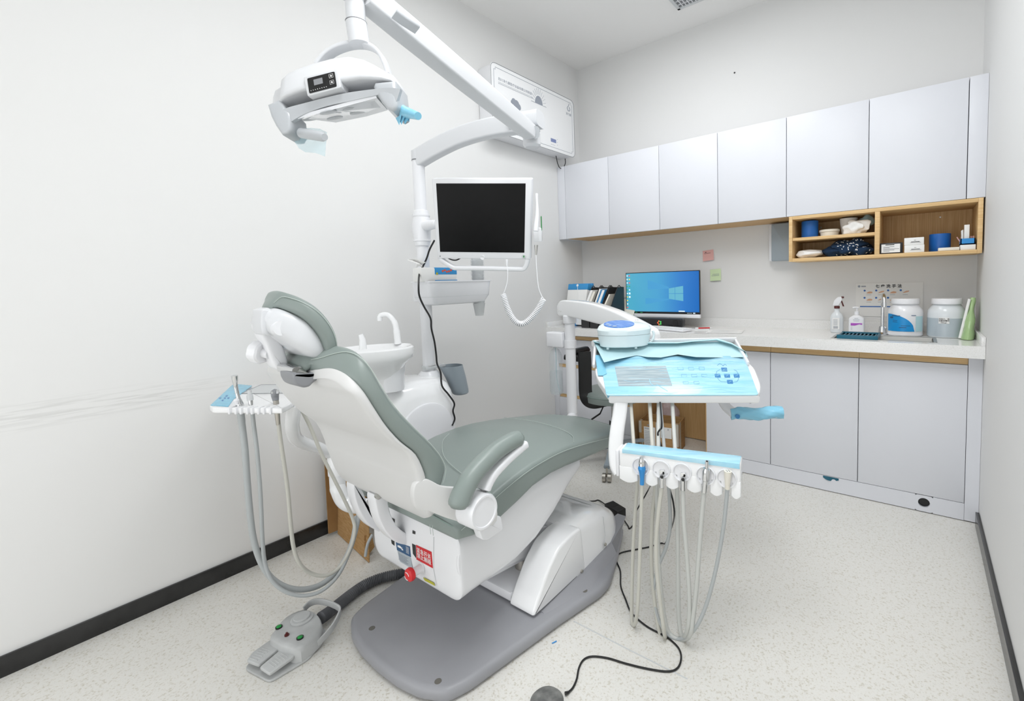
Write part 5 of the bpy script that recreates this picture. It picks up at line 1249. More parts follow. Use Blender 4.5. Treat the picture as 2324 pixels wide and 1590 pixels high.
# grey lower shell curving down into two side horns
low_t = [(632, 250), (648, 262), (690, 247), (740, 232), (790, 221), (840, 213), (880, 210), (908, 214)]
zf_ = .045
def HP(u, v, z_): return Mh@Vector((*HL(u, v, z_), z_))
rim = [(633, 256), (650, 245), (690, 234), (740, 221), (790, 210), (840, 203), (880, 199), (909, 201)]
rim2 = [(640, 290), (668, 271), (697, 256), (740, 241), (790, 230), (840, 219), (868, 215), (900, 230)]
gf = [HP(u, v, zf_) for u, v in rim]; gb = [HP(u, v, zf_-.005) for u, v in rim2]
G1 = cr(gf, 4); G2 = cr(gb, 4); vs = []; 
rings = []
for a, b_ in zip(G1, G2):
    back = Mh.to_3x3()@Vector((0, 0, -.012)); rings.append([a, b_, b_+back, a+back])
obj('grey_rim', MB().loft(rings), 'horn', light, 45)
# side rims running back
horn_r = [(866, 204), (911, 200), (914, 225), (917, 252), (914, 262), (905, 267), (893, 262), (880, 247), (868, 228), (862, 214)]
horn_l = [(632, 254), (660, 243), (672, 262), (682, 272), (684, 290), (684, 308), (678, 318), (664, 320), (650, 300), (640, 280)]
obj('side_horn', MB().prism([HL(u, v, .0) for u, v in horn_r], 'z', -.05, .042, .010, 4, mt=Mh), 'horn', light, 50)
obj('side_horn', MB().prism([HL(u, v, .0) for u, v in horn_l], 'z', -.03, .045, .008, 4, mt=Mh), 'horn', light, 50)
# transparent lens underneath
le = [HP(u, v, z_) for u, v, z_ in ((676, 270, .036), (855, 222, .036), (880, 250, -.03), (832, 264, -.12), (762, 278, -.13), (700, 270, -.06))]
nl = (le[1]-le[0]).cross(le[3]-le[0]).normalized()
if nl.z > 0: nl = -nl
obj('lens_cover', MB().raw([p for p in le]+[p-nl*.008 for p in le], [(0, 1, 2, 3, 4, 5), (11, 10, 9, 8, 7, 6)]+[(i, (i+1) % 6, (i+1) % 6+6, i+6) for i in range(6)]), 'scr', light)
mk = MB()
for u, v in ((745, 255), (795, 248), (840, 240), (760, 268), (812, 256)):
    p = onpl(u, v, le[0], nl); u_ = (le[1]-le[0]).normalized(); v_ = nl.cross(u_)
    mk.loft([[p+nl*hh+(u_*math.cos(a)+v_*math.sin(a))*rr_ for a in [2*math.pi*k/24 for k in range(24)]] for rr_, hh in ((.020, -.001), (.020, .001), (.012, .0022), (.001, .0026))])
obj('lens_reflector', mk, 'horn', light)
# display
dq = [(697, 178), (759, 162), (764, 196), (702, 212)]
dn = Mh
zd = .062
dl = [HL(u, v, zd) for u, v in dq]
obj('panel_surround', MB().prism(rpoly([HL(u, v, zd) for u, v in ((688, 173), (766, 154), (773, 198), (697, 218))], .004), 'z', zd-.045, zd-.001, .002, mt=Mh), 'lampw', light)
ds = obj('control_display', MB().prism(rpoly(dl, .003), 'z', zd-.006, zd+.0005, .0005, mt=Mh), 'blk', light)
dv = Vector(dl[1])-Vector(dl[0]); dw = Vector(dl[3])-Vector(dl[0]); D0 = Vector(dl[0])
def DP(a, b_): q = D0+dv*a+dw*b_; return (q.x, q.y)
obj('display_window', MB().prism([DP(.22, .2), DP(.54, .2), DP(.54, .58), DP(.22, .58)], 'z', zd+.0004, zd+.0009, mt=Mh), 'dg', ds)
mk = MB()
for a, b_ in ((.86, .24), (.86, .66)):
    q = [DP(a-.07, b_-.12), DP(a+.07, b_-.12), DP(a+.07, b_+.12), DP(a-.07, b_+.12)]
    for i in range(4): mk.tube([Mh@Vector((*q[i], zd+.0008)), Mh@Vector((*q[(i+1) % 4], zd+.0008))], .0003, 4)
    mk.lathe([(.0016, zd+.0005), (.0022, zd+.0005), (.0022, zd+.0009), (.0016, zd+.0009)], (*DP(a, b_), 0), 'z', 12, mt=Mh)
for k in range(8): mk.lathe([(0, zd+.0009), (.0009, zd+.0009), (.0009, zd+.0004)], (*DP(.08+k*.08, .86), 0), 'z', 8, mt=Mh)
obj('display_print', mk, 'white_ink', ds)
# handles with blue film
h0, h1 = HP(684, 300, .02), HP(738, 309, .06)
h0, h1 = dep(685, 302, 1.15), dep(737, 311, 1.10)
obj('handle', MB().tube([h0, h0.lerp(h1, .9), h1], [.0125, .0115, .008], 20), 'horn', light)
g0, g1 = dep(914, 253, 1.17), dep(945, 262, 1.12)
obj('handle', MB().tube([g0, g0.lerp(g1, .92), g1], [.0135, .010, .006], 20), 'horn', light)
t = thing('handle_film', 'blue plastic film wrapped around the right handle of the operating light', 'film', tuple(g0))
obj('film_sleeve', MB().tube([g0.lerp(g1, -.12), g0, g0.lerp(g1, .5), g1+(g1-g0)*.12], [.017, .0155, .0125, .009], 20), 'filmd', t)
mb = MB()
for (a, b_, c_) in (((898, 268), (912, 258), (906, 284)), ((903, 265), (922, 258), (911, 283)), ((912, 262), (930, 266), (919, 282)), ((915, 262), (930, 262), (929, 277))):
    P3 = [dep(*a, 1.165), dep(*b_, 1.15), dep(*c_, 1.155)]; mb.raw([p for p in P3]+[p+FW*.0004 for p in P3], [(0, 1, 2), (3, 4, 5), (0, 1, 4, 3), (1, 2, 5, 4), (2, 0, 3, 5)])
obj('film_tails', mb, 'filmd', t)
t = thing('handle_film', 'nearly clear plastic film hanging from the left handle of the operating light', 'film', tuple(h0))
ft = [(660, 300), (680, 292), (705, 290), (726, 292), (742, 300)]; fb_ = [(665, 316), (678, 336), (692, 345), (716, 347), (738, 355)]
def film(u, v):
    i = min(3, int(u*4)); f_ = u*4-i; a = (ft[i][0]+(ft[i+1][0]-ft[i][0])*f_, ft[i][1]+(ft[i+1][1]-ft[i][1])*f_); b_ = (fb_[i][0]+(fb_[i+1][0]-fb_[i][0])*f_, fb_[i][1]+(fb_[i+1][1]-fb_[i][1])*f_)
    return dep(a[0]+(b_[0]-a[0])*v, a[1]+(b_[1]-a[1])*v, 1.175+.004*math.sin(u*9+v*4))
obj('film_sheet', MB().grid(film, 16, 10), 'filmc', t)
# ================================================================== doctor's instrument unit
PX_, PY_ = .617, -1.0
unit = thing('instrument_unit', 'white instrument tray unit on a post and arm, covered with blue film', 'instrument unit', (PX_, PY_, 0))
obj('post', MB().cyl((PX_, PY_, .39), (PX_, PY_, .965), .031, 32), 'wp', unit)
obj('post_base_arm', MB().tube(cr([(PX_, PY_, .39), (PX_+.005, PY_-.01, .37), (PX_+.08, PY_-.20, .36), (PX_+.19, PY_-.50, .37), (PX_+.27, PY_-.70, .40)], 5), .03, 20), 'wp', unit)
obj('post_collar', MB().lathe([(.0312, .93), (.038, .932), (.040, .938), (.040, .975), (.036, .980), (0, .980)], (PX_, PY_, 0), 'z', 32), 'wp', unit)
zc = at(1292, 715, 'y', PY_).z
obj('post_spindle', MB().cyl((PX_, PY_, .98), (PX_, PY_, 1.02), .024, 24), 'nickel', unit)
# arm: in the vertical plane from the post to behind the tray
TO = Vector((1.385, -1.765, .752)); TU = Vector((.848, .53, 0)).normalized(); th_ = math.radians(19.5)
TV = Vector((-TU.y*math.cos(th_), TU.x*math.cos(th_), math.sin(th_)))
Mt = frame(tuple(TO), TU, TV); Mti = Mt.inverted()
def TL(u, v, z_=.02): return loc2(u, v, Mt, Mti, z_)
AE = Mt@Vector((.16, .48, .02))
ad = Vector((AE.x-PX_, AE.y-PY_, 0)).normalized(); an = Vector((-ad.y, ad.x, 0)); ao = Vector((PX_, PY_, 0))
def AP(u, v): return onpl(u, v, ao, an)
top_ = [AP(u, v) for u, v in ((1274, 690), (1282, 681), (1305, 681), (1350, 687), (1400, 703), (1440, 722), (1470, 738), (1484, 748), (1488, 760))]
bot_ = [AP(u, v) for u, v in ((1275, 706), (1276, 716), (1300, 718), (1345, 729), (1395, 742), (1430, 752), (1460, 768), (1475, 778), (1484, 782))]
TT, BB = cr(top_, 4), cr(bot_, 4); rings = []
for a, b_ in zip(TT, BB):
    h_ = (a-b_); m_ = (a+b_)/2; hv = h_.normalized(); r_ = rpoly([(-.030, -h_.length/2), (.030, -h_.length/2), (.030, h_.length/2), (-.030, h_.length/2)], min(.012, h_.length*.4), 4)
    rings.append([m_+an*p+hv*q for p, q in r_])
obj('swing_arm', MB().loft(rings), 'wg', unit, 50)
p_ = AP(1278, 706)
mk = MB()
for u, v in ((1278.5, 705), (1283, 706)):
    q = AP(u, v)-an*.0302; mk.cyl(q+an*.004, q-an*.0006, .0024, 10)
obj('arm_screw', mk, 'nickel', unit)
je = AP(1481, 770)
obj('arm_end_joint', MB().cyl((je.x, je.y, je.z-.07), (je.x, je.y, je.z+.01), .026, 24), 'wp', unit)
# tray body
tl = [TL(u, v) for u, v in ((1347, 776), (1352, 800), (1362, 822), (1353, 838), (1352, 850), (1375, 895), (1395, 905), (1712, 903), (1724, 888), (1722, 872), (1712, 845), (1694, 828), (1686, 806))]
print('tray local', [(round(a, 3), round(b, 3)) for a, b in tl])
Lx0 = TL(1347, 776)[0]; Vtop = TL(1347, 776)[1]
body_ = [(-.012, .035), (.0, .012), (.03, 0), (.515, 0), (.545, .012), (.552, .04), (.548, .13), (.530, .20), (.515, .24), (.515, .425), (-.045, .425), (-.045, .27), (-.040, .235), (-.072, .205), (-.072, .165), (-.04, .08)]
pts = []
wl = lambda a: a
obj('tray_body', MB().prism([(p.x, p.y) for p in cr([Vector(p) for p in rpoly([TL(1384, 903, 0), TL(1722, 903, 0), TL(1728, 880, 0), TL(1712, 838, 0), TL(1693, 822, 0), TL(1686, 806, 0), (TL(1686, 806, 0)[0], Vtop), TL(1347, 776, 0), TL(1360, 822, 0), TL(1350, 838, 0), TL(1353, 858, 0)], .034, 3)], 2, True)], 'z', -.024, .010, .007, 4, mt=Mt), 'wg', unit)
rx1 = TL(1686, 806, 0)[0]
lipq = [(TL(1347, 776, .01)[0]+.004, Vtop-.004), (rx1-.004, Vtop-.004)]
obj('tray_rim', MB().box((lipq[0][0], lipq[0][1]-.010, .0102), (lipq[1][0], lipq[0][1], .034), .003, mt=Mt).box((lipq[0][0], .19, .0102), (lipq[0][0]+.010, lipq[0][1]-.0105, .030), .003, mt=Mt).box((lipq[1][0]-.010, .19, .0102), (lipq[1][0], lipq[0][1]-.0105, .030), .003, mt=Mt), 'wp', unit)
obj('steel_mat', MB().box((lipq[0][0]+.012, .19, .0102), (lipq[1][0]-.012, lipq[0][1]-.012, .0125), mt=Mt), 'steel', unit)
# control panel part, covered with blue film
cpq = [TL(u, v, .013) for u, v in ((1354, 802), (1378, 903), (1724, 898), (1722, 885), (1690, 822), (1688, 805))]
cp_ = rpoly([TL(1376, 897, .013), TL(1722, 896, .013), TL(1700, 838, .013), TL(1688, 808, .013), TL(1358, 806, .013), TL(1368, 850, .013)], [.012, .012, .004, .004, .004, .004], 4)
def wrin(p_):
    return p_
film_o = obj('control_film', MB().prism(cp_, 'z', .0102, .0142, .0015, 2, mt=Mt), 'film', unit, label='wrinkled blue plastic film over the control panel')
obj('display_window', MB().prism([TL(u, v, .0145) for u, v in ((1395, 831), (1511, 830), (1526, 875), (1404, 876))], 'z', .0143, .0147, mt=Mt), 'filmg', film_o, label='grey display under the film')
bt_ = MB(); 
def pq(mb, c, w, h, z0, z1):
    q = [TL(c[0]+a, c[1]+b_, z1) for a, b_ in ((-w-h*.15, -h), (w-h*.15, -h), (w+h*.25, h), (-w+h*.25, h))]
    mb.prism(rpoly(q, .0022, 3), 'z', z0, z1, mt=Mt)
for c in ((1643.5, 838), (1628.5, 852), (1650, 852), (1671.5, 852), (1656.5, 866)): pq(bt_, c, 6.5, 4.3, .0143, .0148)
obj('key_print', bt_, 'filmi', film_o)
mk = MB()
for c in ((1643.5, 838), (1628.5, 852), (1650, 852), (1671.5, 852), (1656.5, 866)):
    a = TL(c[0]-3, c[1]+1.5, .0149); b_ = TL(c[0]+3.5, c[1]-1.8, .0149)
    mk.tube([Mt@Vector((*a, .0149)), Mt@Vector((*b_, .0149))], .0008, 5)
obj('key_symbol', mk, 'film', film_o)
mk = MB()
lp = [TL(u, v, .0146) for u, v in ((1635, 838), (1627, 842), (1626, 852), (1632, 862), (1640, 866), (1664, 867), (1674, 864), (1676, 852), (1672, 842), (1664, 838))]
mk.tube(cr([Mt@Vector((*p, .0146)) for p in lp], 3), .0006, 5)
wv = [TL(u, v, .0146) for u, v in ((1628, 829), (1633, 825), (1638, 827), (1641, 830), (1645, 826), (1649, 829))]
mk.tube(cr([Mt@Vector((*p, .0146)) for p in wv], 3), .0007, 5)
for c in ((1544, 836), (1568, 836), (1592, 836), (1552, 852), (1575, 852), (1598, 852), (1556, 868), (1580, 868)):
    q = [TL(c[0]+a, c[1]+b_, .0146) for a, b_ in ((-6, -3), (6, -3), (7, 3), (-5, 3), (-6, -3))]
    mk.tube([Mt@Vector((*p, .0146)) for p in q], .00045, 4)
obj('panel_lines', mk, 'filmi', film_o)
# loose wrinkles of the film, small raised folds
mk = MB(); rnd = random.Random(12)
for k in range(46):
    u0 = rnd.uniform(1385, 1640); v0 = rnd.uniform(818, 893); L2 = rnd.uniform(25, 110); q = []
    ph = rnd.uniform(0, 6); am = rnd.uniform(.5, 2.2)
    for j in range(9):
        uu = u0+L2*j/8
        if uu > 1700: break
        a = TL(uu, v0+am*math.sin(ph+j*.6)+(rnd.random()-.5)*.5, .0146); q.append(Mt@Vector((*a, .0143)))
    if len(q) > 3: mk.tube(q, [.0002]+[.0009*rnd.uniform(.6, 1.3)]*(len(q)-2)+[.0002], 6)
for q0 in ([(1474, 861), (1477, 870), (1483, 874)], [(1490, 872), (1500, 878), (1515, 887)], [(1375, 890), (1385, 893), (1395, 894)]):
    mk.tube(cr([Mt@Vector((*TL(u, v, .0146), .0144)) for u, v in q0], 4), .0014, 6)
o = obj('film_fold', mk, 'film', film_o); o['kind'] = 'stuff'
fe = [TL(u, v, .012) for u, v in ((1378, 903), (1450, 900), (1600, 901), (1722, 899))]
obj('film_edge', MB().ribbon(cr([Mt@Vector((fe[0][0], .0035, .004)), Mt@Vector((fe[1][0], .0035, .002)), Mt@Vector((fe[2][0], .0035, .003)), Mt@Vector((fe[3][0], .004, .003))], 5), .018, .0016, up=tuple(Mt.to_3x3()@Vector((0, -1, 0)))), 'filmd', film_o)
fl_ = [TL(u, v, .015) for u, v in ((1351, 806), (1366, 806), (1377, 848), (1368, 852), (1357, 852))]
obj('film_flap', MB().prism(fl_, 'z', .0152, .0165, mt=Mt), 'filmd', film_o)
# pull handle on the right, wrapped in film
hd0 = Mt@Vector((TL(1640, 905, 0)[0], .045, -.03))
q0, q1, q2, q3 = [dep(u, v, z_) for u, v, z_ in ((1637, 903, 1.87), (1648, 922, 1.85), (1662, 935, 1.82), (1672, 943, 1.80))]
obj('pull_handle_neck', MB().tube(cr([q0, q1, q2, q3], 5), .0195, 20), 'wp', unit)
k0, k1 = dep(1668, 939, 1.80), dep(1775, 936, 1.77)
obj('pull_handle', MB().tube([k0, k0.lerp(k1, .5), k1], .019, 20), 'wp', unit)
kd_ = (k1-k0).normalized(); kp = []
rings = []
rnd = random.Random(5)
for i in range(22):
    f_ = i/21; c_ = k0.lerp(k1, -.09+1.10*f_)+UP*(.002*math.sin(f_*9)); u_ = kd_.cross(FW).normalized(); v_ = kd_.cross(u_); ring = []
    for j in range(28):
        a_ = 2*math.pi*j/28; r_ = .0232+.0018*math.sin(a_*3+f_*11)+.0012*math.sin(a_*7-f_*23)
        if f_ < .1: r_ *= .9
        ring.append(c_+u_*r_*math.cos(a_)+v_*r_*math.sin(a_))
    rings.append(ring)
t = thing('handle_film', 'blue plastic film wrapped around the pull handle under the instrument tray', 'film', tuple(k0))
obj('film_sleeve', MB().loft(rings), 'filmd', t)
bp = dep(1673, 944, 1.772); obj('brake_button', MB().cyl(bp, bp-FW*.007, .0085, 20), 'filmi', unit)
# leg from the tray down to the instrument holder
HN = Vector((.22, -.975, 0)).normalized(); HU = Vector((.975, .22, 0)).normalized(); HO = Vector((1.50, -1.905, .53))
Mo = frame(tuple(HO), HU, (0, 0, 1)); Moi = Mo.inverted()
def OL(u, v, z_=0): return loc2(u, v, Mo, Moi, z_)
def OP(u, v, z_=0): return Mo@Vector((*OL(u, v, z_), z_))
lg1 = [dep(u, v, z_) for u, v, z_ in ((1410, 905, 1.70), (1406, 940, 1.69), (1400, 980, 1.67), (1397, 1020, 1.65), (1400, 1055, 1.63), (1408, 1070, 1.62))]
obj('holder_leg', MB().ribbon(cr(lg1, 5), .034, .052, up=tuple(RT)), 'wg', unit)
# instrument holder: scalloped block
hl0, hl1 = OL(1411, 1018), OL(1683, 1046); zb0_ = OL(1425, 1098)[1]; zb1_ = OL(1672, 1132)[1]
print('holder', hl0, hl1, zb0_, zb1_)
hx0, hx1 = OL(1408, 1060)[0], OL(1682, 1080)[0]; hzt = (OL(1430, 1020)[1]+OL(1680, 1048)[1])/2; hzb = hzt-.105
cen = [OL(u, v)[0] for u, v in ((1457, 1050), (1503, 1060), (1550, 1068), (1603, 1080), (1650, 1085))]
hold = obj('instrument_holder', MB().box((hx0, hzt-.070, -.055), (hx1, hzt, .012), .006, 3, mt=Mo), 'wg', unit, 45)
bx = [hx0] + [c_ for c in cen for c_ in (c-.012, c+.012)] + [hx1]
for k in range(0, len(bx), 2):
    x0_, x1_ = bx[k], bx[k+1]; n_ = 8
    low_ = [(x0_+(x1_-x0_)*q/n_, hzt-.098-.010*math.sin(math.pi*q/n_)) for q in range(n_+1)]
    obj('scallop', MB().prism(rpoly([(x1_, hzt-.055), (x0_, hzt-.055)], 0)+low_, 'z', -.050, .0128, .003, 3, mt=Mo), 'wg', hold, 45)
cupm = MB(); cupd = MB()
for c in cen:
    zc2 = hzt-.047
    cupm.lathe([(.0235, .0128), (.0265, .0185), (.028, .0185), (.0295, .0122)], (c, zc2, 0), 'z', 36, mt=Mo)
    cupd.lathe([(0, .0124), (.024, .0126)], (c, zc2, 0), 'z', 36, mt=Mo)
obj('cup_rim', cupm, 'wp', hold); obj('cup_shade', cupd, 'lg', hold)  # flat grey discs: the shade inside the cups is put into their colour
hf = [OL(u, v, .013) for u, v in ((1421, 1015), (1678, 1044), (1677, 1061), (1600, 1051), (1520, 1037), (1421, 1029))]
obj('holder_film', MB().prism([(hx0+.012, hzt+.002), (hx1-.003, hzt+.002), (hx1-.003, hzt-.014), (hx0+.2, hzt-.012), (hx0+.1, hzt-.010), (hx0+.012, hzt-.011)], 'z', -.05, .0145, .001, mt=Mo), 'film', unit)
obj('holder_end_cap', MB().box((hx0-.012, hzt-.092, -.05), (hx0-.0005, hzt-.004, .0145), .005, mt=Mo), 'wp', unit)
# instruments: things resting in the holder, each with its hose
HB = -.085
def hose_pts(front, back, top, zf=.018, zb=-.055):
    """photo paths: front strand (from the instrument down), back strand (up to the tray)"""
    n_ = len(front); P = [OP(u, v, zf+(0-zf)*i/n_*.6) for i, (u, v) in enumerate(front)]
    m_ = len(back); P += [OP(u, v, zb*(.35+.65*(i+1)/m_)) for i, (u, v) in enumerate(back)]
    te = Mt@Vector((TL(top[0], top[1], -.02)[0], .05, -.022))
    P += [OP(back[-1][0]+(top[0]-back[-1][0])*.45, back[-1][1]-70, zb*1.15)]
    P += [te+Vector((0, 0, -.01))]
    return cr(P, 6)
inst = [
 ('three_way_syringe', 'blue tipped three way syringe in the leftmost cup of the holder', 'syringe', 'hosey', .0062,
  [(1457, 1097), (1455, 1170), (1452, 1260), (1449, 1340), (1446, 1390)], [(1440, 1417), (1434, 1405), (1434, 1340), (1437, 1240), (1443, 1140), (1446, 1098)], (1432, 911)),
 ('air_handpiece', 'chrome capped turbine connector in the second cup from the left', 'handpiece', 'hosey', .0068,
  [(1502, 1106), (1496, 1150), (1490, 1210), (1489, 1260), (1492, 1310), (1500, 1380), (1507, 1430)], [(1509, 1446), (1499, 1440), (1489, 1390), (1480, 1310), (1478, 1240), (1481, 1160), (1487, 1104)], (1476, 911)),
 ('air_handpiece', 'chrome capped turbine connector in the middle cup', 'handpiece', 'hose', .0068,
  [(1550, 1112), (1552, 1180), (1558, 1250), (1563, 1320), (1565, 1380), (1561, 1425)], [(1552, 1444), (1544, 1430), (1540, 1380), (1539, 1300), (1538, 1200), (1537, 1112)], (1529, 911)),
 ('air_motor', 'long steel motor sleeve standing in the fourth cup from the left', 'handpiece', 'hose', .0072,
  [(1598, 1116), (1592, 1180), (1586, 1260), (1580, 1340), (1573, 1400), (1568, 1435)], [(1556, 1449), (1530, 1446), (1512, 1420), (1500, 1340), (1494, 1250), (1492, 1180), (1490, 1108)], (1498, 911)),
 ('scaler_socket', 'cream plastic scaler socket in the rightmost cup', 'handpiece', 'hoseg', .0058,
  [(1651, 1108), (1644, 1180), (1633, 1250), (1618, 1320), (1600, 1380), (1578, 1425)], [(1550, 1448), (1520, 1444), (1497, 1410), (1486, 1370), (1484, 1330), (1496, 1280), (1512, 1240), (1521, 1190), (1518, 1110)], (1500, 911)),
]
for (nm, lb_, ct, hm, r_, fr_, bk_, top), c in zip(inst, cen):
    t = thing(nm, lb_, ct, tuple(OP(fr_[0][0], fr_[0][1], .02)))
    obj('hose', MB().tube(hose_pts(fr_, bk_, top), r_, 12), hm, t)
    u0, v0 = fr_[0]
    if nm == 'three_way_syringe':
        obj('blue_body', MB().tube([OP(1457, 1099, .02), OP(1457.5, 1085, .020), OP(1457, 1072, .022), OP(1456.5, 1062, .024), OP(1456.5, 1055, .024)], [.0068, .0072, .0092, .0125, .0085], 18), 'blues', t)
        obj('steel_head', MB().tube([OP(1456.5, 1058, .024), OP(1456, 1046, .022), OP(1456, 1036, .02)], [.0095, .0095, .005], 16), 'chrome', t)
        mk = MB()
        for du in (-3, 3): p = OP(1456.5+du, 1051, .033); mk.lathe([(0, 0), (.0035, 0), (.0035, -.003), (0, -.003)], (0, 0, 0), 'z', 14, mt=frame(tuple(p), HU, (0, 0, 1)))
        obj('push_button', mk, 'steel', t)
    elif nm == 'air_handpiece':
        obj('steel_socket', MB().tube([OP(u0, v0-1, .022), OP(u0, v0-12, .023), OP(u0, v0-24, .024), OP(u0+.3, v0-26, .024)], [.0078, .0080, .0088, .0060], 20), 'chrome', t)
        p = OP(u0, v0-24, .0345); obj('socket_bore', MB().lathe([(0, .0005), (.0048, .0005), (.0055, 0)], (0, 0, 0), 'z', 16, mt=frame(tuple(p-Vector((0, 0, .0))), HU, (0, 0, 1))), 'blk', t)
        obj('steel_plate', MB().prism([OL(u, v, .016) for u, v in ((u0-5, v0-40), (u0+6, v0-40), (u0+7, v0-27), (u0-6, v0-27))], 'z', .0125, .018, .001, mt=Mo), 'chrome', t)
    elif nm == 'air_motor':
        obj('motor_sleeve', MB().tube([OP(1598, 1116, .020), OP(1600, 1098, .021), OP(1601, 1090, .021), OP(1601.5, 1088, .022), OP(1603, 1066, .024), OP(1603.5, 1062, .024), OP(1604, 1061, .024), OP(1604.5, 1046, .026)], [.0085, .0088, .0095, .0118, .0118, .0095, .0055, .0055], 22), 'chrome', t)
        obj('sleeve_bore', MB().tube([OP(1604.5, 1046.3, .026), OP(1604.6, 1045.4, .026)], .0032, 12), 'blk', t)
    else:
        obj('socket_body', MB().tube([OP(1651, 1109, .020), OP(1651, 1096, .022), OP(1651.5, 1082, .024), OP(1652, 1068, .025)], [.0066, .0078, .0098, .0112], 22), 'cream', t)
        p = OP(1652, 1068, .025); mk = MB()
        for k in range(4): a_ = k*math.pi/2; mk.lathe([(0, .0006), (.002, .0006), (.002, -.001)], (p.x+.005*math.cos(a_), p.y+.005*math.sin(a_), p.z), 'z', 10)
        obj('pin_socket', mk, 'dg', t)
# thin black cable hanging behind the holder
tag(obj('power_cable', MB().tube(cr([Mt@Vector((TL(1505, 911)[0], .10, -.02)), OP(1502, 960, -.11), OP(1497, 975, -.12), OP(1493, 985, -.12), OP(1500, 1010, -.12), OP(1510, 1060, -.11), OP(1519, 1105, -.10), OP(1528, 1140, -.10), OP(1530, 1175, -.12), at(1521, 1205, 'z', .12), at(1510, 1232, 'z', .03), at(1500, 1232, 'z', .004), at(1475, 1240, 'z', .0035), at(1440, 1247, 'z', .0035), at(1412, 1253, 'z', .0035), at(1399, 1262, 'z', .0035), at(1400, 1275, 'z', .0035), at(1408, 1296, 'z', .0035), at(1409, 1330, 'z', .0035), at(1420, 1360, 'z', .0035), at(1430, 1385, 'z', .0035), at(1445, 1402, 'z', .0035), at(1470, 1422, 'z', .0035), at(1500, 1438, 'z', .0035), at(1520, 1450, 'z', .0035), at(1540, 1470, 'z', .0035), at(1546, 1492, 'z', .0035), at(1538, 1515, 'z', .0035), at(1515, 1523, 'z', .0035), at(1470, 1517, 'z', .0035), at(1420, 1505, 'z', .0035), at(1380, 1493, 'z', .0035), at(1345, 1489, 'z', .0035), at(1325, 1496, 'z', .0035), at(1314, 1515, 'z', .0035), at(1309, 1540, 'z', .0035), at(1300, 1560, 'z', .0035), at(1289, 1571, 'z', .006)], 5), .0030, 8), 'blk'), 'long black cable snaking over the floor to the round foot switch', 'cable')
# round foot switch
fp = at(1250, 1583, 'z', 0)
t = thing('foot_switch', 'round dark grey foot switch on the floor at the lower edge', 'foot switch', (fp.x+.01, fp.y-.03, 0))
obj('switch_cap', MB().lathe([(0, .001), (.045, .001), (.047, .006), (.047, .018), (.040, .026), (.030, .0285), (0, .030)], (fp.x+.010, fp.y-.028, 0), 'z', 40), vary(mat('dusty_grey_plastic', '6d6e6d', .7), '626362', '868784', 40), t)
obj('cable_boot', MB().cyl(at(1283, 1573, 'z', .008), at(1291, 1570, 'z', .006), .005, 12, .0035), 'blk', t)
# power adapter
t = thing('power_adapter', 'black power adapter brick lying on the floor behind the chair base', 'adapter', tuple(at(1395, 1165, 'z', 0)))
a0 = at(1372, 1142, 'z', .0); e1 = (at(1418, 1190, 'z', 0)); 
ac_ = at(1396, 1160, 'z', .02); Ma = frame((ac_.x, ac_.y, .0015), (at(1393, 1172, 'z', 0)-at(1416, 1163, 'z', 0)).to_tuple(), (at(1372, 1150, 'z', 0)-at(1394, 1178, 'z', 0)).to_tuple())
if Ma.to_3x3().col[2].z < 0: Ma = frame((ac_.x, ac_.y, .0015), (at(1416, 1163, 'z', 0)-at(1393, 1172, 'z', 0)).to_tuple(), (at(1372, 1150, 'z', 0)-at(1394, 1178, 'z', 0)).to_tuple())
obj('brick', MB().box((-.029, -.052, 0), (.029, .052, .048), .005, 3, mt=Ma), 'blk', t)
obj('rating_label', MB().box((-.022, -.005, .0475), (.022, .042, .0487), mt=Ma), 'rub', t)
obj('cord', MB().tube(cr([Ma@Vector((0, .052, .02)), at(1360, 1135, 'z', .004), at(1350, 1136, 'z', .004), at(1335, 1137, 'z', .004)], 5), .003, 8).tube(cr([Ma@Vector((0, -.052, .02)), at(1418, 1182, 'z', .01), at(1426, 1194, 'z', .0035), at(1428, 1199, 'z', .0035), at(1436, 1192, 'z', .004), at(1440, 1180, 'z', .004), at(1442, 1165, 'z', .03), at(1452, 1145, 'z', .06), at(1462, 1128, 'z', .12), at(1474, 1106, 'z', .2), OP(1484, 1085, -.12)], 5), .003, 8), 'blk', t)
# paper sheet over the tray and the ultrasonic device
pe_ = lambda u, v: TL(u, v, .036)
ptop = [(1345, 771), (1372, 781), (1420, 780), (1475, 776), (1540, 776), (1580, 772), (1630, 768), (1662, 778), (1692, 797)]
pbot = [(1371, 822), (1400, 815), (1445, 806), (1470, 810), (1500, 811), (1538, 804), (1580, 810), (1640, 811), (1697, 810)]
def lerp_list(L_, u):
    i = min(len(L_)-2, int(u*(len(L_)-1))); f_ = u*(len(L_)-1)-i; return (L_[i][0]+(L_[i+1][0]-L_[i][0])*f_, L_[i][1]+(L_[i+1][1]-L_[i][1])*f_)
def pap(u, v):
    a = lerp_list(ptop, u); b_ = lerp_list(pbot, u); uu, vv = a[0]+(b_[0]-a[0])*v, a[1]+(b_[1]-a[1])*v
    zz = .0165+.004*math.sin(u*13)*v+(.016*(v > .8)*(1 if False else (.5+.5*math.sin(u*19)))*(v-.8)/.2)+.022*max(0, .25-abs(v-.0))*4*0
    if v < .12: zz = .036
    if u < .06: zz += .018*(1-u/.06)
    q = TL(uu, vv, zz); return Mt@Vector((q[0], q[1], zz))
t = thing('paper_sheet', 'pale blue paper sheet laid over the back of the instrument tray', 'paper', tuple(Mt@Vector((.2, .3, .02))))
obj('sheet', MB().grid(pap, 48, 16), 'bpaper', t)
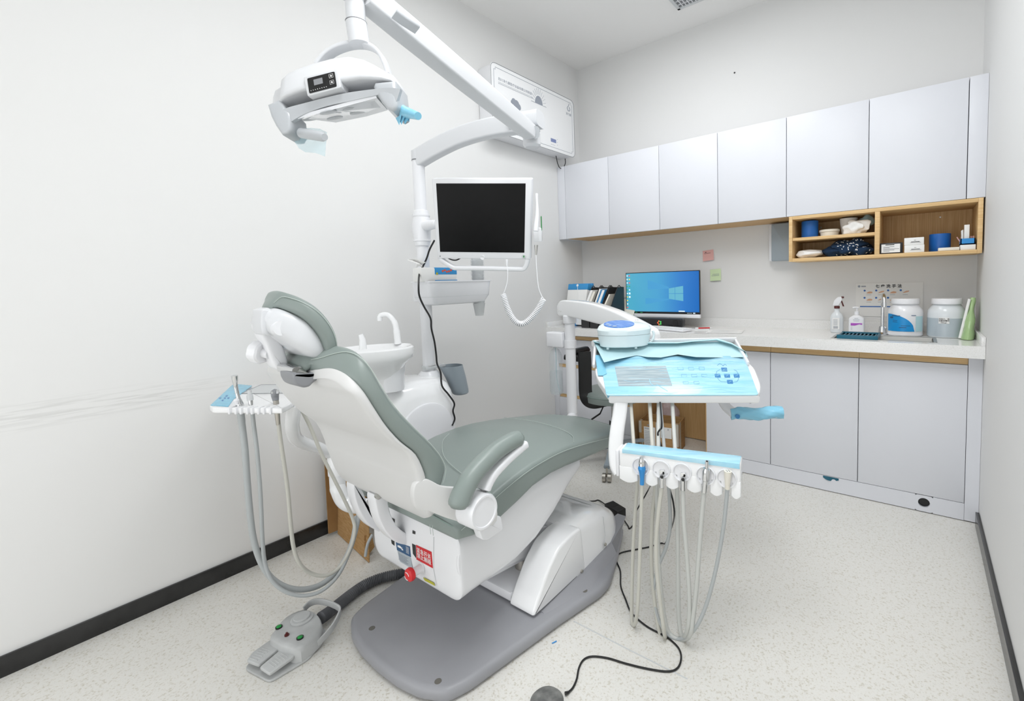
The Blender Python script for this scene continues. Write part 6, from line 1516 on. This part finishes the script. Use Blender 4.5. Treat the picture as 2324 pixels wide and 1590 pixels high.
# ultrasonic device
dv_c = TL(1418, 783, .04); zb_ = .022
t = thing('ultrasonic_scaler', 'round pale blue ultrasonic device with blue oval panel on the tray paper', 'device', tuple(Mt@Vector((dv_c[0], dv_c[1], zb_))))
dw0 = at(1363, 760, 'y', -1.5); 
DC = Mt@Vector((TL(1410, 786, .02)[0], TL(1410, 786, .02)[1]-.0, .020)); dd = (DC-CAM).dot(FW); s_px = dd/F_PX
# body built upright: x along RT, depth along horizontal forward
dx = Vector((RT.x, RT.y, 0)).normalized(); dy = Vector((-dx.y, dx.x, 0)); Md = Matrix(((dx.x, dy.x, 0, DC.x), (dx.y, dy.y, 0, DC.y), (0, 0, 1, DC.z), (0, 0, 0, 1)))
def dring(z_, wx, wy, tail, ox=0, tilt=0):
    out = []
    for k in range(48):
        a_ = 2*math.pi*k/48; x_ = wx*math.cos(a_); y_ = wy*math.sin(a_)
        if x_ > 0: x_ = x_*(1+tail*.55*max(0, 1-abs(math.sin(a_))**1.5)); y_ = y_*(1+tail*.15)
        out.append((x_+ox, y_, z_+tilt*y_))
    return out
k_ = s_px
rings = [dring(.002, 44*k_, .055, .45), dring(.006, 48*k_, .062, .5), dring(24*k_, 52*k_, .066, .5), dring(28*k_, 53*k_, .068, .5)]
obj('base_shell', MB().loft(rings, mt=Md), 'dev', t)
rings = [dring(28.5*k_, 52*k_, .067, .5), dring(40*k_, 54*k_, .070, .5, tilt=.05), dring(47*k_, 50*k_, .066, .52, tilt=.14), dring(50*k_, 43*k_, .058, .5, tilt=.22), dring(50.5*k_, 20*k_, .03, .5, tilt=.24)]
obj('top_shell', MB().loft(rings, mt=Md), 'dev', t)
pn = obj('oval_panel', MB().loft([[(-4*k_+34.5*k_*math.cos(a), .046*math.sin(a), 51.0*k_+.24*.046*math.sin(a)+dz) for a in [2*math.pi*k/40 for k in range(40)]] for dz in (-.004, .0022)], mt=Md), 'devb', t)
mk = MB()
for a_, r_ in ((3.2, 4), (3.75, 4), (4.25, 5)):
    x_ = -4*k_+26*k_*math.cos(a_); y_ = .033*math.sin(a_); mk.lathe([(0, .0016), (r_*k_, .0012), (r_*k_, -.001)], (x_, y_, 51*k_+.24*y_+.0023), 'z', 18, mt=Md)
obj('round_key', mk, 'dev', pn)
mk = MB().text('DTE', .0085, Md@Matrix.Translation((38*k_, .030, 51.5*k_+.012))@Matrix.Rotation(.5, 4, 'X'), .0003)
obj('brand_print', mk, 'grey_ink', t)
mk = MB()
for a_ in (3.8, 5.6): mk.cyl((40*k_*math.cos(a_), .05*math.sin(a_), -.006), (40*k_*math.cos(a_), .05*math.sin(a_), .003), .006, 12)
for v_ in mk.bm.verts: v_.co = Md@v_.co
obj('rubber_foot', mk, 'dev', t)
hkp = [dep(u, v, dd-.0) for u, v in ((1468, 745), (1464, 755), (1467, 768), (1475, 776), (1482, 768), (1484, 757), (1481, 750))]
obj('handpiece_hook', MB().tube(cr(hkp, 5), .0052, 12).tube([dep(1466, 762, dd), dep(1458, 764, dd+.01)], .006, 10), 'dev', t)

# ================================================================== water bottle on the post
BX = .50
zt_ = at(1262, 752, 'y', PY_).z; zm = at(1262, 786, 'y', PY_).z; zb_ = at(1258, 893, 'y', PY_).z; zwl = at(1258, 842, 'y', PY_).z
t = thing('water_bottle', 'clear plastic water bottle hanging from the bracket left of the post', 'bottle', (BX, PY_, zb_))
obj('bottle_shell', MB().lathe([(0, zb_+.006), (.012, zb_), (.036, zb_+.004), (.041, zb_+.02), (.041, zm-.075), (.038, zm-.05), (.026, zm-.022), (.014, zm-.012), (.013, zm-.002)], (BX, PY_, 0), 'z', 32), 'bottle', t)
obj('water', MB().lathe([(0, zb_+.009), (.034, zb_+.007), (.0392, zb_+.022), (.0392, zwl), (0, zwl)], (BX, PY_, 0), 'z', 32), 'water', t)
obj('suction_tube', MB().tube(cr([(BX, PY_, zm), (BX+.004, PY_, zm-.08), (BX+.002, PY_, zb_+.12), (BX+.012, PY_, zb_+.06), (BX+.026, PY_, zb_+.02)], 5), .0025, 8), 'bpaper', t)
obj('bottle_bracket', MB().box((BX-.038, PY_-.04, zm+.0005), (PX_-.033, PY_+.035, zt_), .008, 3), 'wp', unit)
obj('bracket_clamp', MB().lathe([(.0312, zm+.0), (.037, zm), (.037, zm+.045), (.0312, zm+.045)], (PX_, PY_, 0), 'z', 32), 'wp', unit)

# ================================================================== assistant's tray
asst = thing('assistant_tray', 'small white assistant tray with blue film corner on a bent arm', 'tray', tuple(at(670, 930, 'z', .83)))
AO = Vector((.378, -2.675, .782)); AU = Vector((.224, .130, 0)).normalized(); AV = Vector((-AU.y, AU.x, 0)); AV = Vector((-.80, .40, 0)).normalized()
Mas = frame(tuple(AO), AU, (-AU.y, AU.x, .0)); Masi = Mas.inverted()
def SL(u, v, z_=.018): return loc2(u, v, Mas, Masi, z_)
outa = [SL(u, v) for u, v in ((475, 920), (482, 925), (640, 926), (660, 915), (684, 893), (700, 890), (700, 872), (530, 871))]
print('asst', [(round(a, 3), round(b, 3)) for a, b in outa])
obj('tray_plate', MB().prism(rpoly(outa, [.006, .01, .006, .006, .01, .01, .004, .01], 4), 'z', 0, .018, .004, 3, mt=Mas), 'wg', asst, 45)
rc_ = [SL(u, v, .0185) for u, v in ((548, 893), (652, 892), (692, 881), (692, 873), (592, 873))]
obj('recess_mat', MB().prism(rpoly(rc_, .006, 3), 'z', .0178, .0188, mt=Mas), 'lg', asst, label='grey steel mat')
obj('mat_rim', MB().tube([Mas@Vector((*p, .0192)) for p in rpoly(rc_, .006, 3)+[rpoly(rc_, .006, 3)[0]]], .0008, 6), 'dg', asst)
ff = [SL(u, v, .0195) for u, v in ((478, 919), (518, 922), (530, 905), (572, 875), (532, 871), (524, 876))]
fa = obj('corner_film', MB().prism(ff, 'z', .0182, .0205, .0005, mt=Mas), 'filmd', asst, label='blue film on the left corner')
mk = MB()
for c in ((505, 908), (510, 903), (518, 903), (499, 903), (514, 898)):
    q = [SL(c[0]+a, c[1]+b_, .0206) for a, b_ in ((-2.5, 1.6), (2, 1.6), (3, -1.6), (-1.5, -1.6))]; mk.prism(q, 'z', .0204, .0209, mt=Mas)
obj('key_print', mk, 'filmi', fa)
# holder hooks on the front edge
mk = MB()
for u in (535, 561, 586, 613):
    a = SL(u, 928, .012)
    for du in (-.0115, .0115): mk.box((a[0]+du-.004, a[1]-.016, -.002), (a[0]+du+.004, a[1]+.012, .0205), .003, mt=Mas)
obj('holder_prong', mk, 'wp', asst)
arm_ = [dep(u, v, z_) for u, v, z_ in ((668, 915, 1.60), (664, 945, 1.62), (663, 970, 1.65), (672, 995, 1.71), (700, 1010, 1.79), (725, 1017, 1.85), (745, 1027, 1.90))]
obj('bent_arm', MB().tube(cr(arm_, 6), .0235, 24), 'wg', asst)
p1_, p2_ = dep(762, 1030, 1.92), dep(768, 1115, 1.92); p2_.x, p2_.y = p1_.x, p1_.y
obj('joint_cap', MB().lathe([(0, p1_.z+.005), (.028, p1_.z), (.034, p1_.z-.012), (.034, p1_.z-.085), (0, p1_.z-.085)], (p1_.x, p1_.y, 0), 'z', 28), 'wg', asst)
lo_ = [Vector((p1_.x, p1_.y, p1_.z-.0855)), Vector((p1_.x, p1_.y, p1_.z-.14)), dep(768, 1110, 1.92), dep(780, 1135, 1.92), dep(800, 1146, 1.92), dep(835, 1148, 1.92)]
obj('lower_arm', MB().tube(cr(lo_, 6), .031, 24), 'wg', asst)
def S3(u, v, z_): return dep(u, v, z_-.085*max(0, min(1, (1.83-z_)/.21)))
t = thing('saliva_ejector', 'long slim chrome ejector handpiece standing leftmost in the assistant tray', 'handpiece', tuple(S3(545, 930, 1.62)))
obj('chrome_body', MB().tube(cr([S3(547, 938, 1.615), S3(545, 925, 1.61), S3(543, 912, 1.605), S3(538, 890, 1.60), S3(534, 870, 1.595), S3(532, 852, 1.59)], 4), [.0085]*4+[.0095, .011, .012, .011]+[.0095, .0075, .006, .0055]+[.0058]*4+[.0064, .0075, .0085, .009, .0092], 18), 'chrome', t)
obj('wing_valve', MB().tube([S3(537, 918, 1.59), S3(536, 908, 1.59), S3(535, 905, 1.59)], [.004, .0085, .004], 12), 'wp', t)
hs = cr([S3(u, v, z_) for u, v, z_ in ((546, 935, 1.615), (549, 960, 1.615), (556, 1020, 1.62), (561, 1090, 1.63), (567, 1160, 1.64), (575, 1220, 1.65), (590, 1270, 1.66), (615, 1310, 1.67), (650, 1332, 1.68), (690, 1337, 1.70), (730, 1325, 1.73), (765, 1295, 1.76), (790, 1255, 1.79), (805, 1210, 1.81), (815, 1165, 1.83))], 6)
obj('hose', MB().tube(hs, [.0105]*6+[.0098]*(len(hs)-6), 14), 'hoseg', t)
t = thing('suction_handpiece', 'short grey and white suction tip second from left in the assistant tray', 'handpiece', tuple(S3(566, 930, 1.62)))
obj('grey_tip', MB().tube([S3(568, 908, 1.61), S3(567, 898, 1.61), S3(566.5, 893, 1.61), S3(566, 885, 1.61)], [.0095, .0095, .006, .0065], 18), 'lg', t)
obj('steel_sleeve', MB().tube([S3(573, 938, 1.61), S3(570, 922, 1.61), S3(568, 906, 1.61)], [.006, .0065, .007], 14), 'chrome', t)
obj('hose', MB().tube(cr([S3(u, v, z_) for u, v, z_ in ((573, 936, 1.615), (576, 965, 1.62), (583, 1020, 1.62), (589, 1090, 1.63), (593, 1160, 1.64), (596, 1230, 1.65), (602, 1280, 1.66), (618, 1318, 1.66), (650, 1343, 1.665), (690, 1351, 1.68), (730, 1340, 1.70), (765, 1308, 1.73), (788, 1265, 1.77), (800, 1220, 1.80), (808, 1170, 1.83))], 6), .0062, 12), 'hoseg', t)
t = thing('air_water_syringe', 'grey headed metal syringe standing rightmost in the assistant tray', 'syringe', tuple(S3(627, 930, 1.62)))
obj('steel_barrel', MB().tube([S3(631.5, 963, 1.625), S3(630, 945, 1.62), S3(628, 925, 1.615), S3(626, 907, 1.61)], [.0065, .0078, .008, .0088], 18), 'nickel', t)
obj('grey_head', MB().tube([S3(626, 908, 1.61), S3(624, 897, 1.61), S3(624, 890, 1.60), S3(627, 886, 1.60)], [.0092, .0115, .0125, .009], 18), 'dg', t)
obj('push_button', MB().tube([S3(619, 893, 1.595), S3(618, 889, 1.59)], .0042, 12).tube([S3(629, 891, 1.595), S3(630, 886, 1.59)], .0042, 12), 'chrome', t)
obj('hose', MB().tube(cr([S3(u, v, z_) for u, v, z_ in ((632, 960, 1.625), (637, 1000, 1.63), (646, 1060, 1.64), (654, 1120, 1.65), (659, 1180, 1.66), (666, 1240, 1.67), (680, 1278, 1.68), (705, 1300, 1.70), (740, 1305, 1.72), (772, 1285, 1.75), (795, 1245, 1.78), (805, 1205, 1.80), (800, 1175, 1.81), (780, 1130, 1.80), (755, 1080, 1.78), (730, 1030, 1.76), (705, 970, 1.74), (682, 925, 1.72), (676, 912, 1.715))], 6), .0064, 12), 'hosey', t)
# flattened cardboard behind the chair at the left wall
t = thing('cardboard_sheet', 'large flattened brown cardboard sheet leaning between left wall and chair', 'cardboard', (.06, -2.1, 0))
obj('main_panel', MB().prism([(xz(745, 1210, .05)), (-1.80, .004), (-1.80, .50), xz(735, 1035, .05)], 'x', .05, .056), 'cbd', t)
obj('front_panel', MB().raw([(.058, -2.150, .003), (.41, -2.19, .003), (.38, -2.16, .24), (.058, -2.12, .42), (.058, -2.146, .003), (.41, -2.186, .003), (.38, -2.156, .24), (.058, -2.116, .42)], [(0, 1, 2, 3), (7, 6, 5, 4), (0, 1, 5, 4), (1, 2, 6, 5), (2, 3, 7, 6), (3, 0, 4, 7)]), 'cbx', t)
tag(obj('cardboard_flap', MB().prism([xz(826, 1215, .37), xz(843, 1210, .37), xz(850, 1240, .37), xz(829, 1269, .37)], 'x', .365, .371), 'cbx'), 'narrow brown cardboard flap on the floor behind the chair shell', 'cardboard')
tag(obj('grey_tube', MB().tube(cr([at(u, v, 'x', .42) for u, v in ((845, 1212), (834, 1235), (829, 1262))], 5), .006, 10), 'hoseg'), 'short grey tube reaching the floor beside the cardboard flap', 'tube')

# ================================================================== foot pedal
pd = thing('foot_pedal', 'light grey foot control with two pedals and green buttons on the floor', 'foot pedal', tuple(at(660, 1460, 'z', 0)))
f0 = at(583, 1528, 'z', 0); f1 = at(722, 1395, 'z', 0); fy = (f1-f0); fy.z = 0
side = Vector((fy.y, -fy.x, 0)).normalized()
Mf = frame((f0.x, f0.y, 0), side, fy); Mfi = Mf.inverted()
def FL(u, v, z_=0): return loc2(u, v, Mf, Mfi, z_)
bp0 = [FL(u, v, .006) for u, v in ((558, 1513), (560, 1520), (607, 1545), (618, 1544), (700, 1495), (733, 1455), (740, 1430), (700, 1400), (640, 1412), (612, 1455))]
print('pedal base', [(round(a, 3), round(b, 3)) for a, b in bp0])
obj('base_plate', MB().prism(rpoly(bp0, .012, 3), 'z', .001, .0085, .002, mt=Mf), 'pedal', pd)
bo = [FL(u, v, .06) for u, v in ((620, 1430), (642, 1410), (662, 1396), (690, 1390), (716, 1398), (728, 1416), (732, 1440), (690, 1488), (672, 1477))]
bo2 = [FL(u, v, .0095) for u, v in ((616, 1448), (640, 1412), (664, 1398), (690, 1396), (718, 1408), (736, 1430), (738, 1452), (700, 1490), (680, 1497))]
def fring(P, z_, k=1):
    cxx = sum(p[0] for p in P)/len(P); cyy = sum(p[1] for p in P)/len(P)
    return [(cxx+(p[0]-cxx)*k, cyy+(p[1]-cyy)*k, z_) for p in P]
hb = [FL(u, v, .052) for u, v in ((613, 1452), (625, 1428), (640, 1408), (662, 1392), (690, 1383), (715, 1390), (728, 1405), (731, 1425), (722, 1440), (694, 1462), (668, 1474))]
hb_s = [(p.x, p.y) for p in cr([Vector(p) for p in hb], 2, True)]
obj('pedal_housing', MB().loft([fring(hb_s, .009, 1.03), fring(hb_s, .035, 1.02), fring(hb_s, .049, 1.0), fring(hb_s, .055, .94), fring(hb_s, .056, .8)], mt=Mf), 'pedal', pd, 50)
dc = FL(685, 1402, .06)
obj('round_pad', MB().lathe([(0, .0565), (.034, .0565), (.034, .0605), (.030, .0625), (.026, .0625), (.026, .067), (.024, .069), (0, .0695)], (dc[0], dc[1], 0), 'z', 36, mt=Mf), 'pedal', pd)
for q in ([(606, 1463), (640, 1448), (652, 1463), (590, 1510), (562, 1497), (572, 1480)], [(645, 1462), (672, 1472), (672, 1485), (612, 1530), (590, 1516), (594, 1505)]):
    P = [FL(u, v, .034) for u, v in ([(613, 1452), (641, 1465), (587, 1509), (560, 1499), (572, 1481)] if q[0][0] == 606 else [(645, 1467), (669, 1478), (668, 1489), (612, 1529), (589, 1514)])]
    k_ = obj('pedal_plate', MB().prism(rpoly(P, .006, 3), 'z', .026, .036, .003, mt=Mf), 'pedal', pd)
    cxx = sum(p[0] for p in P)/5; cyy = sum(p[1] for p in P)/5; mk = MB()
    d0 = (Vector(P[2])-Vector(P[1])).normalized() if q[0][0] == 606 else (Vector(P[3])-Vector(P[2])).normalized(); s0_ = Vector((-d0.y, d0.x))
    for i in range(6):
        c_ = Vector((cxx, cyy))+d0*(-.012+i*.008); mk.tube([Mf@Vector((*(c_-s0_*.017), .0362)), Mf@Vector((*(c_+s0_*.017), .0362))], .0012, 6)
    obj('grip_ridge', mk, 'pedal', k_)
for u, v in ((633, 1422), (681, 1446)):
    c_ = FL(u, v, .058); g_ = obj('button_ring', MB().lathe([(.0, .0555), (.0105, .0555), (.0105, .0595), (.0085, .0595), (.0085, .0585), (0, .0585)], (c_[0], c_[1], 0), 'z', 22, mt=Mf), 'blk', pd)
    obj('green_button', MB().lathe([(.0, .0625), (.0055, .0622), (.0078, .0605), (.008, .0586), (0, .0586)], (c_[0], c_[1], 0), 'z', 22, mt=Mf), 'green', g_)
c_ = FL(651, 1440, .058); obj('toggle_stub', MB().lathe([(.0, .066), (.0032, .066), (.0035, .0605), (.007, .0600), (.0072, .0562), (0, .0562)], (c_[0], c_[1], 0), 'z', 16, mt=Mf), 'maroon', pd)
hn = [at(u, v, 'z', z_) for u, v, z_ in ((714, 1466, .022), (735, 1446, .032), (755, 1422, .045), (768, 1398, .055), (772, 1384, .06), (764, 1376, .062), (745, 1368, .062), (720, 1364, .06), (702, 1370, .057), (690, 1382, .052))]
obj('lift_handle', MB().ribbon(cr(hn, 5), .006, .022, up=(0, 0, 1)), 'pedal', pd)
# corrugated hose
hp_ = cr([at(u, v, 'z', z_) for u, v, z_ in ((728, 1402, .035), (745, 1390, .03), (770, 1370, .024), (800, 1346, .022), (830, 1326, .022), (865, 1311, .022), (900, 1303, .022), (930, 1299, .022), (965, 1290, .03), (990, 1282, .06))], 34)
rs = [.0185+.0024*math.sin(i*1.55) for i in range(len(hp_))]
tag(obj('corrugated_hose', MB().tube(hp_, rs, 16), 'corr'), 'dark grey corrugated hose from the foot pedal to the dental chair', 'hose')
tag(obj('blue_scrap', MB().tube([at(1253, 1459, 'z', .002), at(1263, 1454, 'z', .002)], .002, 6), 'blues'), 'tiny blue plastic scrap on the floor right of the chair base', 'scrap')
tag(obj('floor_weld_line', MB().ribbon([at(1302, 1409, 'z', .0006), at(1420, 1470, 'z', .0006), at(1560, 1540, 'z', .0006)], .004, .001), 'lg'), 'pale weld line in the vinyl floor right of the chair base', 'seam')

# ================================================================== stool
sc_ = Vector((.725, -.715, 0)); sz = .468
stl = thing('clinic_stool', 'sage green rolling stool with black backrest by the knee space', 'stool', tuple(sc_))
obj('seat_pad', MB().lathe([(0, sz-.045), (.17, sz-.045), (.184, sz-.040), (.188, sz-.02), (.188, sz+.0), (.180, sz+.018), (.165, sz+.024), (.10, sz+.028), (0, sz+.029)], tuple(sc_), 'z', 48), 'pad', stl, 50)
obj('seat_seam', MB().lathe([(.1885, sz-.004), (.1905, sz-.001), (.1885, sz+.002)], tuple(sc_), 'z', 48), 'pipe', stl)
obj('mechanism_box', MB().box((sc_.x-.06, sc_.y-.05, sz-.078), (sc_.x+.06, sc_.y+.05, sz-.0455), .008), 'blk', stl)
obj('gas_column', MB().cyl((sc_.x, sc_.y, .13), (sc_.x, sc_.y, sz-.18), .024, 24).cyl((sc_.x, sc_.y, sz-.18), (sc_.x, sc_.y, sz-.078), .013, 20), 'chrome', stl)
obj('column_sleeve', MB().cyl((sc_.x, sc_.y, sz-.21), (sc_.x, sc_.y, sz-.185), .027, 20), 'blk', stl)
l0 = Vector((sc_.x, sc_.y, sz-.06)); l1 = at(1362, 938, 'y', -.80); l2 = at(1343, 951, 'y', -.82)
lv = obj('lever', MB().tube([l0, at(1372, 916, 'y', -.76), l1], .0045, 10), 'blk', stl)
obj('lever_paddle', MB().ribbon([l1, l2], [.018, .024], .010), 'blk', lv)
for k in range(5):
    a_ = math.radians(221+72*k); ex = Vector((math.cos(a_), math.sin(a_), 0)); e_ = sc_+ex*.272
    lg = obj('leg', MB().ribbon(cr([sc_+ex*.02+Vector((0, 0, .125)), sc_+ex*.12+Vector((0, 0, .115)), e_+Vector((0, 0, .088))], 4), [.05]*3+[.042]*3+[.036]*3, [.035]*3+[.028]*3+[.022]*3), 'blk' if False else 'gunit', stl)
    pr = Vector((-ex.y, ex.x, 0))
    cs = MB()
    for s in (1, -1): cs.cyl(e_+pr*(.006*s)+Vector((0, 0, .026)), e_+pr*(.026*s)+Vector((0, 0, .026)), .025, 24)
    cs.cyl(e_+Vector((0, 0, .03)), e_+Vector((0, 0, .085)), .006, 10)
    obj('caster', cs, 'nickel', stl)
# backrest of the stool
bp_ = cr([at(u, v, 'y', -1.0) for u, v in ((1332, 905), (1318, 905), (1311, 885), (1309, 850), (1311, 810))], 5)
b0 = at(1345, 905, 'y', -1.0)
obj('back_bar', MB().ribbon(cr([Vector((sc_.x-.02, sc_.y-.02, sz-.052)), at(1352, 914, 'y', -.84), at(1335, 908, 'y', -.88), at(1329, 890, 'y', -.88), at(1328, 850, 'y', -.88), at(1327, 815, 'y', -.88), at(1326, 798, 'y', -.88)], 6), .082, .016, up=(-.59, .8, .3)), 'blk', stl)
bc_ = at(1312, 812, 'y', -1.01); tdir = Vector((.75, -.66, 0))
obj('back_pad', MB().slab([((a, bc_.z+.055), (a+.0, bc_.z-.0), .02, bc_.x) for a in (bc_.y-.12, bc_.y+.12)], .012), 'blk', stl) if False else None
k0_, k1_ = at(1281, 810, 'y', -.86), at(1335, 815, 'y', -.80)
obj('armrest_roll', MB().tube([k0_, k0_.lerp(k1_, .15), k0_.lerp(k1_, .9), k1_], [.016, .021, .023, .016], 18), 'rub', stl)
obj('back_pad', MB().prism(rpoly([xz(1290, 806, .58), xz(1331, 806, .58), xz(1335, 792, .58), xz(1330, 785, .58), xz(1306, 790, .58)], .01), 'x', .57, .60, .006), 'blk', stl)

# ================================================================== air purifier on the left wall
ap = thing('air_purifier', 'white wall-mounted air steriliser with printed clouds and sun on its front', 'air purifier', (.06, -.65, 2.13))
ay0, ay1, az0, az1 = -1.085, -.224, 2.130, 2.562
obj('rear_case', MB().prism(rpoly([(ay0+.004, az0+.004), (ay1-.004, az0+.004), (ay1-.004, az1-.004), (ay0+.004, az1-.004)], .045, 6), 'x', .002, .116, .006), 'wp', ap)
front = obj('front_panel', MB().prism(rpoly([(ay0, az0), (ay1, az0), (ay1, az1), (ay0, az1)], .045, 6), 'x', .1165, .122, .002), 'wg', ap)
def outline(ins, r_, x_):
    q = rpoly([(ay0+ins, az0+ins), (ay1-ins, az0+ins), (ay1-ins, az1-ins), (ay0+ins, az1-ins)], r_, 6); q.append(q[0]); return [(x_, a, b_) for a, b_ in q]
obj('border_trim', MB().tube(outline(.003, .045, .1225), .0018, 6), 'dg', front)
i_ = .028; k_ = .014
q = [(ay0+i_+k_, az0+i_), (ay1-i_-k_, az0+i_), (ay1-i_-k_, az0+i_+k_), (ay1-i_, az0+i_+k_), (ay1-i_, az1-i_-k_), (ay1-i_-k_, az1-i_-k_), (ay1-i_-k_, az1-i_), (ay0+i_+k_, az1-i_), (ay0+i_+k_, az1-i_-k_), (ay0+i_, az1-i_-k_), (ay0+i_, az0+i_+k_), (ay0+i_+k_, az0+i_+k_), (ay0+i_+k_, az0+i_)]
obj('inner_line', MB().tube([(.1225, a, b_) for a, b_ in q], .0012, 6), 'grey_ink', front)
# prints; on this wall text runs along +y
MW = lambda y_, z_: Matrix(((0, 0, 1, .1224), (1, 0, 0, y_), (0, 1, 0, z_), (0, 0, 0, 1)))
obj('heading', MB().text('四川净力康医疗设备有限公司制造', .021, MW(-.862, 2.470), .0003), 'grey_ink', front)
mk = MB().box((.1222, -1.02, 2.450), (.1228, -.70, 2.4515))
for k in range(30): mk.box((.1222, -1.02+k*.0108, 2.441), (.1228, -1.0125+k*.0108, 2.4445))
def PW(u, v): p = at(u, v, 'x', .1224); return (p.y, p.z)
def cloud(cs): 
    for u, v, r_ in cs:
        y_, z_ = PW(u, v); h_ = .1226+.00012*(u % 7); mk.lathe([(0, h_), (r_, h_), (r_, .1222)], (0, y_, z_), 'x', 24)
obj('heading_underline', mk, 'grey_ink', front); mk = MB()
cloud([(1166, 230, .020), (1172, 237, .028), (1177, 243, .022), (1163, 232, .015), (1147, 232, .012), (1151, 236, .013), (1156, 239, .011)])
obj('cloud_print', mk, 'grey_ink', front); mk = MB()
sy_, szz = PW(1223, 236)
hs_ = [(sy_+.040*math.cos(a), szz+.055*math.sin(a)) for a in [math.pi*k/20 for k in range(21)]]
mk.prism(hs_, 'x', .1222, .1228)
for k in range(13):
    a = math.pi*k/12; mk.tube([(.1226, sy_+.048*math.cos(a), szz+.064*math.sin(a)), (.1226, sy_+.080*math.cos(a), szz+.105*math.sin(a))], .0009, 4)
mk.box((.1222, sy_-.08, szz-.002), (.1228, sy_+.08, szz))
obj('sun_print', mk, 'grey_ink', front); mk = MB()
ey, ez = PW(1290, 246)
mk.tube(cr([(.1226, ey+.008, ez+.035), (.1226, ey+.002, ez+.02), (.1226, ey-.014, ez+.002), (.1226, ey-.006, ez-.016), (.1226, ey+.012, ez-.016), (.1226, ey+.018, ez), (.1226, ey+.006, ez+.01)], 5), .0026, 6)
obj('emblem', mk, 'grey_ink', front)
obj('emblem_text', MB().text('净力康', .022, MW(ey, ez-.045), .0003), 'grey_ink', front)
c1, c2 = PW(1250, 313), PW(1262, 325)
obj('display_window', MB().box((.1222, c1[0], c2[1]), (.1235, c2[0], c1[1])), mat('violet_display', '7f8cb8', .2), front)
mk = MB()
for k in range(4): mk.box((.1222, c1[0]+.002+k*.013, c2[1]-.020), (.1229, c1[0]+.006+k*.013, c2[1]-.016))
for k in range(3): mk.box((.1222, c2[0]+.014, c2[1]-.012+k*.02), (.1229, c2[0]+.018, c2[1]-.008+k*.02))
obj('key_print', mk, 'grey_ink', front)
kc_ = cr([(.06, ay1-.16, az0), (.05, ay1-.13, az0-.05), (.04, ay1-.09, az0-.075), (.04, ay1-.05, az0-.065), (.05, ay1-.035, az0-.03), (.05, ay1-.036, az0+.006)], 6)
obj('power_cord', MB().tube(kc_, .0032, 8), 'blk', ap)
tag(obj('cable_plug', MB().tube(cr([(.03, ay0-.02, 2.47), (.03, ay0-.05, 2.48), (.028, ay0-.075, 2.472), (.028, ay0-.072, 2.455), (.02, ay0-.045, 2.435)], 5), .003, 8).box((.003, ay0-.055, 2.38), (.035, ay0-.006, 2.44), .008), 'blk'), 'black plug with looped cable on the wall left of the air steriliser', 'plug')
